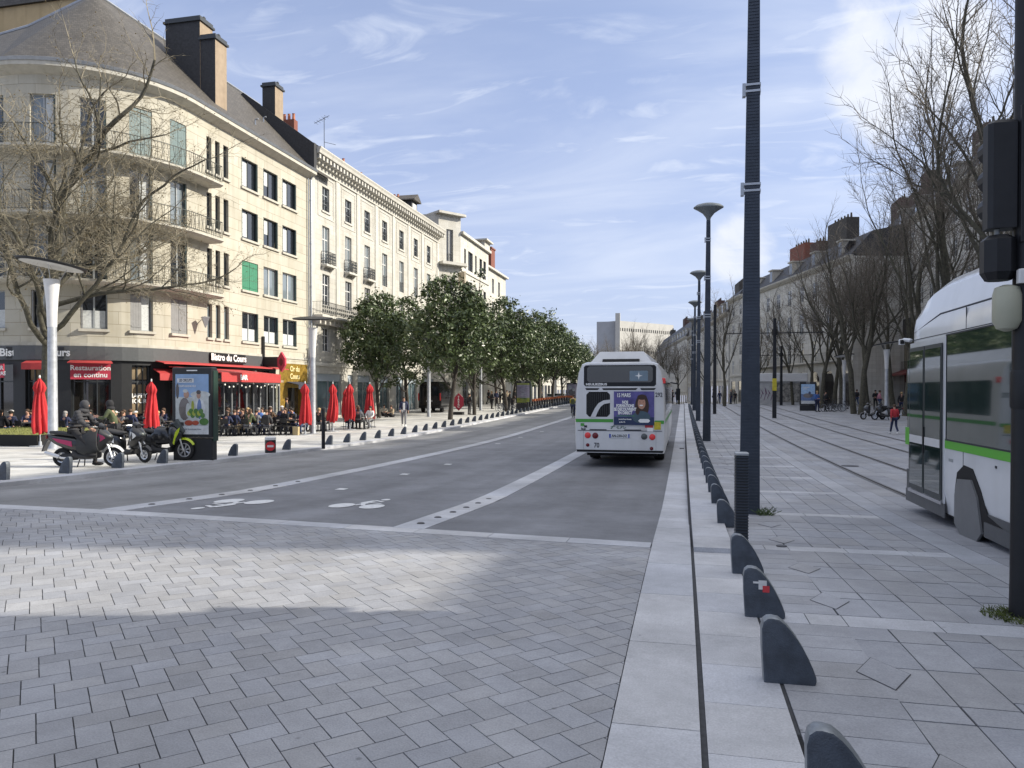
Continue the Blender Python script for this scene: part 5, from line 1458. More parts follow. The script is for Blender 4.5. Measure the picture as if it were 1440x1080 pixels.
for i, ((x, y), s_, lab) in enumerate(rs):
    tr = bt[i % 3]
    if i < 3: tr[0].location = (x, y, zg(x, y)); tr[0].scale = (s_,) * 3; tr[0]['label'] = lab; tr[0].rotation_euler.z = i
    else: dup(tr, (x, y, zg(x, y)), i * 1.3, lab, GB, s_)
# distant trees along the street axis
GD = 'far brownish bare trees at the end of the street'
far = [(-8, 140, .62), (-3, 150, .6), (-12, 165, .66), (-6, 180, .66), (-15, 195, .7), (0, 200, .68), (-22, 215, .8), (-10, 225, .75), (-28, 240, .85), (-17, 250, .85), (-35, 260, .9), (4, 135, .6), (2, 165, .66), (-5, 158, .62), (-9, 172, .62), (-18, 205, .7), (-25, 228, .8), (-13, 210, .72), (-31, 250, .85), (-21, 262, .9), (-1, 178, .64), (-38, 275, .9)]
for i, (x, y, s_) in enumerate(sorted(far, key=lambda f: f[1])):
    px_ = proj(x, y, 2)[0]
    dup(bt[(i + 1) % 3], (x, y, zg(x, y)), i * .9, f'far brownish bare tree above the bus, {ordn[i] if i < 20 else ["twenty-first", "twenty-second", "twenty-third", "last", "last"][i - 20]} by distance', GD, (s_ * 1.7, s_ * 1.7, s_ * 1.45))
# big spreading plane tree on the left with drooping twigs and seed balls
PT = dict(levels=5, twiglev=3, seg=(.8, .6, .45, .3, .22, .2), taper=(.7, .5, .45, .4, .4, .3), wob=(.04, .16, .2, .24, .28, .3), up=(.0, .07, .05, .03, .0, -.05),
          kids=((9, 10), (6, 8), (6, 7), (4, 6), (3, 4)), start=(.5, .3, .15, .1, .1), ang=((25, 75), (30, 65), (30, 65), (25, 60), (25, 60)), rmin=.006,
          len=((.8, 1.1), (.5, .7), (.42, .62), (.4, .6), (.4, .6)), rr=(.5, .5, .48, .5, .6), lead=(.9, .55, .5, .5, .5), minz=(.0, -.12, -.35, -.8, -1))
T = Tree(52); T.branch(Vector((0, 0, -.1)), Vector((.03, 0, 1)), 6.6, .25, 0, PT)
normalise(T, 15.2, 7.2)
x, y = at(64, 620); root = place_tree_obj(T, None, 'plane_tree', 'large bare plane tree with hanging seed balls before the rounded bistro corner', None, M_BARKR, M_TWIG)
root.location = (x, y, zg(x, y))
sbm = MB(); rr = random.Random(5)
for p in T.tips[::7]:
    sbm.ell((p.x, p.y, p.z - .02), (.028, .028, .028), 5, 3)
sbm.build('seed_balls', M_BUD, root)['kind'] = 'stuff'
# ================================================================ street furniture
M_CAST = mat('cast_metal', (.050, .062, .082), .5, .1, var=.35, scale=9, bump=.25, bscale=120)
M_CASTE = mat('cast_worn_edge', (.22, .24, .26), .45, .5, var=.25, scale=20)
M_MAST = mat('mast_metal', (.045, .055, .072), .42, .5, var=.2, scale=5)
M_MASTL = mat('mast_band', (.40, .42, .44), .35, .7)
M_LAMPW = mat('lamp_white', (.62, .62, .62), .4, var=.06)
M_POLEG = mat('pole_galvanised', (.42, .44, .47), .45, .4, var=.25, scale=4)
M_STICK = mat('sticker_scraps', (.55, .53, .5), .8, var=.4, scale=20)
def fin_mesh():
    """quarter-round cast fin: upright straight edge at x=0, curve falling away to +x"""
    out = [(0, 0), (-.012, .20), (-.014, .32), (-.004, .362), (.02, .382), (.045, .385), (.085, .378), (.12, .352), (.155, .313), (.19, .265), (.222, .213), (.252, .155), (.278, .095), (.296, .045), (.298, .02), (.292, 0)]
    mb = MB()
    c = (.12, .15)
    def ring(y, inset): return [(p[0] + (c[0] - p[0]) * inset, y, max(0, p[1] + (c[1] - p[1]) * inset) if p[1] > 0 else 0) for p in out]
    R_ = [ring(-.052, .085), ring(-.045, .02), ring(-.034, 0), ring(.034, 0), ring(.045, .02), ring(.052, .085)]
    ids = [[mb.V(p) for p in r] for r in R_]; n = len(out)
    for j, (a, b) in enumerate(zip(ids, ids[1:])):
        mb.m(1 if j in (1, 2, 3) else 0)
        for k in range(n - 1): mb.F((a[k], a[k + 1], b[k + 1], b[k]))
    mb.m(0); mb.F(ids[-1]); mb.F(list(reversed(ids[0])))
    return mb
fb = fin_mesh(); fin = fb.build('fin_bollard', [M_CAST, M_CASTE], smooth=True, sharp=35)
GR, GL = 'dark fin bollards along the right kerb', 'dark fin bollards along the left kerb'
finx = snapshot(fin)
def ordw(i):
    o = ['first', 'second', 'third', 'fourth', 'fifth', 'sixth', 'seventh', 'eighth', 'ninth', 'tenth', 'eleventh', 'twelfth', 'thirteenth', 'fourteenth', 'fifteenth', 'sixteenth',
         'seventeenth', 'eighteenth', 'nineteenth', 'twentieth']
    if i < 20: return o[i]
    t = {2: 'twenty', 3: 'thirty', 4: 'forty', 5: 'fifty'}[(i + 1) // 10]; u = (i + 1) % 10
    return t + ('-' + o[u - 1] if u else 'ieth')
ry = []
for px, py in ((1150, 1092), (1076, 957), (1053, 866), (1035, 806), (1013, 741)): ry.append(at(px, py)[1])
ry[0] = 3.2
y = ry[-1] + 2.3
while len(ry) < 44 and y < 92: ry.append(y); y += 1.65
first = True
for i, y in enumerate(ry):
    x = .495 if i == 0 else .47
    if i == 0: lab = 'large dark fin bollard cut by the bottom edge of the view'
    elif i == 2: lab = 'dark fin bollard on the right kerb with a red and white sticker'
    else: lab = f'dark fin bollard, {ordw(i)} from the camera along the right kerb'
    zz = zg(x, y) + (.0 if i < 4 else .0)
    o = fin if first else dup(finx)
    first = False
    o.location = (x, y, zz); o.rotation_euler.z = R((i * 53 % 7) - 3); tag(o, lab, 'bollard', GR); o.name = 'fin_bollard'
    if i == 2:
        mb = MB(); mb.m(0); mb.box(.10, .16, -.054, -.0525, .22, .29); mb.m(1); mb.box(.13, .18, -.0555, -.0541, .20, .25); mb.m(2); mb.box(.06, .15, -.0575, -.0556, .265, .28)
        st_ = mb.build('sticker', [mat('sticker_white', (.6, .6, .6), .6), mat('sticker_red', (.5, .04, .05), .6), mat('sticker_white', (.6, .6, .6), .6)], o)
i = 0
y = 12.95
ly = []
while y < 98:
    px_ = proj(-13.4, y, 0)[0]
    if 345 < px_ < 400 or 428 < px_ < 468: y += 1.65; continue
    ly.append(y); y += 1.65
for i, y in enumerate(ly):
    lab = f'dark fin bollard, {ordw(i)} from the left along the far kerb'
    if i in (1, 2, 3): lab = ['dark fin bollard under the rider scooter at the left kerb', 'dark fin bollard before the middle scooter wheel', 'dark fin bollard before the yellow motorcycle wheel'][i - 1]
    o = dup(finx); o.location = (-13.70, y, zg(-13.7, y)); o.rotation_euler.z = PI + R((i * 31 % 7) - 3); tag(o, lab, 'bollard', GL)

# ribbed square post at the right kerb
x, y = at(1043, 768); t = thing('ribbed_post', 'slim ribbed dark square post standing behind the third fin bollard', 'post', (x, y, zg(x, y)), R(4))
mb = MB(); w_ = .068
mb.m(0); mb.box(-w_, w_, -w_, w_, 0, 1.08)
k = .03
while k < 1.06: mb.m(1); mb.box(-w_ - .006, w_ + .006, -w_ - .006, w_ + .006, k, k + .016); k += .034
mb.build('shaft', [mat('rib_groove', (.012, .014, .018), .6), M_MAST], t)
mb = MB(); mb.bbox(-w_ - .008, w_ + .008, -w_ - .008, w_ + .008, 1.08, 1.115, .01); mb.build('cap', M_MASTL, t)

# tall street lamps with fan shaped heads, standing between kerb and tram tracks
def fan_lamp():
    t = thing('street_lamp', '', 'street lamp', (0, 0, 0), 0, 'tall dark street lamps with fan shaped heads')
    H = 9.0; mb = MB()
    def sec(z): w_ = .155 - .075 * z / H; return w_
    zz = [0, 2, 4, 6, 8, H]
    mb.loft([[(-sec(z), -sec(z) * .8, z), (sec(z), -sec(z) * .8, z), (sec(z), sec(z) * .8, z), (-sec(z), sec(z) * .8, z)] for z in zz])
    mb.build('mast', M_MAST, t)
    mb = MB(); z = .1
    while z < 8.9:          # fine horizontal ribs on the face towards the crossing
        w_ = sec(z); mb.box(-w_ * .86, w_ * .86, -w_ * .8 - .008, -w_ * .8 + .004, z, z + .022); z += .05
    mb.build('ribbing', M_MAST, t)['kind'] = 'stuff'
    mb = MB()
    for z in (5.05, 6.6, 8.15):
        w_ = sec(z) + .012
        for dz in (0, .10): mb.box(-w_, w_, -w_ * .85, w_ * .85, z + dz, z + dz + .035)
        mb.box(-w_ - .05, -w_, -.05, .05, z - .04, z + .16)
    mb.build('clamp_band', M_MASTL, t)
    mb = MB(); hz_ = 8.95
    prof = [(.06, 0), (.10, .16), (.24, .34), (.44, .47), (.60, .56), (.60, .60)]
    rings = []
    for r_, z in prof: rings.append([(r_ * math.cos(2 * PI * k / 20), r_ * .62 * math.sin(2 * PI * k / 20), hz_ + z) for k in range(20)])
    r_ = rings[-1]
    for s_, dz in ((.8, .09), (.4, .15)): rings.append([(.60 * s_ * math.cos(2 * PI * k / 20), .60 * .62 * s_ * math.sin(2 * PI * k / 20), hz_ + .60 + dz) for k in range(20)])
    mb.loft(rings); mb.build('lamp_head', mat('lamp_head_grey', (.16, .18, .19), .4, .3), t, smooth=True)
    mb = MB(); mb.tube([(0, -.12, .02), (0, -.22, .0)], .02); 
    return t
fl = fan_lamp(); flt = snapshot(fl)
ylamp = [at(1051, 722)[1], at(991.5, 620)[1]]
ylamp += [ylamp[1] + 18.3 * k for k in (1, 2, 3)]

lampl = ['nearest thick ribbed street lamp mast whose head is above the view', 'fan headed street lamp second from the camera, whole head visible against the sky',
         'fan headed street lamp third from the camera, smaller behind the second', 'fan headed street lamp fourth from the camera', 'farthest fan headed street lamp of the row']
for i, y in enumerate(ylamp):
    x = 1.02 if i == 0 else .93
    o = fl if i == 0 else dup(flt)
    o.location = (x, y, zg(x, y)); o['label'] = lampl[i]; o['group'] = 'tall dark street lamps with fan shaped heads'; o['category'] = 'street lamp'
    o.rotation_euler = (0, R(.3), R([-3, 2, -1, 2, 0][i]))
# weeds at the foot of the near mast
M_WEED = mat('weed', (.06, .10, .025), .8, var=.4)
def weeds(x, y, r_, n, h, seed, col=M_WEED, lab='small green weeds growing at the foot of the thick mast'):
    mb = MB(); rr = random.Random(seed)
    for k in range(n):
        a = rr.uniform(0, 6.28); q = rr.uniform(.3, 1) * r_; px_, py_ = x + q * math.cos(a), y + q * math.sin(a); z = zg(px_, py_)
        b = rr.uniform(0, 6.28); hh = h * rr.uniform(.4, 1); l = rr.uniform(.3, 1) * h
        mb.poly([(px_, py_, z), (px_ + .012, py_ + .012, z), (px_ + l * math.cos(b), py_ + l * math.sin(b), z + hh)])
        mb.poly([(px_ + l * math.cos(b) * .4, py_ + l * math.sin(b) * .4, z + hh * .4), (px_ + l * math.cos(b) * 1.1, py_ + l * math.sin(b), z + hh), (px_ + l * math.cos(b), py_ + l * math.sin(b) * 1.15, z + hh * .8)])
    return tag(mb.build('weeds', col, fixn=False), lab, 'weeds', kind='stuff')
weeds(1.22, ylamp[0] - .1, .16, 90, .13, 3)
# overhead-line masts of the tram and their cross beam wire
M_BLKM = mat('mast_black', (.012, .013, .016), .5, .3, var=.2)
def tram_mast(px, py, H, w_, lab, arm=True):
    x, y = at(px, py); t = thing('catenary_mast', lab, 'mast', (x, y, zg(x, y)), 0, 'black overhead line masts by the tram tracks')
    mb = MB(); mb.loft([[(-w_, -w_, 0), (w_, -w_, 0), (w_, w_, 0), (-w_, w_, 0)], [(-w_ * .8, -w_ * .8, H), (w_ * .8, -w_ * .8, H), (w_ * .8, w_ * .8, H), (-w_ * .8, w_ * .8, H)]]); mb.build('mast', M_BLKM, t)
    if arm:
        mb = MB(); mb.cyl((0, 0, H - 1.15), (0, 0, H - .75), w_ * 1.5, n=10); mb.build('collar', M_BLKM, t)
        mb = MB(); mb.tube([(-3.2, 0, H - 1.0), (3.2, 0, H - 1.0)], .035, 5); mb.build('cross_arm', M_BLKM, t)
    return t, x, y
t_, mx_, my_ = tram_mast(1089, 588, 6.9, .13, 'black overhead line mast with yellow band between the tram tracks')
mb = MB(); mb.box(-.135, .135, -.135, .135, 1.9, 2.75); mb.build('yellow_band', mat('yellow_plate', (.50, .42, .03), .6, var=.2), t_)
tram_mast(1098.5, 570, 6.4, .14, 'farther black overhead line mast behind the yellow banded one', True)
tram_mast(1005, 582, 8.6, .13, 'plain black overhead line mast left of the thick ribbed mast', False)

# vase lamps with tilted discs
def vase_lamp(disc=1.12, plain=False):
    t = thing('vase_lamp', '', 'street lamp', (0, 0, 0), 0, 'pale lamp columns with flared tops')
    mb = MB(); mb.lathe([(.17, 0), (.165, .02), (.152, 4.0), (.15, 4.35)], n=20); mb.lathe([(.34, -.01), (.34, .012), (.2, .02)], n=16); mb.build('column', M_POLEG, t, smooth=True)
    mb = MB(); mb.lathe([(.153, 4.35), (.16, 4.4), (.175, 4.9), (.205, 5.4), (.25, 5.85), (.275, 6.05), (.25, 6.05), (.1, 5.9)], n=20); mb.build('flared_top', M_LAMPW, t, smooth=True)
    mb = MB()
    for k in range(3):
        a = 2 * PI * k / 3 + .4; mb.cyl((.18 * math.cos(a), .18 * math.sin(a), 5.9), (.55 * math.cos(a), .55 * math.sin(a), 6.55), .012, n=5)
    mb.build('support_rod', M_POLEG, t)
    q = Matrix.Rotation(R(7), 4, 'X') @ Matrix.Rotation(R(-5), 4, 'Y')
    mb = MB(); mb.lathe([(disc * .98, 0), (disc, .03), (disc, .07), (disc * .6, .13), (.05, .16)], n=32); mb.v = [tuple(q @ Vector(v) + Vector((0, 0, 6.55))) for v in mb.v]
    mb.build('disc', M_BLKM, t, smooth=True)
    mb = MB(); mb.lathe([(disc * .90, -.012), (disc * .90, -.002)], n=32); mb.v = [tuple(q @ Vector(v) + Vector((0, 0, 6.545))) for v in mb.v]
    mb.build('reflector', M_LAMPW, t)
    return t
vl = vase_lamp(); vlt = snapshot(vl)
vlabs = [((74, 631), 1.0, 'white flared lamp column with tilted disc in front of the plane tree'), ((440, 609.5), .90, 'white flared lamp column with dark disc beside the red parasols'),
         ((603, 586), .9, 'pale lamp column standing in front of the black van'), ((676, 577), .9, 'pale lamp column right of the second pair of evergreens'),
         ((719.5, 567), .9, 'pale lamp column beside the map board'), ((1187, 578), .72, 'pale flared lamp column by the parked bicycles on the right'), ((1246.5, 588), .78, 'pale flared lamp column by the red shop and scooters')]
for i, ((px, py), s_, lab) in enumerate(vlabs):
    x, y = at(px, py); o = vl if i == 0 else dup(vlt)
    o.location = (x, y, zg(x, y)); o.scale = (s_,) * 3; o['label'] = lab; o.rotation_euler.z = R(160) if i == 0 else i * .9


# low litter drum with no-entry disc, thin black post
x, y = at(380, 637); t = thing('kerb_drum', 'short black kerb post with white cap and round no entry disc', 'sign post', (x, y, zg(x, y)))
mb = MB(); mb.lathe([(.17, 0), (.18, .03), (.18, .44)], n=18); mb.build('drum', M_BLK, t, smooth=True)
mb = MB(); mb.lathe([(.182, .44), (.182, .52), (.15, .55), (.02, .56)], n=18); mb.build('cap', M_LAMPW, t, smooth=True)
mb = MB(); ax = Vector((.5, -.86, 0)).normalized(); rt = Vector((.86, .5, 0)).normalized()
def discm(r_, off, n=20, w_=None):
    if w_: pts = [(-w_, -.035), (w_, -.035), (w_, .035), (-w_, .035)]
    else: pts = [(r_ * math.cos(2 * PI * k / n), r_ * math.sin(2 * PI * k / n)) for k in range(n)]
    return [ax * off + rt * u + Vector((0, 0, .24 + v)) for u, v in pts]
mb.m(0); mb.loft([discm(.155, .175), discm(.155, .19)]); mb.m(1); mb.loft([discm(0, .186, w_=.10), discm(0, .194, w_=.10)])
mb.build('no_entry_disc', [mat('sign_red_flat', (.50, .02, .025), .5), M_LAMPW], t)
x, y = at(454.5, 631); t = thing('black_post', 'plain thin black post on the left kerb before the red parasols', 'post', (x, y, zg(x, y)))
mb = MB(); mb.lathe([(.065, 0), (.065, 1.38), (.075, 1.39), (.075, 1.48), (.05, 1.5)], n=12); mb.build('shaft', M_BLKM, t, smooth=True)

# ---- advertising columns
M_POSTER = mat('poster_sky', (.22, .36, .58), .5, var=.25, scale=1.2)
def ad_column(loc, rz, w_, H, label, kind, name='advertising_column', gap=.65):
    t = thing(name, label, 'advertising board', loc, rz)
    mb = MB(); mb.bbox(-w_ / 2, w_ / 2, -.14, .14, 0, gap - .02, .01); mb.build('plinth', M_BLK, t)
    mb = MB(); mb.bbox(-w_ / 2 - .02, w_ / 2 + .02, -.16, .16, gap, H, .03); mb.build('case', M_BLK, t)
    mb = MB(); mb.bbox(w_ / 2 + .022, w_ / 2 + .05, -.13, .13, gap - .1, H - .1, .005); mb.build('side_trim', mat('dark_green_metal', (.03, .06, .045), .4, .3), t)
    z0, z1, hw = gap + .1, H - .2, w_ / 2 - .09
    P_ = mb = MB(); yv = -.163
    def q(a, b, c, d, off): return [(a, yv - off, c), (b, yv - off, c), (b, yv - off, d), (a, yv - off, d)]
    W_, Hh = 2 * hw, z1 - z0
    X = lambda u: -hw + u * W_
    Z = lambda v: z0 + v * Hh
    def rect(m_, u0, u1, v0, v1, off): mb.m(m_); mb.poly(q(X(u0), X(u1), Z(v0), Z(v1), off))
    def blob(m_, u, v, ru, rv, off, n=14): mb.m(m_); mb.poly([(X(u) + ru * W_ * math.cos(2 * PI * k / n), yv - off, Z(v) + rv * Hh * math.sin(2 * PI * k / n)) for k in range(n)])
    cols = dict(sky=(.24, .40, .62), pale=(.55, .58, .56), white=(.68, .70, .70), dark=(.06, .05, .045), skin=(.42, .24, .16), grey=(.16, .14, .13), green=(.08, .20, .04), red=(.42, .07, .03),
                blue=(.10, .18, .38), hair=(.03, .02, .018), lime=(.40, .45, .06), lav=(.42, .38, .48), navy=(.03, .05, .14), mid=(.35, .55, .8))
    keys = list(cols); mats = [mat('poster_' + k, cols[k], .45, var=.18, scale=7) for k in keys]; I = {k: i for i, k in enumerate(keys)}
    if kind == 'market':
        rect(I['sky'], 0, 1, .14, 1, 0); rect(I['pale'], 0, 1, .14, .62, .001); blob(I['pale'], .75, .66, .3, .06, .0015); blob(I['dark'], .06, .72, .05, .13, .002)
        blob(I['grey'], .27, .42, .17, .19, .003); blob(I['pale'], .38, .40, .07, .12, .0035); blob(I['skin'], .33, .66, .085, .065, .004); blob(I['pale'], .30, .72, .075, .03, .0045)
        blob(I['white'], .75, .43, .14, .16, .003); blob(I['blue'], .72, .42, .07, .17, .0035); blob(I['skin'], .70, .65, .065, .06, .004); blob(I['hair'], .70, .70, .07, .035, .0045)
        for k in range(9): blob(I['green'] if k % 3 else I['lime'], .42 + .05 * k, .35 + .04 * math.sin(k * 2.1), .07, .045, .005 + .0003 * k)
        blob(I['lime'], .52, .47, .045, .09, .0048); rect(I['dark'], 0, .25, .14, .2, .0055); blob(I['red'], .40, .19, .13, .045, .009); blob(I['red'], .60, .19, .11, .04, .0095); blob(I['green'], .86, .21, .14, .06, .009)
        rect(I['white'], 0, 1, 0, .14, .010); rect(I['white'], .06, .56, .86, .93, .010)
        mb.build('poster', mats, t)
        put_text('lettering', 'LES CIRCUITS', .105, M_BLUEAW, facing((X(.31), yv - .012, Z(.895)), (1, 0, 0), (0, 0, 1)), t, ext=.001, bold=.003, sx=.62)
        put_text('lettering', 'COURTS DANS MA VILLE', .075, M_LET, facing((X(.36), yv - .012, Z(.80)), (1, 0, 0), (0, 0, 1)), t, ext=.001, bold=.002, sx=.62)
        put_text('lettering', 'Marché de producteurs locaux', .06, M_BLUEAW, facing((X(.5), yv - .012, Z(.085)), (1, 0, 0), (0, 0, 1)), t, ext=.001, sx=.75)
    elif kind == 'map':
        rect(I['lime'], 0, 1, 0, 1, 0); rect(I['lav'], 0, 1, .24, .90, .001)
        rr = random.Random(2)
        for k in range(16): rect(I['white'] if k % 2 else I['grey'], *(lambda a, b: (a, a + .22, b, b + .012))(rr.uniform(0, .75), rr.uniform(.26, .86)), .002 + .0004 * k)
        for k in range(6): rect(I['green'], *(lambda a, b: (a, a + .25, b, b + .03))(rr.uniform(0, .7), rr.uniform(.02, .2)), .009 + .0004 * k)
        mb.build('poster', mats, t)
    elif kind == 'blue':
        rect(I['mid'], 0, 1, .16, 1, 0); rect(I['blue'], 0, 1, .16, .5, .001); blob(I['grey'], .5, .42, .35, .12, .002); blob(I['navy'], .62, .55, .09, .08, .003); rect(I['white'], 0, 1, 0, .16, .004); rect(I['white'], .12, .6, .82, .86, .004); rect(I['white'], .12, .45, .74, .77, .004)
        mb.build('poster', mats, t)
    else:
        rect(I['lav'], 0, 1, 0, 1, 0); blob(I['white'], .3, .75, .2, .14, .001); blob(I['grey'], .5, .4, .38, .22, .002); blob(I['pale'], .7, .6, .15, .12, .003)
        mb.build('poster', mats, t)
    mb = MB(); mb.poly([(-hw, yv - .03, z0), (hw, yv - .03, z0), (hw, yv - .03, z1), (-hw, yv - .03, z1)]); mb.build('glazing', clear_glass('poster_glass', (.95, .95, .95), .02, .0) if 'poster_glass' not in MATS else MATS['poster_glass'], t)
    mb = MB(); mb.box(-.16, .16, yv - .004, yv, H - .11, H - .08); mb.build('maker_plate', M_LET, t)
    return t
x, y = at(268, 647.5); ad_column((x, y + .2, zg(x, y)), R(7), 1.18, 2.68, 'large black advertising column with market poster at the left kerb beside the yellow motorcycle', 'market')
x, y = at_x(736, -14.6); ad_column((x, y, zg(x, y)), R(7), 1.35, 2.75, 'black map board with yellow green borders at the kerb before the bicycle racks', 'map', 'map_board')
x, y = at_x(804, -14.4); ad_column((x, y, zg(x, y)), R(8), 1.4, 2.7, 'far small advertising board behind the yellow clad cyclist', 'pale')
x, y = at(1136, 577.5); ad_column((x, y, zg(x, y)), R(-4), 1.3, 2.5, 'advertising board with a bright blue poster on the right side square', 'blue', gap=.5)
# red lozenge A-board by the third tree
x, y = at(645, 583); t = thing('lozenge_board', 'red lozenge pavement board with white letters beside a tree trunk', 'pavement sign', (x, y, zg(x, y)))
mb = MB(); pts = [(0, 1.75), (.42, 1.35), (.42, .75), (0, .32), (-.42, .75), (-.42, 1.35)]; mb.prism(pts, 'y', -.04, .04); mb.build('panel', M_REDS, t)
mb = MB(); mb.bbox(-.4, .4, -.3, .3, 0, .22, .03); mb.build('foot', M_BLK, t)
put_text('lettering', 'T\nA\nB\nA\nC', .24, M_LET, facing((0, -.045, 1.04), (1, 0, 0), (0, 0, 1)), t, bold=.008, lsp=.82)

# ---- closed red parasols
M_PARA = mat('parasol_red', (.43, .02, .025), .85, var=.10, scale=4)
def parasol(seed):
    rr = random.Random(seed)
    t = thing('closed_parasol', '', 'parasol', (0, 0, 0), 0, 'closed red parasols of the bistro terrace')
    mb = MB(); mb.cyl((0, 0, 0), (0, 0, 2.62), .022, n=8); mb.build('pole', M_POLEG, t)
    mb = MB(); mb.lathe([(.36, 0), (.36, .035), (.06, .05), (.05, .2)], n=20); mb.build('base', M_POLEG, t)
    mb = MB(); n = 48; nf = 8; ph = rr.uniform(0, 6)
    prof = [(2.56, .03), (2.5, .06), (2.38, .15), (2.2, .19), (2.06, .15), (2.03, .135), (1.9, .15), (1.6, .19), (1.3, .22), (1.0, .25), (.78, .27), (.62, .25)]
    rings = []
    for j, (z, r_) in enumerate(prof):
        ring = []
        for k in range(n):
            a = 2 * PI * k / n; f = abs(math.sin(a * nf / 2 + ph + .12 * j)); f2 = math.sin(a * 3 + ph * 2 + j * .5)
            amp = .42 if j > 2 else .2
            r2 = r_ * (1 - amp + amp * 1.5 * f ** .8 + .12 * f2)
            drop = (-.10 * f + .07 * math.sin(a * 2 + ph)) if j == len(prof) - 1 else 0
            sx_ = .05 * math.sin(j * .6 + ph) * (j / 11)
            ring.append((r2 * math.cos(a) + sx_, r2 * math.sin(a), z + drop))
        rings.append(ring)
    mb.loft(rings, caps=False); mb.build('canopy', M_PARA, t, smooth=True, sharp=60)
    mb = MB(); mb.lathe([(.025, 2.56), (.035, 2.62), (.02, 2.68)], n=8); mb.build('finial', M_LAMPW, t)
    return t
par = [snapshot(parasol(s)) for s in (1, 2, 3)]
pl = [((56, 628), 'closed red parasol half hidden behind the white lamp column'), ((213, 620), 'closed red parasol between the motorcycles and the advertising column'),
      ((429, 611.5), 'closed red parasol just left of the white lamp column'), ((468, 606.5), 'closed red parasol just right of the white lamp column'),
      ((492, 604.5), 'closed red parasol second right of the white lamp column'), ((520, 600.5), 'rightmost closed red parasol of the terrace'), ((487, 600), 'closed red parasol mostly hidden behind two others')]
for i, ((px, py), lab) in enumerate(pl):
    x, y = at(px, py); o = par[i][0] if i < 3 else dup(par[i % 3])
    o.location = (x, y, zg(x, y)); o['label'] = lab; o.rotation_euler.z = i * 1.1
    if i == 6: o.scale = (.95, .95, .9)

# low planted bed with stone edge at the left
x0_, y0_ = at(-10, 628); x1_, y1_ = at(58, 628)
bed = thing('planter_bed', 'low stone edged bed of thin grass under the plane tree', 'planter', (x0_, y0_, zg(x0_, y0_)))
xl_, xr2 = x0_ - 3, x1_ - .1; yb0 = y1_ - .1; zb = zg(x1_, yb0)
mb = MB(); mb.box(xl_, xr2, yb0, yb0 + .22, -.6, zb + .42); mb.box(xr2 - .22, xr2, yb0 + .22, yb0 + 3.6, -.6, zb + .42); part(mb, 'stone_edge', M_GRAN, bed)
mb = MB(); rr = random.Random(8)
mb.poly([(xl_, yb0 + .2, zb + .36), (xr2 - .2, yb0 + .2, zb + .36), (xr2 - .2, yb0 + 3.6, zb + .52), (xl_, yb0 + 3.6, zb + .52)])
for k in range(2500):
    u, v = rr.uniform(xl_, xr2 - .25), rr.uniform(yb0 + .24, yb0 + 3.5); z = zb + .36 + (v - yb0) * .045; a = rr.uniform(0, 6.28); l = rr.uniform(.03, .09)
    mb.poly([(u, v, z), (u + .02 * math.cos(a), v + .02 * math.sin(a), z), (u + .03 * math.cos(a), v + .03 * math.sin(a), z + l)])
part(mb, 'grass', mat('dry_grass', (.19, .20, .06), .9, var=.35, scale=2), bed, fixn=False)['kind'] = 'stuff'

# ---- traffic signal on the right edge
x, y = 2.52, 6.15
x, y = at(1442, 868)
sg_ = thing('traffic_signal', 'tall black traffic signal pole at the right edge seen from behind', 'traffic signal', (x, y, zg(x, y)), -YAW * 0)
mb = MB(); mb.lathe([(.10, 0), (.095, .3), (.088, 5.6)], n=20); mb.build('pole', M_BLKM, sg_, smooth=True)
mb = MB(); mb.bbox(-.285, -.06, -.06, .10, 3.02, 3.86, .03); mb.build('backing_board', M_BLKM, sg_)
mb = MB()
for k in range(3):
    zc = 3.22 + .23 * k; mb.cyl((-.17, .10, zc), (-.17, .24, zc), .1, n=14)
mb.build('signal_hoods', M_BLKM, sg_)
mb = MB(); mb.bbox(-.075, -.045, -.09, -.06, 2.9, 3.95, .005); mb.box(-.09, .0, -.03, .0, 3.2, 3.23); mb.box(-.09, .0, -.03, .0, 3.7, 3.73); mb.build('bracket', M_BLKM, sg_)
mb = MB(); mb.loft([[(-.19 + r_ * math.cos(PI / 4 * k + .39), .02 + r_ * math.sin(PI / 4 * k + .39), z) for k in range(8)] for r_, z in ((.09, 2.62), (.125, 2.68), (.125, 2.93), (.08, 2.97))]); mb.build('lower_signal', M_BLKM, sg_)
mb = MB(); mb.tube([(-.2, .02, 2.96), (-.2, .02, 3.04)], .02); mb.tube([(-.05, -.05, 3.05), (0, -.12, 2.95), (.02, -.13, 2.6), (-.02, -.1, 2.5)], .009, 5); mb.build('cable', M_FRG, sg_)
M_BEIGE = mat('beige_plastic', (.38, .38, .29), .5, var=.05)
mb = MB(); mb.lathe([(.02, 2.22), (.07, 2.24), (.10, 2.30), (.10, 2.50), (.085, 2.56), (.03, 2.58)], (-.14, -.02, 0), 20); mb.build('detector', M_BEIGE, sg_, smooth=True)
mb = MB(); mb.bbox(-.10, .03, -.13, -.07, 2.58, 2.69, .01); mb.build('junction_box', M_LAMPW, sg_)
mb = MB(); mb.lathe([(.098, 1.62), (.104, 1.64), (.104, 1.9), (.098, 1.92)], n=16); mb.build('collar', M_BLKM, sg_, smooth=True)
M_MOSS = mat('moss', (.10, .13, .03), .95, var=.4, scale=10)
weeds(x - .05, y - .03, .26, 500, .045, 7, M_MOSS, 'green moss round the foot of the traffic signal pole')
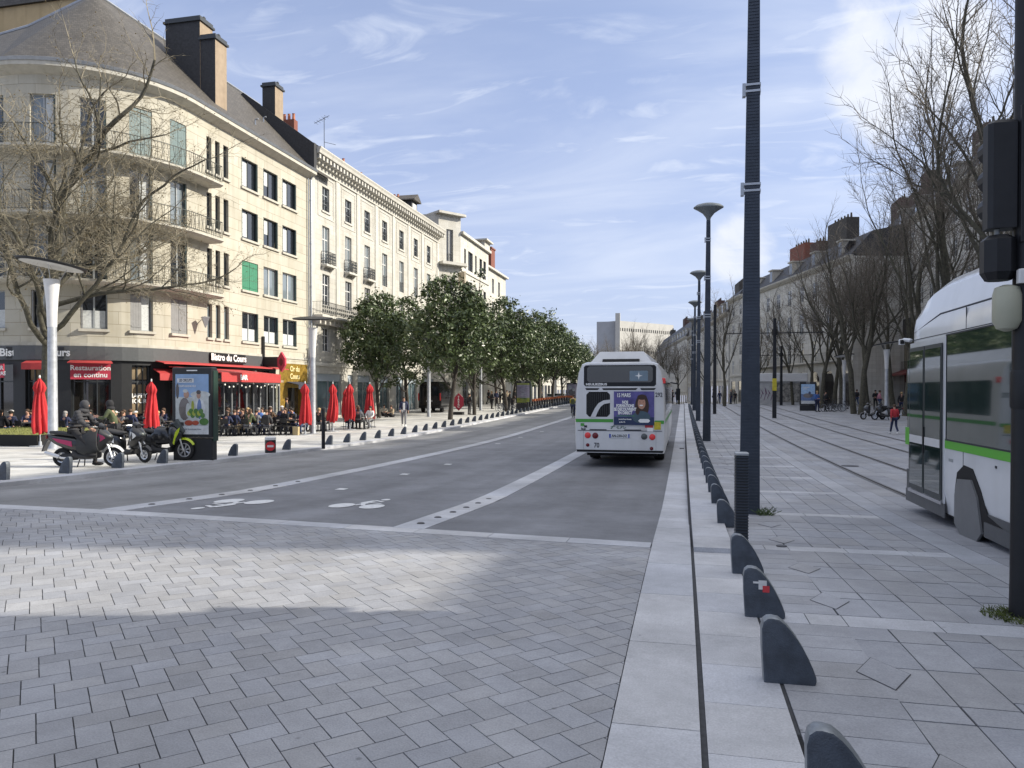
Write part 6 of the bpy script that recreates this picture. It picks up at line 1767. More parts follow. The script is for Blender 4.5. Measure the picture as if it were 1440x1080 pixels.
# white kiosk with graffiti and purple stall on the square
x, y = at(1093, 569); k_ = thing('kiosk', 'white kiosk with graffiti covered front on the far square', 'kiosk', (x, y, zg(x, y)), R(-8))
mb = MB(); mb.box(-3.0, 3.0, -1.5, 1.5, 0, 2.6); mb.build('body', mat('kiosk_white', (.45, .45, .45), .7, var=.25, scale=1.5), k_)
mb = MB(); mb.bbox(-3.2, 3.2, -1.8, 1.7, 2.6, 3.5, .05); mb.build('roof', M_LAMPW, k_)
mb = MB(); mb.box(-.2, 2.7, -1.53, -1.505, .3, 2.4); mb.build('shutter', mat('graffiti', (.03, .03, .035), .6, var=.2, scale=3, col2=(.42, .40, .36)), k_)
mb = MB()
for i in range(7): a = -2.8 + i * .36; mb.tube([(a, -1.53, .5 + .2 * (i % 2)), (a + .2, -1.53, 1.3), (a + .1, -1.53, 1.9 - .3 * (i % 2)), (a + .3, -1.53, 1.2)], .035, 4)
mb.build('graffiti', mat('graffiti_ink', (.12, .03, .10), .6), k_)
# ================================================================ vehicles
M_BUSW = mat('bus_white', (.62, .625, .63), .32, streak=.25, var=.07, scale=1.5, coat=.5)
M_BUSG = mat('bus_green', (.06, .30, .04), .35, var=.05)
M_TYRE = mat('tyre', (.015, .015, .016), .85, var=.2)
M_UNDER = mat('underbody', (.008, .008, .009), .8)
M_LREDB = mat('tail_light_bright', (.75, .05, .05), .25, var=0)
M_LRED = mat('tail_light_dark', (.14, .01, .015), .2, var=0)
M_LGREY = mat('lens_grey', (.08, .09, .09), .2)
M_CHROME = mat('chrome', (.6, .6, .62), .15, 1, var=0)
M_GLV = mat('vehicle_glass', (.012, .018, .022), .04, var=0, coat=1)
M_PLATE = mat('plate_white', (.62, .64, .66), .5, var=.03)
M_PLATEB = mat('plate_blue', (.04, .08, .38), .5, var=0)
M_INKB = mat('ink_black', (.02, .022, .03), .6, var=0)
M_ADV = mat('ad_purple', (.045, .04, .17), .4, var=.3, scale=2.5, col2=(.14, .12, .36))
M_ADN = mat('ad_navy', (.015, .03, .09), .4, var=.15)

bus = thing('city_bus', 'white articulated city bus with green stripe driving away in the right lane', 'bus', (-1.73, 21.05, zr(-1.7, 23)), 0)
W2 = 1.25; LB = 12.0
def bsec(y, zt=2.95, wtop=1.16, inset=0, zb=.42):
    i = inset
    return [(-W2 + i + .03, y, zb), (-W2 + i, y, .75), (-W2 + i, y, 1.4), (-W2 + .02 + i, y, 2.15), (-wtop + i, y, 2.65), (-wtop + .10 + i, y, zt - .06), (-wtop + .25 + i, y, zt),
            (wtop - .25 - i, y, zt), (wtop - .10 - i, y, zt - .06), (wtop - i, y, 2.65), (W2 - .02 - i, y, 2.15), (W2 - i, y, 1.4), (W2 - i, y, .75), (W2 - i - .03, y, zb)]
mb = MB()
mb.loft([bsec(0.0, inset=.10, zt=2.9), bsec(.03, inset=.03, zt=2.93), bsec(.12), bsec(LB - .3), bsec(LB, inset=.12, zt=2.85)])
mb.build('body', M_BUSW, bus, smooth=True, sharp=28)
mb = MB(); mb.bbox(-1.0, 1.0, .8, LB - .3, .28, .6, .02); mb.build('underbody', M_UNDER, bus)
for (x_, y_) in ((-1.0, 3.0), (1.0, 3.0), (-1.0, 9.4), (1.0, 9.4)):
    mb = MB(); mb.lathe([(.3, -.16), (.48, -.15), (.5, -.1), (.5, .1), (.48, .15), (.3, .16)], (x_, y_, .5), 24, 'x')
    wl_ = mb.build('wheel', M_TYRE, bus, smooth=True, sharp=40)
    mb = MB(); s_ = 1 if x_ > 0 else -1; mb.lathe([(.29, .0), (.29, .12), (.12, .17), (.1, .2)], (0, 0, 0), 14, 'x'); mb.v = [(x_ + s_ * v[0], y_ + v[1], .5 + v[2]) for v in mb.v]; mb.build('rim', M_POLEG, wl_)
mb = MB()   # roof pod with sloped flanks
mb.loft([[(-.93, .5, 2.88), (.93, .5, 2.88), (.62, .75, 3.27), (-.62, .75, 3.27)], [(-.93, 8, 2.88), (.93, 8, 2.88), (.72, 7.8, 3.28), (-.72, 7.8, 3.28)]])
mb.build('roof_pod', M_BUSW, bus)
mb = MB(); mb.prism([(.42, 2.955), (.5, 2.955), (.58, 3.05), (.50, 3.05)], 'x', -.52, .52); mb.build('roof_intake', M_UNDER, bus)
def rp(poly, y, name, m_, parent=bus, th=.006):
    mb = MB(); mb.loft([[(u, y, v) for u, v in poly], [(u, y - th, v) for u, v in poly]]); return mb.build(name, m_, parent)
RC = lambda x0, x1, z0, z1, c=.04: [(x0 + c, z0), (x1 - c, z0), (x1, z0 + c), (x1, z1 - c), (x1 - c, z1), (x0 + c, z1), (x0, z1 - c), (x0, z0 + c)]
rp(RC(-.99, 1.0, 2.27, 2.86, .05), .003, 'rear_window_surround', M_BLKM)
rw = rp(RC(-.90, .91, 2.38, 2.83, .06), -.005, 'rear_window', M_GLV)
rp(RC(.28, .78, 2.42, 2.70, .02), -.012, 'screen_sign', mat('rear_screen', (.16, .22, .27), .3), rw)
star = [(0, .11), (.02, .02), (.11, 0), (.02, -.02), (0, -.11), (-.02, -.02), (-.11, 0), (-.02, .02)]
rp([(.53 + u, 2.56 + v) for u, v in star], -.020, 'star_mark', M_LET, rw)
put_text('lettering', 'HEULIEZBUS', .085, M_LET, facing((-.64, -.008, 2.325), (1, 0, 0), (0, 0, 1)), bus, ext=.001, bold=.003, sx=1.25)
for a, b in ((-.95, -.55), (-.48, .50), (.57, 1.0)): rp([(a + .03, 2.17), (b - .05, 2.17), (b, 2.22), (a, 2.22)], -.001, 'vent_slot', M_UNDER)
# engine grille with pale swoosh
g_ = rp(RC(-.92, -.26, 1.42, 2.12, .08), .002, 'engine_grille', M_UNDER)
for k in range(11): rp([(-.88 + k * .058, 1.46), (-.87 + k * .058, 1.46), (-.87 + k * .058, 2.08), (-.88 + k * .058, 2.08)], -.005, 'grille_bar', M_FRD, g_)
rp([(-.80, 1.415), (-.66, 1.415), (-.60, 1.56), (-.52, 1.70), (-.42, 1.78), (-.255, 1.81), (-.255, 1.90), (-.44, 1.88), (-.58, 1.80), (-.68, 1.66)], -.016, 'swoosh', M_BUSW)
# poster
pn = rp([(-.15, 1.20), (.95, 1.20), (.95, 2.13), (-.15, 2.13)], -.012, 'advert', M_ADV, th=.02)
rp([(-.15, 1.20), (.95, 1.20), (.95, 1.42), (-.15, 1.42)], -.034, 'advert_footer', M_ADN, pn, th=.002)
mb = MB(); cx, cz = .62, 1.84
def disc2(m_, cx, cz, rx, rz_, y, n=18): mb.m(m_); mb.poly([(cx + rx * math.cos(2 * PI * k / n), y, cz + rz_ * math.sin(2 * PI * k / n)) for k in range(n)])
disc2(0, .62, 1.72, .19, .33, -.036); disc2(3, .60, 1.42, .25, .17, -.0365); disc2(0, .50, 1.68, .07, .20, -.037); disc2(1, .61, 1.80, .105, .16, -.038); disc2(0, .62, 1.97, .13, .075, -.0385); disc2(2, .60, 1.745, .05, .018, -.039)
disc2(0, .565, 1.84, .014, .01, -.039); disc2(0, .655, 1.84, .014, .01, -.039)
mb.build('portrait', [mat('ad_hair', (.045, .022, .014), .6), mat('ad_skin', (.46, .24, .16), .6), M_LET, mat('ad_coat', (.06, .10, .13), .7)], pn)
for txt, sz, xx, zz, b_ in (('15 MARS', .15, .12, 2.02, .004), ('NOS\nFORMATIONS\nSE DECOUVRENT\nEN DIRECT', .115, .16, 1.68, .006), ('Journée Portes Ouvertes', .05, .16, 1.36, .002), ('de 9h à 17h', .05, .08, 1.28, .002)):
    put_text('lettering', txt, sz, M_LET, facing((xx, -.040, zz), (1, 0, 0), (0, 0, 1)), pn, ext=.001, bold=b_, sx=.68, lsp=.85)
rp([(-.08, 1.445), (.42, 1.445), (.42, 1.46), (-.08, 1.46)], -.037, 'lime_rule', M_BUSG, pn, th=.002)
rp(RC(.52, .84, 1.27, 1.37, .045), -.038, 'white_label', M_LET, pn, th=.002)
rp([(-1.22, 1.27), (-.17, 1.27), (-.17, 1.36), (-1.225, 1.36)], -.001, 'green_stripe', M_BUSG)
rp([(.97, 1.24), (1.215, 1.24), (1.215, 1.33), (.97, 1.33)], -.001, 'green_stripe', M_BUSG)
for s_ in (-1, 1):
    mb = MB(); mb.box(s_ * (W2 - .004), s_ * (W2 + .004), .14, LB - .4, 1.26, 1.36); mb.build('green_stripe', M_BUSG, bus)
    mb = MB(); mb.box(s_ * (W2 - .03), s_ * (W2 - .001), .5, LB - .3, 1.5, 2.4); o_ = mb.build('side_window', M_GLV, bus)
    mb = MB(); mb.box(s_ * (W2 - .02), s_ * (W2 + .003), .55, LB - .4, 1.52, 2.42)
    mb.build('side_glazing', M_GLV, o_)
# lower belt, lamps
rp([(-1.18, .44), (1.18, .44), (1.20, .50), (-1.20, .50)], -.002, 'bumper_lip', M_UNDER)
rp([(-1.16, 1.03), (1.16, 1.03), (1.16, 1.045), (-1.16, 1.045)], -.002, 'belt_seam', M_INKB)
for s_ in (-1, 1):
    rp(RC(-.35 + s_ * .35 - (.13 if s_ < 0 else -.13), .0 + s_ * .35 + (.0 if s_ < 0 else .25), 1.05, 1.075, .01), -.006, 'flap_handle', M_INKB)
def lamp(x_, z_, r_, m_, name='tail_light'):
    mb = MB(); mb.lathe([(r_ + .015, 0), (r_ + .015, .01), (r_, .018), (r_ * .5, .026), (.005, .028)], n=18); mb.v = [(x_ + v[0], -v[2] - .001, z_ + v[1]) for v in mb.v]
    return mb.build(name, m_, bus, smooth=True)
for x_, z_, r_, m_ in ((-.88, .90, .07, M_LREDB), (-.67, .895, .07, M_LRED), (.68, .885, .07, M_LGREY), (.90, .875, .07, M_LREDB), (-.88, .63, .035, M_LRED), (.88, .56, .035, M_LRED)): lamp(x_, z_, r_, m_)
for s_ in (-1, 1): mb = MB(); mb.box(s_ * 1.0 - .004, s_ * 1.0 + .004, -.004, 0, .48, 1.03); mb.build('panel_seam', M_FRG, bus)
pl_ = rp([(-.28, .84), (.28, .84), (.28, .95), (-.28, .95)], -.003, 'number_plate', M_PLATE, th=.01)
rp([(-.28, .84), (-.235, .84), (-.235, .95), (-.28, .95)], -.0135, 'plate_band', M_PLATEB, pl_, th=.002); rp([(.245, .84), (.28, .84), (.28, .95), (.245, .95)], -.0135, 'plate_band', M_PLATEB, pl_, th=.002)
put_text('lettering', 'AN-230-DZ', .10, M_INKB, facing((0, -.0145, .892), (1, 0, 0), (0, 0, 1)), pl_, ext=.001, bold=.003, sx=.85)
put_text('lettering', '70', .19, M_INKB, facing((-.63, -.003, .62), (1, 0, 0), (0, 0, 1)), bus, ext=.001, bold=.004, sx=.8)
put_text('lettering', '292', .17, M_INKB, facing((1.075, -.003, 2.03), (1, 0, 0), (0, 0, 1)), bus, ext=.001, bold=.003, sx=.75)
mb = MB()       # hand drawn network emblem: loose brush strokes
for st in ([(-.22, 1.09), (-.15, 1.19), (-.20, 1.13), (-.24, 1.10)], [(-.24, 1.15), (-.12, 1.17)], [(-.08, 1.13), (-.03, 1.17), (-.05, 1.10), (0.0, 1.11)], [(.03, 1.10), (.06, 1.17), (.05, 1.12), (.11, 1.17), (.12, 1.10), (.18, 1.13)]):
    mb.tube([(u, -.005, v) for u, v in st], .009, 4)
mb.build('network_emblem', mat('emblem_green', (.01, .10, .06), .5), bus)
for (a, b, c, d, m_, nm) in ((.70, .92, 1.13, 1.22, mat('decal_red', (.45, .03, .04), .5), 'decal'), (.76, .92, 1.03, 1.13, M_LET, 'decal'), (.95, 1.13, 1.08, 1.29, mat('decal_yellow', (.55, .45, .03), .5, var=.35, scale=14), 'decal'), (-1.08, -.98, 1.16, 1.24, M_BUSG, 'decal'), (-.98, -.9, 1.12, 1.18, M_INKB, 'decal')):
    rp([(a, c), (b, c), (b, d), (a, d)], -.004, nm, m_)
put_text('lettering', 'bus', .09, M_INKB, facing((-1.0, -.004, 1.08), (1, 0, 0), (0, 0, 1)), bus, ext=.001, bold=.003)
mb = MB(); mb.bbox(1.1, 1.25, .06, .2, 2.35, 2.5, .02); mb.build('marker_light', M_LREDB, bus)
mb = MB(); mb.tube([(1.2, LB - .2, 2.5), (1.5, LB + .1, 2.45), (1.52, LB + .1, 2.2)], .03); mb.bbox(1.42, 1.6, LB, LB + .1, 1.75, 2.25, .02); mb.build('mirror', M_BLKM, bus)

# ---------------------------------------------------------------- tram
M_TRW = mat('tram_white', (.68, .69, .70), .22, var=.05, scale=1, coat=.5, streak=.18)
M_TRG = mat('tram_green', (.10, .42, .03), .35, var=0)
M_TRK = mat('tram_skirt', (.11, .115, .12), .45, .3, var=.1)
M_TRGL = mat('tram_glass', (.018, .035, .03), .03, var=0, coat=1, spec=.8)
tram = thing('tram', 'white low floor tram with green stripe and large windows passing on the right', 'tram', (4.84, 13.0, zg(4.8, 11)), 0)
zt0 = zg(4.8, 11)
HW = 1.24; YF, YB = .9, -26       # nose towards +y
def tz(v): return v - zt0      # world z -> local
def tsec(y, inset=0, top=3.32, xin=0):
    h = HW - xin
    S = [(h - .04, .30), (h, .55), (h, 2.6), (h - .03, 2.9), (h - .15, 3.05), (h - .42, top - .08), (h - .75, top)]
    L_ = [(-a, y, z) for a, z in S]; R__ = [(a, y, z) for a, z in reversed(S)]
    return L_ + R__
def nose(y, k):      # k 0..1 narrowing and dropping towards the nose
    h = HW * (1 - .42 * k ** 1.6); top = 3.32 - .62 * k ** 1.5
    S = [(h - .04, .30), (h, .55), (h, min(2.6, top - .35)), (h - .03, min(2.9, top - .22)), (h - .12, top - .14), (h - .3, top - .05), (h - .5, top)]
    return [(-a, y, z) for a, z in S] + [(a, y, z) for a, z in reversed(S)]
def nose2(y):
    k = max(0, (y + 1.0) / 2.0); top = 3.62 - .92 * min(1, k) ** 2.7
    kk = max(0, (y - .2) / .8); h = HW * (1 - .45 * kk ** 1.8)
    S = [(h - .05, .16), (h, .5), (h, min(2.85, top - .5)), (h - .03, min(3.08, top - .36)), (h - .11, top - .22), (h - .30, top - .06), (h - .52, top)]
    return [(-a, y, z) for a, z in S] + [(a, y, z) for a, z in reversed(S)]
ysn = [YB, -12, -6, -3.2, -1.6, -1.0, -.7, -.4, -.1, .2, .45, .7, .88, 1.0]
mb = MB(); mb.loft([nose2(y) for y in ysn]); mb.build('body', M_TRW, tram, smooth=True, sharp=30)
xs = -HW
def side(y0, y1, z0, z1, off, name, m_, parent=tram, th=.012, poly=None):
    P_ = poly or [(y0, z0), (y1, z0), (y1, z1), (y0, z1)]
    mb = MB(); mb.loft([[(xs - off, u, v) for u, v in P_], [(xs - off + th, u, v) for u, v in P_]]); return mb.build(name, m_, parent)
# local heights above rail: windows 1.22-2.68, stripe 1.10-1.22
yD0, yD1 = at_x(1327, 3.6)[1] - 13.0, at_x(1281, 3.6)[1] - 13.0

side(YB + .5, yD0 - .12, 1.215, 2.68, .004, 'side_window', M_TRGL)
for y in (-4.05, -5.6, -7.1): side(y - .012, y + .012, 1.215, 2.68, .006, 'window_seam', M_INKB)
for s0_, s1_ in ((YB + .5, yD0 - .08),): side(s0_, s1_, 1.09, 1.21, .006, 'green_stripe', M_TRG)
for y in (-3.1, -5.2):      # flap catches and small plates on the side panels
    side(y, y + .05, .98, 1.01, .006, 'panel_catch', M_INKB)
side(-1.62, -1.45, .92, .96, .004, 'small_plate', M_FRG)
for y in (-2.0, -4.05, -7.1): side(y - .008, y + .008, .42, 1.09, .002, 'panel_seam', M_INKB)
for z in (3.0,): 
    mb = MB(); mb.tube([(xs + .025, YB + .5, z + .02), (xs + .022, -1.0, z + .01), (xs + .01, .2, z - .18)], .013, 5); mb.build('roof_seam', M_INKB, tram)
side(YB + .5, .5, 2.70, 2.712, .003, 'roof_seam', M_INKB); side(-2.08, -2.068, 2.71, 2.99, .003, 'roof_seam', M_INKB)
side(YB + .5, yD0 - .10, 1.20, 1.222, .009, 'window_seal', M_INKB); side(YB + .5, yD0 - .10, 2.672, 2.69, .009, 'window_seal', M_INKB); side(yD0 - .135, yD0 - .115, 1.21, 2.68, .009, 'window_seal', M_INKB)
# front passenger door, double leaf
dr = side(yD0 - .06, yD1 + .02, .30, 2.66, .008, 'door_frame', M_TRW, th=.02)
ym = (yD0 + yD1) / 2
for a, b in ((yD0, ym - .015), (ym + .015, yD1 - .03)):
    d_ = side(a, b, .34, 2.58, .03, 'door_leaf', mat('door_frame_dark', (.05, .06, .062), .4, .3))
    side(a + .04, b - .04, .42, 2.52, .036, 'door_glass', M_TRGL, d_, th=.008)
    side(a + .04, b - .04, 1.08, 1.2, .040, 'door_band', M_LAMPW if b < ym + .1 or True else M_TRG, d_, th=.004)
side(ym - .03, ym - .005, .95, 1.35, .05, 'door_handle', M_BLKM)
side(yD0 - .02, yD1, .28, .33, .04, 'door_step', M_CHROME)
# cab side glass and windscreen
side(yD1 + .05, .55, 1.3, 2.4, .003, 'cab_window', M_TRGL)
mb = MB()
def nr(y, z):
    kk = max(0, (y - .2) / .8); h = HW * (1 - .45 * kk ** 1.8); return h
rings = []
for z in (1.15, 1.6, 2.1, 2.45):
    ring = []
    for k in range(13):
        a = -PI / 2 + PI * k / 12; yy = .55 + .62 * math.cos(a) * (1 - .12 * (z - 1.1)); xx = (HW - .02) * math.sin(a) * (1 - .02 * z)
        ring.append((xx, yy, z))
    rings.append(ring)
mb.loft(rings, closed=False, caps=False); mb.build('windscreen', M_TRGL, tram, smooth=True)
mb = MB(); rings = []
for z in (.2, .5, 1.15): rings.append([((HW - .01) * math.sin(-PI / 2 + PI * k / 12), .5 + (.55 + .1 * z) * math.cos(-PI / 2 + PI * k / 12), z) for k in range(13)])
mb.loft(rings, closed=False, caps=False); mb.build('nose_bumper', M_TRW, tram, smooth=True)
side(.25, .62, 1.02, 1.3, .012, 'green_flash', M_TRG)
mb = MB(); mb.tube([(xs + .02, .45, 2.72), (xs - .05, .58, 2.74), (xs - .08, .60, 2.72)], .03, 8); mb.bbox(xs - .12, xs - .04, .56, .66, 2.66, 2.75, .015); mb.build('camera_arm', M_TRW, tram)
mb = MB(); mb.box(xs - .115, xs - .05, .552, .558, 2.67, 2.74); mb.build('camera_lens', M_UNDER, tram)
# skirt, wheel arch and round wheel cover
side(YB + .5, -1.95, .16, .40, .004, 'skirt', M_TRK); side(yD0 - .08, .6, .10, .30, .004, 'skirt', M_TRK); side(yD1 + .04, .55, .30, .62, .004, 'cab_skirt', M_TRK)
arch_ = [(-1.72, .16), (-1.72, .55), (-1.80, .80), (-2.05, .92), (-2.35, .90), (-2.62, .66), (-2.85, .38), (-3.3, .30), (-3.3, .16)]
side(0, 0, 0, 0, .010, 'wheel_arch', M_UNDER, poly=arch_, th=.014)
side(0, 0, 0, 0, .035, 'wheel_cover', mat('wheel_cover_grey', (.17, .175, .18), .4, .2, var=.08), poly=[(-1.78, .12), (-1.78, .5), (-1.88, .72), (-2.35, .76), (-2.56, .56), (-2.72, .14), (-2.55, .0), (-2.0, .0)], th=.03)
side(-5.5, -2.8, .12, .30, .03, 'bogie_fairing', M_TRK, th=.03)
mb = MB(); mb.bbox(-1.0, 1.0, YB + .5, .2, .05, .32, .02); mb.build('underframe', M_UNDER, tram)
for y in (-2.2, -4.0):
    for x_ in (-.72, .72):
        mb = MB(); mb.lathe([(.3, -.05), (.3, .05)], (x_, y, .3), 20, 'x'); mb.build('wheel', M_POLEG, tram)
for y in (-.7, -1.6): mb = MB(); mb.ell((xs + .12, y, 3.09), (.03, .05, .02), 6, 4); mb.build('roof_rivet', M_FRG, tram)
mb = MB(); mb.tube([(-.4, -6, 3.6), (0, -7.2, 4.6), (.1, -6.2, 5.3)], .03); mb.box(-.7, .7, -6.3, -6.1, 5.28, 5.33); mb.build('pantograph', M_BLKM, tram)
M_SEAT = mat('tram_seat', (.03, .16, .10), .8)

# ---------------------------------------------------------------- black van
vx, vy = at(604, 580)
van = thing('van', 'black high roofed van parked on the left pavement seen from behind', 'van', (vx, vy, zg(vx, vy)), R(4))
M_VAN = mat('van_black', (.010, .010, .012), .25, var=0, coat=.8)
M_VANS = mat('van_side', (.05, .052, .055), .3, .2, var=.1, coat=.4)
def vsec(y, top, w_=1.0, zb=.38): return [(-w_, y, zb), (-w_ * 1.0, y, 1.2), (-w_ * .93, y, top - .25), (-w_ * .8, y, top), (w_ * .8, y, top), (w_ * .93, y, top - .25), (w_, y, 1.2), (w_, y, zb)]
mb = MB(); mb.loft([vsec(0, 2.62, .97), vsec(.08, 2.72), vsec(4.0, 2.72), vsec(4.8, 1.9), vsec(5.1, 1.35), vsec(5.7, 1.1, .95)]); mb.build('body', M_VAN, van, smooth=True, sharp=30)
for s_ in (-1, 1):
    rp([(s_ * .08, 1.45), (s_ * .84, 1.45), (s_ * .76, 2.35), (s_ * .08, 2.35)], -.002, 'rear_window', M_GLV, van)
    mb = MB(); mb.bbox(s_ * .98 - .05, s_ * .98 + .03, -.03, .1, 1.05, 1.7, .01); mb.build('tail_light', M_LREDB, van)
    mb = MB(); mb.box(s_ * 1.0, s_ * 1.006, .3, 3.9, .6, 1.2); mb.build('side_panel', M_VANS, van)
    mb = MB(); mb.poly([(s_ * .995, 3.0, 1.3), (s_ * .995, 4.2, 1.3), (s_ * .955, 3.9, 2.1), (s_ * .955, 3.0, 2.1)]); mb.build('side_window', M_GLV, van)
    for y in (1.0, 4.6):
        mb = MB(); mb.lathe([(.2, -.12), (.34, -.11), (.35, 0), (.34, .11), (.2, .12)], (s_ * .86, y, .35), 18, 'x'); mb.build('wheel', M_TYRE, van, smooth=True)
mb = MB(); mb.bbox(-.95, .95, -.14, .02, .38, .62, .02); mb.build('bumper', M_UNDER, van)
rp([(-.3, .95), (.25, .95), (.25, 1.07), (-.3, 1.07)], -.004, 'number_plate', M_PLATE, van)
# few distant parked cars beyond the racks
def car(loc, rz, col, lab):
    t = thing('parked_car', lab, 'car', loc, rz, 'cars parked far off behind the bicycle racks')
    prof = [(-2.0, .3), (-2.05, .75), (-1.9, .95), (-1.3, 1.0), (-.7, 1.42), (.7, 1.45), (1.4, 1.0), (2.05, .9), (2.1, .3)]
    mb = MB(); mb.loft([[(x_, u, v) for u, v in prof] for x_ in (-.85, .85)]); mb.build('body', col, t)
    mb = MB()
    for s_ in (-.856, .853): mb.box(s_, s_ + .003, -.75, .75, 1.0, 1.36)
    mb.box(-.7, .7, -1.28, -1.26, .98, 1.02); mb.build('windows', M_GLV, t)
    mb = MB(); mb.prism([(-1.25, 1.04), (-.76, 1.395), (-.78, 1.41), (-1.27, 1.05)], 'x', -.7, .7); mb.build('rear_window', M_GLV, t)
    for s_ in (-.8, .8):
        for y in (-1.3, 1.3): mb = MB(); mb.lathe([(.31, -.1), (.31, .1)], (s_, y, .31), 14, 'x'); mb.build('wheel', M_TYRE, t)
        mb = MB(); mb.box(s_ * .9 - .1, s_ * .9 + .1, -2.08, -2.03, .75, .88); mb.build('tail_light', M_LREDB, t)
cw = mat('car_white', (.6, .6, .6), .3, coat=.5); cgr = mat('car_grey', (.2, .2, .21), .3, .3, coat=.5)
for i, (px, X_, m_, lab) in enumerate(((790, -17.5, cw, 'white parked car far off between the evergreen trunks'), (780, -19, cgr, 'grey parked car far off left of the white one'), (800, -16.8, cw, 'second white parked car, nearest the far advertising board'))):
    x, y = at_x(px, X_); y = min(y, 108 + 3 * i); car((x, y, zg(x, y)), R(8), m_, lab)

# ---------------------------------------------------------------- scooters and motorcycle (local: +x forward, z up)
M_SCB = mat('scooter_black', (.012, .012, .014), .3, var=.1, coat=.6)
M_SCM = mat('scooter_matt', (.03, .03, .032), .7, var=.15)
M_SILV = mat('wheel_silver', (.55, .56, .58), .3, .8, var=.05)
M_LIME = mat('lime_plastic', (.50, .62, .03), .35, var=.05)
M_MAG = mat('magenta_stripe', (.38, .02, .10), .4)
M_SKIRTC = mat('leg_cover', (.035, .037, .04), .85, var=.2, scale=6)
def wheel(root, x_, r_, w_, nsp=5, rim=M_SILV, name='wheel'):
    mb = MB(); prof = []
    n = 28
    rings = []
    for k in range(n):
        a = 2 * PI * k / n; c = (math.cos(a), math.sin(a)); ring = []
        for j in range(8):
            b = 2 * PI * j / 8; rr_ = r_ - w_ * .5 + w_ * .5 * math.cos(b); ring.append((x_ + rr_ * c[0], w_ * .5 * math.sin(b), r_ + rr_ * c[1]))
        rings.append(ring)
    ids = [[mb.V(p) for p in r] for r in rings]
    for a in range(n):
        for j in range(8): mb.F((ids[a][j], ids[(a + 1) % n][j], ids[(a + 1) % n][(j + 1) % 8], ids[a][(j + 1) % 8]))
    wh = mb.build(name, M_TYRE, root, smooth=True)
    mb = MB(); ri = r_ - w_ * .95
    ids = []
    for k in range(n):
        a = 2 * PI * k / n; ids.append([mb.V((x_ + q * math.cos(a), y, r_ + q * math.sin(a))) for q, y in ((ri + .02, w_ * .32), (ri - .02, w_ * .26), (ri - .02, -w_ * .26), (ri + .02, -w_ * .32))])
    for a in range(n):
        for j in range(4): mb.F((ids[a][j], ids[(a + 1) % n][j], ids[(a + 1) % n][(j + 1) % 4], ids[a][(j + 1) % 4]))
    for k in range(nsp):
        a = 2 * PI * k / nsp + .3
        for da in ((-.12, .12) if nsp < 8 else (0,)):
            p0 = (x_ + .03 * math.cos(a), 0, r_ + .03 * math.sin(a)); p1 = (x_ + (ri - .01) * math.cos(a + da), 0, r_ + (ri - .01) * math.sin(a + da)); mb.cyl(p0, p1, .013 if nsp < 8 else .003, .009 if nsp < 8 else .003, n=5)
    mb.lathe([(.045, -w_ * .5), (.045, w_ * .5)], (0, 0, 0), 10, 'y'); mb.v[-20:] = [(v[0] + x_, v[1], v[2] + r_) for v in mb.v[-20:]]
    mb.build('rim', rim, wh)
    return wh
def loft_x(mb, secs):
    """secs: list of (x, zlo, zhi, halfwidth) -> rounded hull"""
    rings = []
    for x_, a, b, w_ in secs:
        c, h = (a + b) / 2, (b - a) / 2
        rings.append([(x_, w_ * (abs(math.cos(t)) ** .7) * (1 if math.cos(t) > 0 else -1), c + h * (abs(math.sin(t)) ** .8) * (1 if math.sin(t) > 0 else -1)) for t in [2 * PI * k / 14 for k in range(14)]])
    mb.loft(rings)
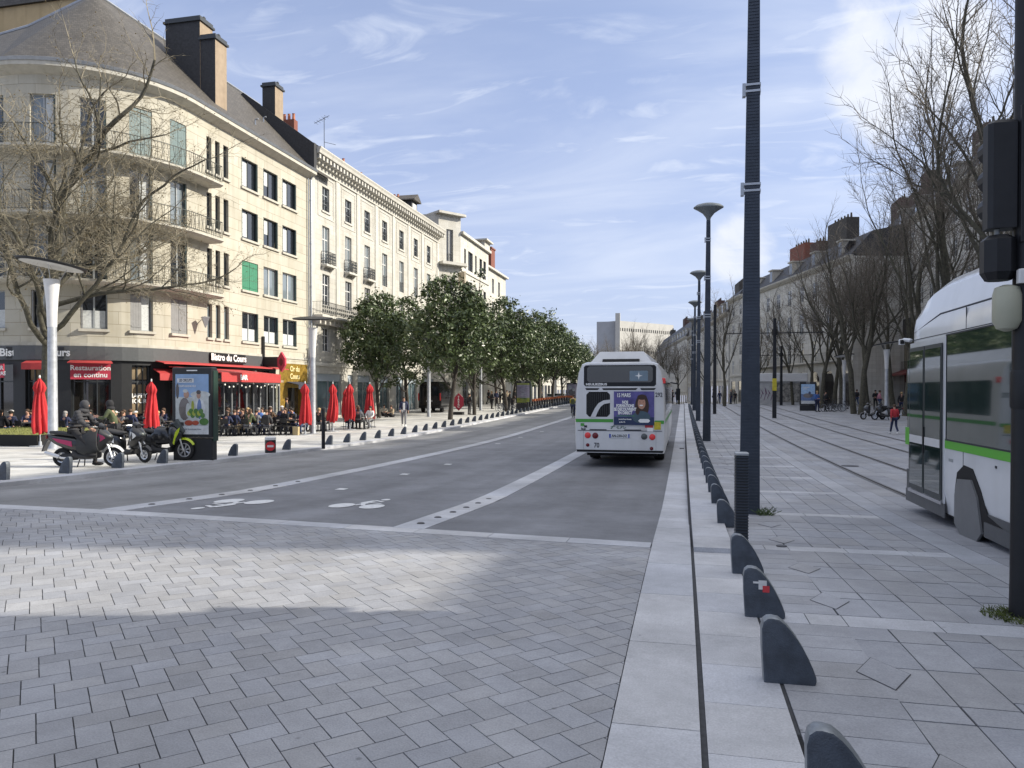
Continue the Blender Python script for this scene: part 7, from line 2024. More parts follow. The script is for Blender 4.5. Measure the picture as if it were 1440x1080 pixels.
def scooter(loc, rz, label, wr=.22, fender=M_SILV, body=M_SCB, accent=None, style='scooter', lean=0, group='motor scooters parked at the left kerb', cat='scooter', name='motor_scooter'):
    t = thing(name, label, cat, loc, rz, group)
    if lean: t.rotation_euler = (lean, 0, rz)
    xf, xr_ = .66, -.62
    wheel(t, xf, wr, .10, 5 if style != 'moto' else 7); wheel(t, xr_, wr * .97, .12, 5 if style != 'moto' else 7)
    sr = (.36, 0, .93) if style != 'moto' else (.34, 0, .95)
    # fork
    for s_ in (-.075, .075):
        mb = MB(); mb.tube([(xf, s_, wr), (xf - .10, s_, wr + .32)], .024, 7); mb.tube([(xf - .10, s_, wr + .3), (sr[0] + .03, s_ * .8, .78)], .019, 6); mb.build('fork_leg', M_SILV, t, smooth=True)
    # front fender
    mb = MB(); rings = []
    for k in range(10):
        a = R(30 + 125 * k / 9); rr_ = wr + .035; w_ = .075 * (1 - .5 * abs(k - 4) / 5)
        rings.append([(xf + rr_ * math.cos(a), -w_, wr + rr_ * math.sin(a) - .02), (xf + (rr_ + .035) * math.cos(a), 0, wr + (rr_ + .035) * math.sin(a)), (xf + rr_ * math.cos(a), w_, wr + rr_ * math.sin(a) - .02)])
    mb.loft(rings, closed=True); mb.build('front_fender', fender, t, smooth=True)
    # leg shield / fairing
    mb = MB(); loft_x(mb, [(.20, .62, .70, .05), (.28, .35, .98, .19), (.40, .42, 1.0, .22), (.52, .55, .90, .17), (.62, .66, .80, .08)]); fs = mb.build('front_shield', body, t, smooth=True)
    mb = MB(); mb.ell((.56, 0, .78), (.08, .12, .06), 12, 8); mb.build('headlight', M_LGREY, fs, smooth=True)
    mb = MB()
    for s_ in (-1, 1): mb.prism([(.34, .60), (.50, .70), (.56, .74), (.50, .80), (.36, .86)], 'y', s_ * .20, s_ * .205)
    if accent: mb.build('side_panel', accent, fs)
    # deck and engine
    mb = MB(); loft_x(mb, [(.30, .22, .40, .15), (.1, .20, .34, .17), (-.15, .20, .36, .17), (-.3, .22, .5, .16)]); mb.build('footboard', M_SCM, t, smooth=True)
    mb = MB(); loft_x(mb, [(-.12, .30, .62, .10), (-.2, .36, .76, .15), (-.45, .42, .80, .17), (-.75, .56, .82, .14), (-.98, .72, .84, .06)]); rb = mb.build('rear_body', body, t, smooth=True)
    mb = MB()
    for s_ in (-1, 1): mb.prism([(-.28, .52), (-.66, .64), (-.78, .74), (-.62, .72), (-.3, .66)], 'y', s_ * .165, s_ * .172)
    mb.build('side_stripe', accent or M_SCM, rb)
    mb = MB(); loft_x(mb, [(-.05, .74, .82, .10), (-.12, .74, .84, .15), (-.4, .78, .88, .17), (-.7, .82, .92, .15), (-.9, .84, .92, .08)]); mb.build('seat', M_SCM, t, smooth=True)
    mb = MB(); loft_x(mb, [(-.25, .18, .34, .08), (-.5, .14, .36, .11), (-.72, .16, .30, .09)]); mb.build('engine', M_SCM, t, smooth=True)
    mb = MB(); mb.tube([(-.3, -.15, .22), (-.55, -.17, .24), (-.62, -.17, .27)], .03); mb.tube([(-.6, -.17, .27), (-.95, -.18, .38)], .052, 9); mb.build('exhaust', M_SILV, t, smooth=True)
    mb = MB(); mb.prism([(-.88, .74), (-1.02, .66), (-1.10, .40), (-1.07, .40), (-.96, .64)], 'y', -.09, .09); mb.build('mud_flap', M_SCB, t)
    mb = MB(); mb.bbox(-1.0, -.95, -.09, .09, .72, .82, .01); mb.build('tail_light', M_LRED, t)
    # handlebar
    mb = MB(); mb.tube([(.24, -.34, 1.02), (.30, -.2, 1.03), (.34, 0, 1.0), (.30, .2, 1.03), (.24, .34, 1.02)], .018, 7); mb.tube([(.34, 0, .8), (.33, 0, 1.02)], .04, 8)
    hb = mb.build('handlebar', M_SILV if style != 'moto' else M_SCM, t, smooth=True)
    for s_ in (-1, 1):
        mb = MB(); mb.tube([(.235, s_ * .36, 1.02), (.27, s_ * .24, 1.03)], .027, 8); mb.build('grip', M_SCM, hb)
        mb = MB(); mb.tube([(.30, s_ * .22, 1.03), (.33, s_ * .27, 1.16)], .008, 5); mb.ell((.33, s_ * .28, 1.21), (.015, .06, .04), 10, 6); mb.build('mirror', M_SCB, hb)
    mb = MB(); loft_x(mb, [(.26, .96, 1.08, .08), (.36, .94, 1.12, .12), (.46, .94, 1.06, .08)]); mb.build('dashboard_cowl', body, t, smooth=True)
    mb = MB(); mb.tube([(.38, -.12, 1.05), (.46, 0, 1.2), (.38, .12, 1.05)], .01); 
    mb = MB(); mb.tube([(-.12, .12, .2), (-.16, .17, .01)], .015); mb.tube([(-.12, -.12, .2), (-.16, -.17, .01)], .015); mb.build('stand', M_SCM, t)
    if style == 'moto':
        mb = MB(); loft_x(mb, [(.30, .50, .66, .10), (.15, .45, .95, .17), (-.15, .42, .97, .18), (-.3, .5, .80, .14)]); mb.build('tank', body, t, smooth=True)
        for s_ in (-1, 1): mb = MB(); mb.prism([(.42, .50), (.50, .82), (.64, .95), (.60, .80), (.50, .62), (.46, .45)], 'y', s_ * .2 - .01, s_ * .2 + .01); mb.build('lime_trim', M_LIME, t)
        mb = MB(); mb.prism([(.40, 1.0), (.66, .80), (.68, .84), (.46, 1.18)], 'y', -.12, .12); mb.build('screen', M_LGREY, t)
    return t
def gpos(px, py): return at(px, py)
x, y = at(122, 656.5); pass
sc1 = scooter((x, y, zg(x, y)), R(14), 'black scooter with white front fender carrying a seated rider', accent=M_MAG, fender=M_LAMPW, wr=.25)
mb = MB(); loft_x(mb, [(.36, .40, 1.0, .26), (.22, .30, 1.0, .29), (.0, .28, .88, .28), (-.16, .35, .78, .24)]); mb.build('leg_cover', M_SKIRTC, sc1, smooth=True)
x, y = at(172, 650); sc2 = scooter((x + .05, y + .1, zg(x, y)), R(-8), 'black scooter with silver nose parked in the middle', accent=M_SILV, fender=M_SCB)
x, y = at(218, 648); sc3 = scooter((x, y + .35, zg(x, y)), R(4), 'black motorcycle with lime yellow front fender', fender=M_LIME, style='moto', wr=.29, name='motorcycle', cat='motorcycle')
for i, (px, py, rz) in enumerate(((1228, 590, R(195)), (1246, 590.5, R(170)))):
    x, y = at(px, py); scooter((x, y, zg(x, y)), rz, ['dark scooter parked left of the red shop lamp on the right', 'dark scooter parked under the pale lamp by the red shop'][i], fender=M_SCB, accent=None, group='motor scooters parked on the right')

# ---------------------------------------------------------------- bicycles
M_BIKEG = mat('bike_grey', (.32, .33, .34), .4, .3); M_BIKEF = mat('bike_dark', (.05, .05, .06), .4); M_ORANGE = mat('bike_orange', (.45, .13, .05), .6)
def bicycle(frame=M_BIKEG, basket=True):
    t = thing('bicycle', '', 'bicycle', (0, 0, 0), 0)
    for x_ in (.53, -.53):
        wheel(t, x_, .34, .04, 10, M_POLEG)
    mb = MB()
    for a, b, r_ in (((.42, 0, .88), (-.08, 0, .30), .02), ((.42, 0, .80), (-.16, 0, .42), .018), ((-.22, 0, .78), (-.06, 0, .28), .018), ((-.06, 0, .28), (-.53, .05, .34), .012), ((-.20, 0, .7), (-.53, .05, .34), .012), ((.40, 0, .98), (.53, 0, .34), .02)): mb.cyl(a, b, r_, n=6)
    mb.build('frame', frame, t)
    mb = MB(); mb.ell((-.24, 0, .86), (.13, .08, .035), 8, 5); mb.cyl((-.22, 0, .76), (-.24, 0, .85), .014, n=5); mb.build('saddle', M_SCM, t)
    mb = MB(); mb.tube([(.22, -.28, 1.05), (.36, -.2, 1.06), (.40, 0, .98), (.36, .2, 1.06), (.22, .28, 1.05)], .013, 5); mb.build('handlebar', M_SCM, t)
    mb = MB(); rings = []
    for k in range(9):
        a = R(20 + 150 * k / 8); rr_ = .375; rings.append([(-.53 + rr_ * math.cos(a), -.03, .34 + rr_ * math.sin(a)), (-.53 + rr_ * math.cos(a), .03, .34 + rr_ * math.sin(a))])
    mb.loft(rings, closed=False, caps=False); mb.build('mudguard', M_ORANGE if basket else M_SCM, t)
    if basket: mb = MB(); mb.loft([[(.48, -.12, .72), (.72, -.12, .72), (.72, .12, .72), (.48, .12, .72)], [(.44, -.17, 1.0), (.80, -.17, 1.0), (.80, .17, 1.0), (.44, .17, 1.0)]]); mb.build('basket', M_ORANGE, t)
    mb = MB(); mb.cyl((-.06, -.1, .28), (-.06, .1, .28), .06, n=8); mb.build('crank', M_SCM, t)
    return t
b1 = bicycle(); bt1 = snapshot(b1); b2 = bicycle(M_BIKEF, False); bt2 = snapshot(b2)
n = 0
for k in range(17):
    px = 742 + k * 3.45; x, y = at_x(px, -14.75); 
    o = b1 if n == 0 else dup(bt1); n += 1
    o.location = (x, y, zg(x, y)); o.rotation_euler = (0, R(0), R(4 + (k * 7) % 9 - 4)); o.location.x = -14.75 - .0
    tag(o, f'rental bicycle with orange basket, {ordw(k)} in the kerb rack after the map board', 'bicycle', 'rental bicycles docked along the left kerb')
    # its dock
    mb = MB(); mb.bbox(.95, 1.1, -.1, .1, 0, .8, .02); 
dk = MB(); dk.bbox(-.08, .08, -.12, .12, 0, .82, .02); d0 = dk.build('bicycle_dock', M_BLK); d0t = snapshot(d0)
for k in range(17):
    px = 742 + k * 3.45; x, y = at_x(px, -13.95); o = d0 if k == 0 else dup(d0t)
    o.location = (x, y, zg(x, y)); tag(o, f'black docking post, {ordw(k)} in the kerb rack after the map board', 'dock', 'black docking posts along the left kerb')
for i, (px, py, rz, lab) in enumerate(((702, 578, 80, 'dark bicycle standing with its rider near the crowd'), (713, 580, 175, 'dark bicycle left of the four black posts'), (727, 577, 5, 'dark bicycle just before the map board'), (734, 575, 20, 'dark bicycle leaning under the map board'),
                                    (1166, 579, 30, 'dark bicycle parked left of the pale lamp on the right'), (1172, 578.5, 50, 'dark bicycle, second in the cluster by the pale lamp'), (1178, 578, 20, 'dark bicycle, third in the cluster by the pale lamp'), (1184, 577.5, 60, 'dark bicycle right beside the pale lamp on the right'), (1193, 579, 10, 'dark bicycle between the pale lamp and the mossy tree'))):
    x, y = at(px, py); o = b2 if i == 0 else dup(bt2); o.location = (x, y, zg(x, y)); o.rotation_euler.z = R(rz); tag(o, lab, 'bicycle', 'privately parked dark bicycles')
pm = MB(); pm.cyl((0, 0, 0), (0, 0, 1.1), .11, n=10); pm.lathe([(.11, 1.1), (.08, 1.15)], n=10); p0 = pm.build('black_stub_post', M_BLK, smooth=True); p0t = snapshot(p0)
for k, px in enumerate((708, 712, 716, 720)):
    x, y = at(px, 577); o = p0 if k == 0 else dup(p0t); o.location = (x, y, zg(x, y)); tag(o, f'stout black post, {ordw(k)} of four from the left by the bicycle wheels', 'post', 'stout black posts by the bicycles')
# ================================================================ people
M_SKIN = mat('skin', (.48, .27, .19), .6, var=.06)
M_SKIN2 = mat('skin_deep', (.16, .085, .055), .6, var=.06)
CL = dict(black=(.015, .015, .018), charcoal=(.045, .045, .05), navy=(.018, .025, .065), grey=(.17, .17, .18), denim=(.05, .08, .16), beige=(.38, .31, .22), white=(.62, .62, .61), red=(.42, .03, .04),
          olive=(.07, .085, .04), blue=(.06, .14, .40), pink=(.5, .22, .28), yellow=(.50, .42, .05), brown=(.10, .06, .035), cream=(.5, .46, .38), lightblue=(.30, .42, .55))
HAIR = dict(dark=(.018, .013, .01), brown=(.07, .04, .022), blond=(.38, .26, .12), grey=(.28, .27, .26))
def cmat(k): return mat('cloth_' + k, CL[k], .85, var=.2, scale=12)
def hmat(k): return mat('hair_' + k, HAIR[k], .7, var=.25, scale=30)
V3 = Vector
def skin_mesh(nodes, edges, root=0, sub=1):
    me = bpy.data.meshes.new('sk'); me.from_pydata([n[0] for n in nodes], edges, [])
    o = bpy.data.objects.new('sk', me); C.objects.link(o)
    sk = o.modifiers.new('s', 'SKIN'); sk.use_smooth_shade = True
    if sub: sb_ = o.modifiers.new('u', 'SUBSURF'); sb_.levels = sub; sb_.render_levels = sub
    for i, n in enumerate(nodes):
        r_ = n[1] if isinstance(n[1], tuple) else (n[1], n[1]); me.skin_vertices[0].data[i].radius = r_
        me.skin_vertices[0].data[i].use_root = (i == root)
    dg = bpy.context.evaluated_depsgraph_get()
    out = bpy.data.meshes.new_from_object(o.evaluated_get(dg)); bpy.data.objects.remove(o)
    out.polygons.foreach_set('use_smooth', [True] * len(out.polygons))
    return out
POSES = {}
def pose_joints(p):
    """x right, y forward, z up; metres for a 1.74 m person"""
    J = {}
    st = dict(pelvis=(0, 0, .95), waist=(0, 0, 1.1), chest=(0, .0, 1.30), neck=(0, 0, 1.48), head=(0, .02, 1.63), top=(0, .01, 1.70),
              hipL=(-.09, 0, .92), hipR=(.09, 0, .92), kneeL=(-.10, .01, .50), kneeR=(.10, .01, .50), ankL=(-.10, -.02, .09), ankR=(.10, -.02, .09),
              shL=(-.175, 0, 1.42), shR=(.175, 0, 1.42), elL=(-.23, -.03, 1.14), elR=(.23, -.03, 1.14), wrL=(-.22, .06, .90), wrR=(.22, .06, .90))
    J.update(st)
    if p == 'walk': J.update(kneeL=(-.09, .16, .52), ankL=(-.09, .30, .12), kneeR=(.09, -.02, .50), ankR=(.09, -.30, .14), wrL=(-.24, -.12, .92), elL=(-.23, -.12, 1.15), wrR=(.22, .20, .96), elR=(.23, .02, 1.14))
    if p == 'stand2': J.update(kneeL=(-.13, .05, .50), ankL=(-.15, .04, .09), elR=(.24, .02, 1.14), wrR=(.14, .22, 1.12), elL=(-.24, -.02, 1.14))
    if p in ('sit', 'sitlean', 'sitback'):
        dy = dict(sit=.0, sitlean=.14, sitback=-.08)[p]
        J.update(pelvis=(0, 0, .52), waist=(0, dy * .25, .67), chest=(0, dy * .7, .88), neck=(0, dy * 1.1, 1.06), head=(0, dy * 1.2 + .03, 1.21), top=(0, dy * 1.2 + .02, 1.28),
                 hipL=(-.10, .03, .50), hipR=(.10, .03, .50), kneeL=(-.12, .44, .50), kneeR=(.13, .43, .50), ankL=(-.12, .42, .09), ankR=(.14, .50, .09),
                 shL=(-.175, dy, 1.0), shR=(.175, dy, 1.0), elL=(-.24, dy + .10, .76), elR=(.24, dy + .12, .76), wrL=(-.14, dy + .33, .80), wrR=(.12, dy + .33, .80))
        if p == 'sitback': J.update(kneeR=(.02, .46, .58), ankR=(-.14, .62, .34), wrL=(-.1, .22, .62), wrR=(.1, .24, .60))
    if p == 'ground':
        J.update(pelvis=(0, 0, .12), waist=(0, -.02, .26), chest=(0, 0, .46), neck=(0, .05, .64), head=(0, .08, .79), top=(0, .07, .86), hipL=(-.1, .03, .11), hipR=(.1, .03, .11),
                 kneeL=(-.28, .34, .30), kneeR=(.28, .34, .30), ankL=(.0, .42, .08), ankR=(-.05, .52, .08), shL=(-.175, .0, .58), shR=(.175, .0, .58), elL=(-.26, .12, .38), elR=(.26, .12, .38), wrL=(-.10, .32, .34), wrR=(.10, .32, .34))
    if p == 'cycle':
        J.update(pelvis=(0, -.22, .98), waist=(0, -.14, 1.12), chest=(0, 0, 1.32), neck=(0, .10, 1.48), head=(0, .15, 1.62), top=(0, .14, 1.70), hipL=(-.1, -.2, .93), hipR=(.1, -.2, .93),
                 kneeL=(-.12, .12, .72), kneeR=(.12, .06, .54), ankL=(-.11, -.02, .42), ankR=(.11, -.10, .18), shL=(-.18, .06, 1.42), shR=(.18, .06, 1.42), elL=(-.24, .22, 1.22), elR=(.24, .22, 1.22), wrL=(-.26, .38, 1.06), wrR=(.26, .38, 1.06))
    if p == 'ride':
        J.update(pelvis=(0, -.28, .96), waist=(0, -.24, 1.10), chest=(0, -.14, 1.30), neck=(0, -.06, 1.46), head=(0, .0, 1.58), top=(0, .0, 1.66), hipL=(-.11, -.24, .92), hipR=(.11, -.24, .92),
                 kneeL=(-.26, .10, .62), kneeR=(.24, .12, .66), ankL=(-.34, .04, .12), ankR=(.16, .12, .38), shL=(-.20, -.10, 1.40), shR=(.20, -.10, 1.40), elL=(-.30, .02, 1.16), elR=(.30, .04, 1.18), wrL=(-.30, .22, 1.04), wrR=(.30, .24, 1.04))
    return {k: V3(v) for k, v in J.items()}
def hand_nodes(nodes, edges, iw, wr, el, s_):
    d = (wr - el).normalized(); n = V3((s_, 0, 0)); side = d.cross(n).normalized() if abs(d.dot(n)) < .95 else V3((0, 1, 0)); pal = side.cross(d).normalized()
    p = wr + d * .075; ip = len(nodes); nodes.append((p, (.034, .018))); edges.append((iw, ip))
    for k, (o_, l) in enumerate(((-.030, .062), (-.010, .074), (.010, .070), (.030, .054))):
        a = p + side * o_ + d * .03; b = a + d * l * .55 - pal * .008 * s_; c = b + d * l * .4 - pal * .022 * s_
        i = len(nodes); nodes += [(a, .0105), (b, .0095), (c, .008)]; edges += [(ip, i), (i, i + 1), (i + 1, i + 2)]
    a = wr + d * .03 + side * .038; b = a + d * .035 + side * .022; i = len(nodes); nodes += [(a, .012), (b, .009)]; edges += [(iw, i), (i, i + 1)]
def pose_meshes(p):
    if p in POSES: return POSES[p]
    J = pose_joints(p); N = []; E = []; idx = {}
    def nd(k, r_): idx[k] = len(N); N.append((J[k], r_)); return idx[k]
    nd('pelvis', (.15, .10)); nd('waist', (.13, .09)); nd('chest', (.15, .10)); nd('neck', .055); nd('head', (.080, .095)); nd('top', (.055, .065))
    E += [(0, 1), (1, 2), (2, 3), (3, 4), (4, 5)]
    for s in 'LR':
        a = nd('hip' + s, .085); b = nd('knee' + s, .056); c = nd('ank' + s, .038); E += [(0, a), (a, b), (b, c)]
        kn, an = J['knee' + s], J['ank' + s]
        t = len(N); N.append((an + V3((0, .06, -.045)), (.036, .030))); N.append((an + V3((0, .16, -.055)), (.036, .022))); E += [(c, t), (t, t + 1)]
        a = nd('sh' + s, .055); b = nd('el' + s, .042); c = nd('wr' + s, .026); E += [(2, a), (a, b), (b, c)]
        hand_nodes(N, E, c, J['wr' + s], J['el' + s], -1 if s == 'L' else 1)
    # nose and chin give the head its front
    h = J['head']; i = len(N); N.append((h + V3((0, .095, -.012)), .014)); E.append((idx['head'], i))
    body = skin_mesh(N, E)
    jk = [(J['pelvis'] + V3((0, 0, -.03)), (.165, .115)), (J['waist'], (.155, .112)), (J['chest'], (.175, .125)), (J['neck'] + V3((0, 0, -.05)), (.085, .08))]; je = [(0, 1), (1, 2), (2, 3)]
    for s in 'LR':
        i = len(jk); w_ = J['el' + s].lerp(J['wr' + s], .93); jk += [(J['sh' + s], .078), (J['el' + s], .060), (w_, .044)]; je += [(2, i), (i, i + 1), (i + 1, i + 2)]
    jacket = skin_mesh(jk, je)
    tr = [(J['pelvis'], (.155, .11))]; te = []
    for s in 'LR':
        i = len(tr); tr += [(J['hip' + s], .098), (J['knee' + s], .070), (J['knee' + s].lerp(J['ank' + s], 1.0), .056)]; te += [(0, i), (i, i + 1), (i + 1, i + 2)]
    trousers = skin_mesh(tr, te)
    sh = MB()
    for s in 'LR':
        a = J['ank' + s]; sh.ell((a.x, a.y + .07, a.z - .05), (.056, .155, .052), 10, 6); sh.ell((a.x, a.y - .005, a.z - .0), (.056, .064, .07), 8, 5)
    shoes = sh
    POSES[p] = (J, body, jacket, trousers, shoes); return POSES[p]
def person(p, loc, rz, label, jacket, trousers, hair='dark', group=None, scale=1.0, skin=None, long_hair=False, hood=None, hat=None, shoe='black', bag=None):
    J, mb_, mj, mt_, sh = pose_meshes(p)
    root = thing('person', label, 'person', loc, rz, group); root.scale = (scale,) * 3
    def mk(name, me, m_):
        key = (name, p, m_.name)
        if key not in POSES:
            me2 = me.copy(); me2.materials.clear(); me2.materials.append(m_); POSES[key] = me2
        o = bpy.data.objects.new(name, POSES[key]); C.objects.link(o); o.parent = root; return o
    mk('body', mb_, skin or M_SKIN); mk('jacket', mj, cmat(jacket)); mk('trousers', mt_, cmat(trousers))
    key = ('shoes', p, shoe)
    if key not in POSES: o = sh.build('shoes', cmat(shoe), root, smooth=True); POSES[key] = o.data
    else: o = bpy.data.objects.new('shoes', POSES[key]); C.objects.link(o); o.parent = root
    key = ('hair', p, hair, long_hair)
    h = J['head']
    if hood:
        m = MB(); m.ell((h.x, h.y - .035, h.z + .01), (.108, .122, .14), 14, 9); m.ell((h.x, h.y - .06, h.z - .13), (.15, .12, .08), 12, 7); m.build('hood', cmat(hood), root, smooth=True)
    elif key not in POSES:
        m = MB(); m.ell((h.x, h.y - .022, h.z + .045), (.094, .105, .088), 12, 8)
        if long_hair: m.ell((h.x, h.y - .06, h.z - .07), (.09, .055, .15), 10, 7)
        o = m.build('hair', hmat(hair), root, smooth=True); POSES[key] = o.data
    else: o = bpy.data.objects.new('hair', POSES[key]); C.objects.link(o); o.parent = root
    if hat: m = MB(); m.ell((h.x, h.y - .01, h.z + .07), (.10, .11, .07), 12, 6); m.bbox(h.x - .07, h.x + .07, h.y + .08, h.y + .16, h.z + .05, h.z + .065, .004); m.build('cap', cmat(hat), root)
    if bag: m = MB(); m.bbox(-.14, .14, -.30, -.12, 1.0, 1.42, .04); m.build('backpack', cmat(bag), root)
    return root
def face(a): return R(a - 90)          # rotation so that the figure (facing +y) looks along compass angle a (0 = +X)

# the named figures
x, y = at(568, 600.5); person('walk', (x, y, zg(x, y)), face(-70), 'man in open dark jacket over white shirt and grey trousers walking towards the camera', 'navy', 'grey', 'dark', shoe='white', scale=1.03)
o_ = bpy.data.objects[-1] if False else None
mb = MB(); mb.bbox(-.06, .06, .10, .128, .98, 1.40, .01)
pm_ = [o for o in bpy.data.objects if o.name.startswith('person') and o.parent is None][0]; mb.build('shirt_front', cmat('white'), pm_)
x, y = at(1258, 611); person('walk', (x, y, zg(x, y)), face(100), 'child in red jacket and dark trousers walking away beside the tram nose', 'red', 'navy', 'brown', shoe='white', scale=.80)
x, y = at(806, 587, zr); cz = zr(x, y)
person('cycle', (x, y, cz), face(92), 'cyclist in yellow jacket riding away left of the bus', 'yellow', 'navy', 'brown', scale=1.0, bag='olive')
cb_ = dup(bt2, (x, y + .05, cz), R(92)); tag(cb_, 'dark bicycle ridden by the cyclist in yellow', 'bicycle'); 
# rider seated on the first scooter
sl = sc1.location; a0 = R(14)
rx, ry_ = sl.x - .02 * math.cos(a0), sl.y - .02 * math.sin(a0)
rid = person('ride', (rx, ry_, sl.z - .02), a0 - PI / 2, 'rider in black hooded puffer jacket sitting on the scooter with white fender', 'charcoal', 'black', 'dark', hood='charcoal', scale=1.0)
mb = MB(); J = POSES['ride'][0]
for k, (z_, yo, w_) in enumerate(((.98, -.27, .225), (1.07, -.25, .235), (1.16, -.21, .235), (1.25, -.17, .235), (1.34, -.13, .215))): mb.ell((0, yo, z_), (w_, .17, .062), 16, 7)
for s in 'LR':
    a, b, c = J['sh' + s], J['el' + s], J['wr' + s]
    for f in (0, .33, .66, 1): q = a.lerp(b, f); mb.ell(q, (.085, .085, .07), 10, 6)
    for f in (.33, .66): q = b.lerp(c, f); mb.ell(q, (.068, .075, .06), 10, 6)
mb.build('puffer_quilting', cmat('charcoal'), rid, smooth=True)
x, y = at(128, 641); person('sitlean', (x + .1, y + .9, zg(x, y) + .38), face(-160), 'person in olive jacket bending over the middle scooter handlebar', 'olive', 'black', 'dark', hood='black', scale=1.0)

# terrace tables, chairs and customers
M_CHAIR = mat('chair_black', (.02, .02, .022), .5, .3)
M_TOPT = mat('table_top', (.09, .085, .08), .4, .1)
def chair():
    t = thing('terrace_chair', '', 'chair', (0, 0, 0), 0, 'black terrace chairs')
    mb = MB(); mb.bbox(-.21, .21, -.20, .22, .44, .47, .02); mb.build('seat', M_CHAIR, t)
    mb = MB(); mb.loft([[(-.2, -.21, .62), (.2, -.21, .62), (.2, -.19, .62), (-.2, -.19, .62)], [(-.19, -.27, .86), (.19, -.27, .86), (.19, -.25, .86), (-.19, -.25, .86)]]); mb.build('backrest', M_CHAIR, t)
    for sx_ in (-1, 1):
        mb = MB(); mb.tube([(sx_ * .2, .2, 0), (sx_ * .2, .18, .45)], .013, 5); mb.build('leg', M_CHAIR, t)
        mb = MB(); mb.tube([(sx_ * .2, -.26, 0), (sx_ * .2, -.18, .45), (sx_ * .2, -.27, .86)], .013, 5); mb.build('leg', M_CHAIR, t)
    return t
def table():
    t = thing('terrace_table', '', 'table', (0, 0, 0), 0, 'bistro terrace tables')
    mb = MB(); mb.bbox(-.6, .6, -.35, .35, .72, .75, .02); mb.build('tabletop', M_TOPT, t)
    mb = MB(); mb.cyl((0, 0, .03), (0, 0, .72), .035, n=8); mb.build('pedestal', M_CHAIR, t)
    mb = MB(); mb.bbox(-.35, .35, -.05, .05, 0, .03, .01); mb.bbox(-.05, .05, -.3, .3, .03, .05, .01); mb.build('foot', M_CHAIR, t)
    return t
ch = chair(); cht = snapshot(ch); tb = table(); tbt = snapshot(tb)
seats_ = ['near left seat', 'near right seat', 'far left seat', 'far right seat']
tabs = [((12, 618), 'leftmost table'), ((42, 617.5), 'table left of plane tree'), ((104, 617), 'table behind the scooter rider'), ((165, 616), 'table behind the middle scooter'),
        ((190, 615), 'table left of motorcycle parasol'), ((226, 614), 'table right of motorcycle parasol'),
        ((322, 612.5), 'table right of advertising column'), ((350, 612), 'table before left glazing'), ((380, 611.5), 'table behind the no entry drum'), ((408, 611), 'table left of first kerb parasol'),
        ((335, 607.5), 'rear left awning table'), ((366, 607), 'rear middle awning table'), ((396, 606.5), 'rear right awning table'), ((447, 606), 'table behind white lamp column'), ((505, 603), 'table beside rightmost parasol')]
rr = random.Random(77); jk_ = ['black', 'navy', 'charcoal', 'grey', 'denim', 'beige', 'olive', 'brown', 'black', 'grey', 'black', 'blue', 'black', 'white', 'navy', 'navy', 'charcoal']
tk_ = ['black', 'denim', 'navy', 'charcoal', 'beige', 'grey']; hk_ = ['dark', 'brown', 'blond', 'dark', 'brown', 'grey']
GP = 'customers seated on the bistro terrace'; first_c = True
for ti, ((px, py), tn) in enumerate(tabs):
    x, y = at(px, py); rz = rr.uniform(-.15, .15) + (.0)
    z = zg(x, y); o = tb if ti == 0 else dup(tbt); o.location = (x, y, z); o.rotation_euler.z = rz; tag(o, 'dark bistro table, the ' + tn, 'table', 'bistro terrace tables')
    for si, (ox, oy, fa) in enumerate(((-.32, -.72, 90), (.32, -.72, 90), (-.32, .72, -90), (.32, .72, -90))):
        cx = x + ox * math.cos(rz) - oy * math.sin(rz); cy = y + ox * math.sin(rz) + oy * math.cos(rz); zc = zg(cx, cy)
        o = ch if first_c else dup(cht); first_c = False
        rzz = R(fa - 90) + rz + rr.uniform(-.3, .3)
        o.location = (cx, cy, zc); o.rotation_euler.z = rzz; tag(o, f'black terrace chair, {seats_[si]} of the {tn}'[:118], 'chair', 'black terrace chairs')
        if rr.random() < .86 and not (ti in (6,) and si == 0):
            j = jk_[rr.randrange(len(jk_))]; hh = hk_[rr.randrange(len(hk_))]
            nm = dict(dark='dark', brown='brown', blond='blond', grey='grey')[hh]
            person(rr.choice(('sit', 'sitlean', 'sitlean', 'sitback')), (cx, cy, zc - .02), rzz, f'{nm} haired customer in {j}, {seats_[si]}, {tn}', j, rr.choice(tk_), hh, GP, rr.uniform(.94, 1.04), long_hair=rr.random() < .45, hat='white' if rr.random() < .08 else None)
    mb = MB()
# glasses / paper bag
x, y = at(416, 612); mb = MB(); mb.loft([[(-.15, -.09, 0), (.15, -.09, 0), (.15, .09, 0), (-.15, .09, 0)], [(-.16, -.08, .42), (.16, -.08, .42), (.16, .08, .42), (-.16, .08, .42)]]); o = mb.build('paper_bag', mat('kraft', (.42, .33, .18), .9)); o.location = (x, y, zg(x, y)); tag(o, 'tan paper bag standing on the pavement left of the first parasol', 'bag')
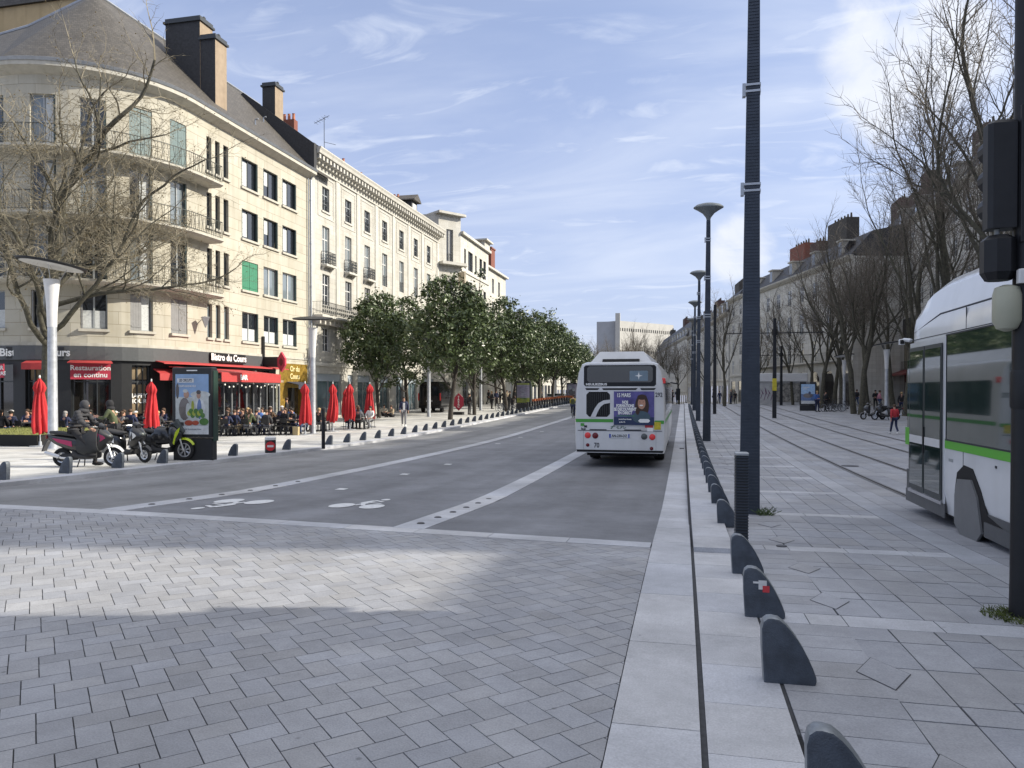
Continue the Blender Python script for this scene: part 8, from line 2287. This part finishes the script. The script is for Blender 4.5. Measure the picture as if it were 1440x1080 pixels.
# waiter and standing people
st = [((403, 600), 'stand2', 'waiter in black apron standing at the gold shop doorway', 'black', 'black', 'brown', 200), ((540, 585), 'ground', 'person in pale top sitting against the pavement left of the second tree', 'cream', 'black', 'dark', -60),
      ((551, 586.5), 'ground', 'person in beige sitting on the ground between the first two evergreens', 'beige', 'black', 'brown', -120), ((660, 583), 'stand2', 'person in charcoal coat standing right of the red lozenge board', 'charcoal', 'charcoal', 'dark', 60),
      ((664, 568), 'stand2', 'person in white top between the third and fourth evergreen trunks', 'white', 'black', 'dark', -90), ((672, 568), 'stand2', 'person in black standing just behind the fourth evergreen', 'black', 'black', 'dark', -80)]
for (px, py), p, lab, j, t_, h_, fa in st:
    x, y = at(px, py); person(p, (x, y, zg(x, y)), face(fa), lab, j, t_, h_)
crowd = [(682, 567, 'red'), (687, 569, 'black'), (691.5, 575, 'black'), (698, 572, 'navy'), (703, 568, 'charcoal'), (708, 573, 'black'), (713, 570, 'beige'), (717, 574, 'charcoal'), (695, 567, 'grey'), (724, 569, 'black'), (757, 566, 'black'), (762, 567, 'grey')]
for i, (px, py, j) in enumerate(crowd):
    x, y = at(px, py); person(['stand2', 'walk'][i % 2], (x, y, zg(x, y)), face(-90 + (i * 67) % 180), f'distant pedestrian in {j}, {ordw(i)} from the left among the evergreens', j, 'black', hk_[i % 6], 'distant pedestrians on the left pavement')
crr = [(1003, 569, 'black'), (1012, 568, 'navy'), (1028, 568.5, 'charcoal'), (1034, 568, 'black'), (1068, 568.5, 'black'), (1075, 569, 'navy'), (1081, 568.5, 'white'), (1086, 568.5, 'black'), (1149, 579, 'blue'), (1161, 578.5, 'black'), (1205, 572.5, 'charcoal'), (1213, 573.5, 'black'), (1231, 576, 'black'), (1237, 577, 'pink'), (1268, 584, 'black'), (946, 568, 'black'), (952, 568.5, 'navy'), (977, 568.5, 'black')]
for i, (px, py, j) in enumerate(crr):
    x, y = at(px, py); person(['stand2', 'walk', 'stand2'][i % 3], (x, y, zg(x, y)), face((i * 83) % 360), f'distant pedestrian in {j}, {ordw(i)} by build order on the right square' if False else f'distant pedestrian in {j}, {ordw(sorted(c[0] for c in crr).index(px))} from the left on the right square', j, ['black', 'denim', 'navy'][i % 3], hk_[i % 6], 'distant pedestrians on the right square')
drop_protos()
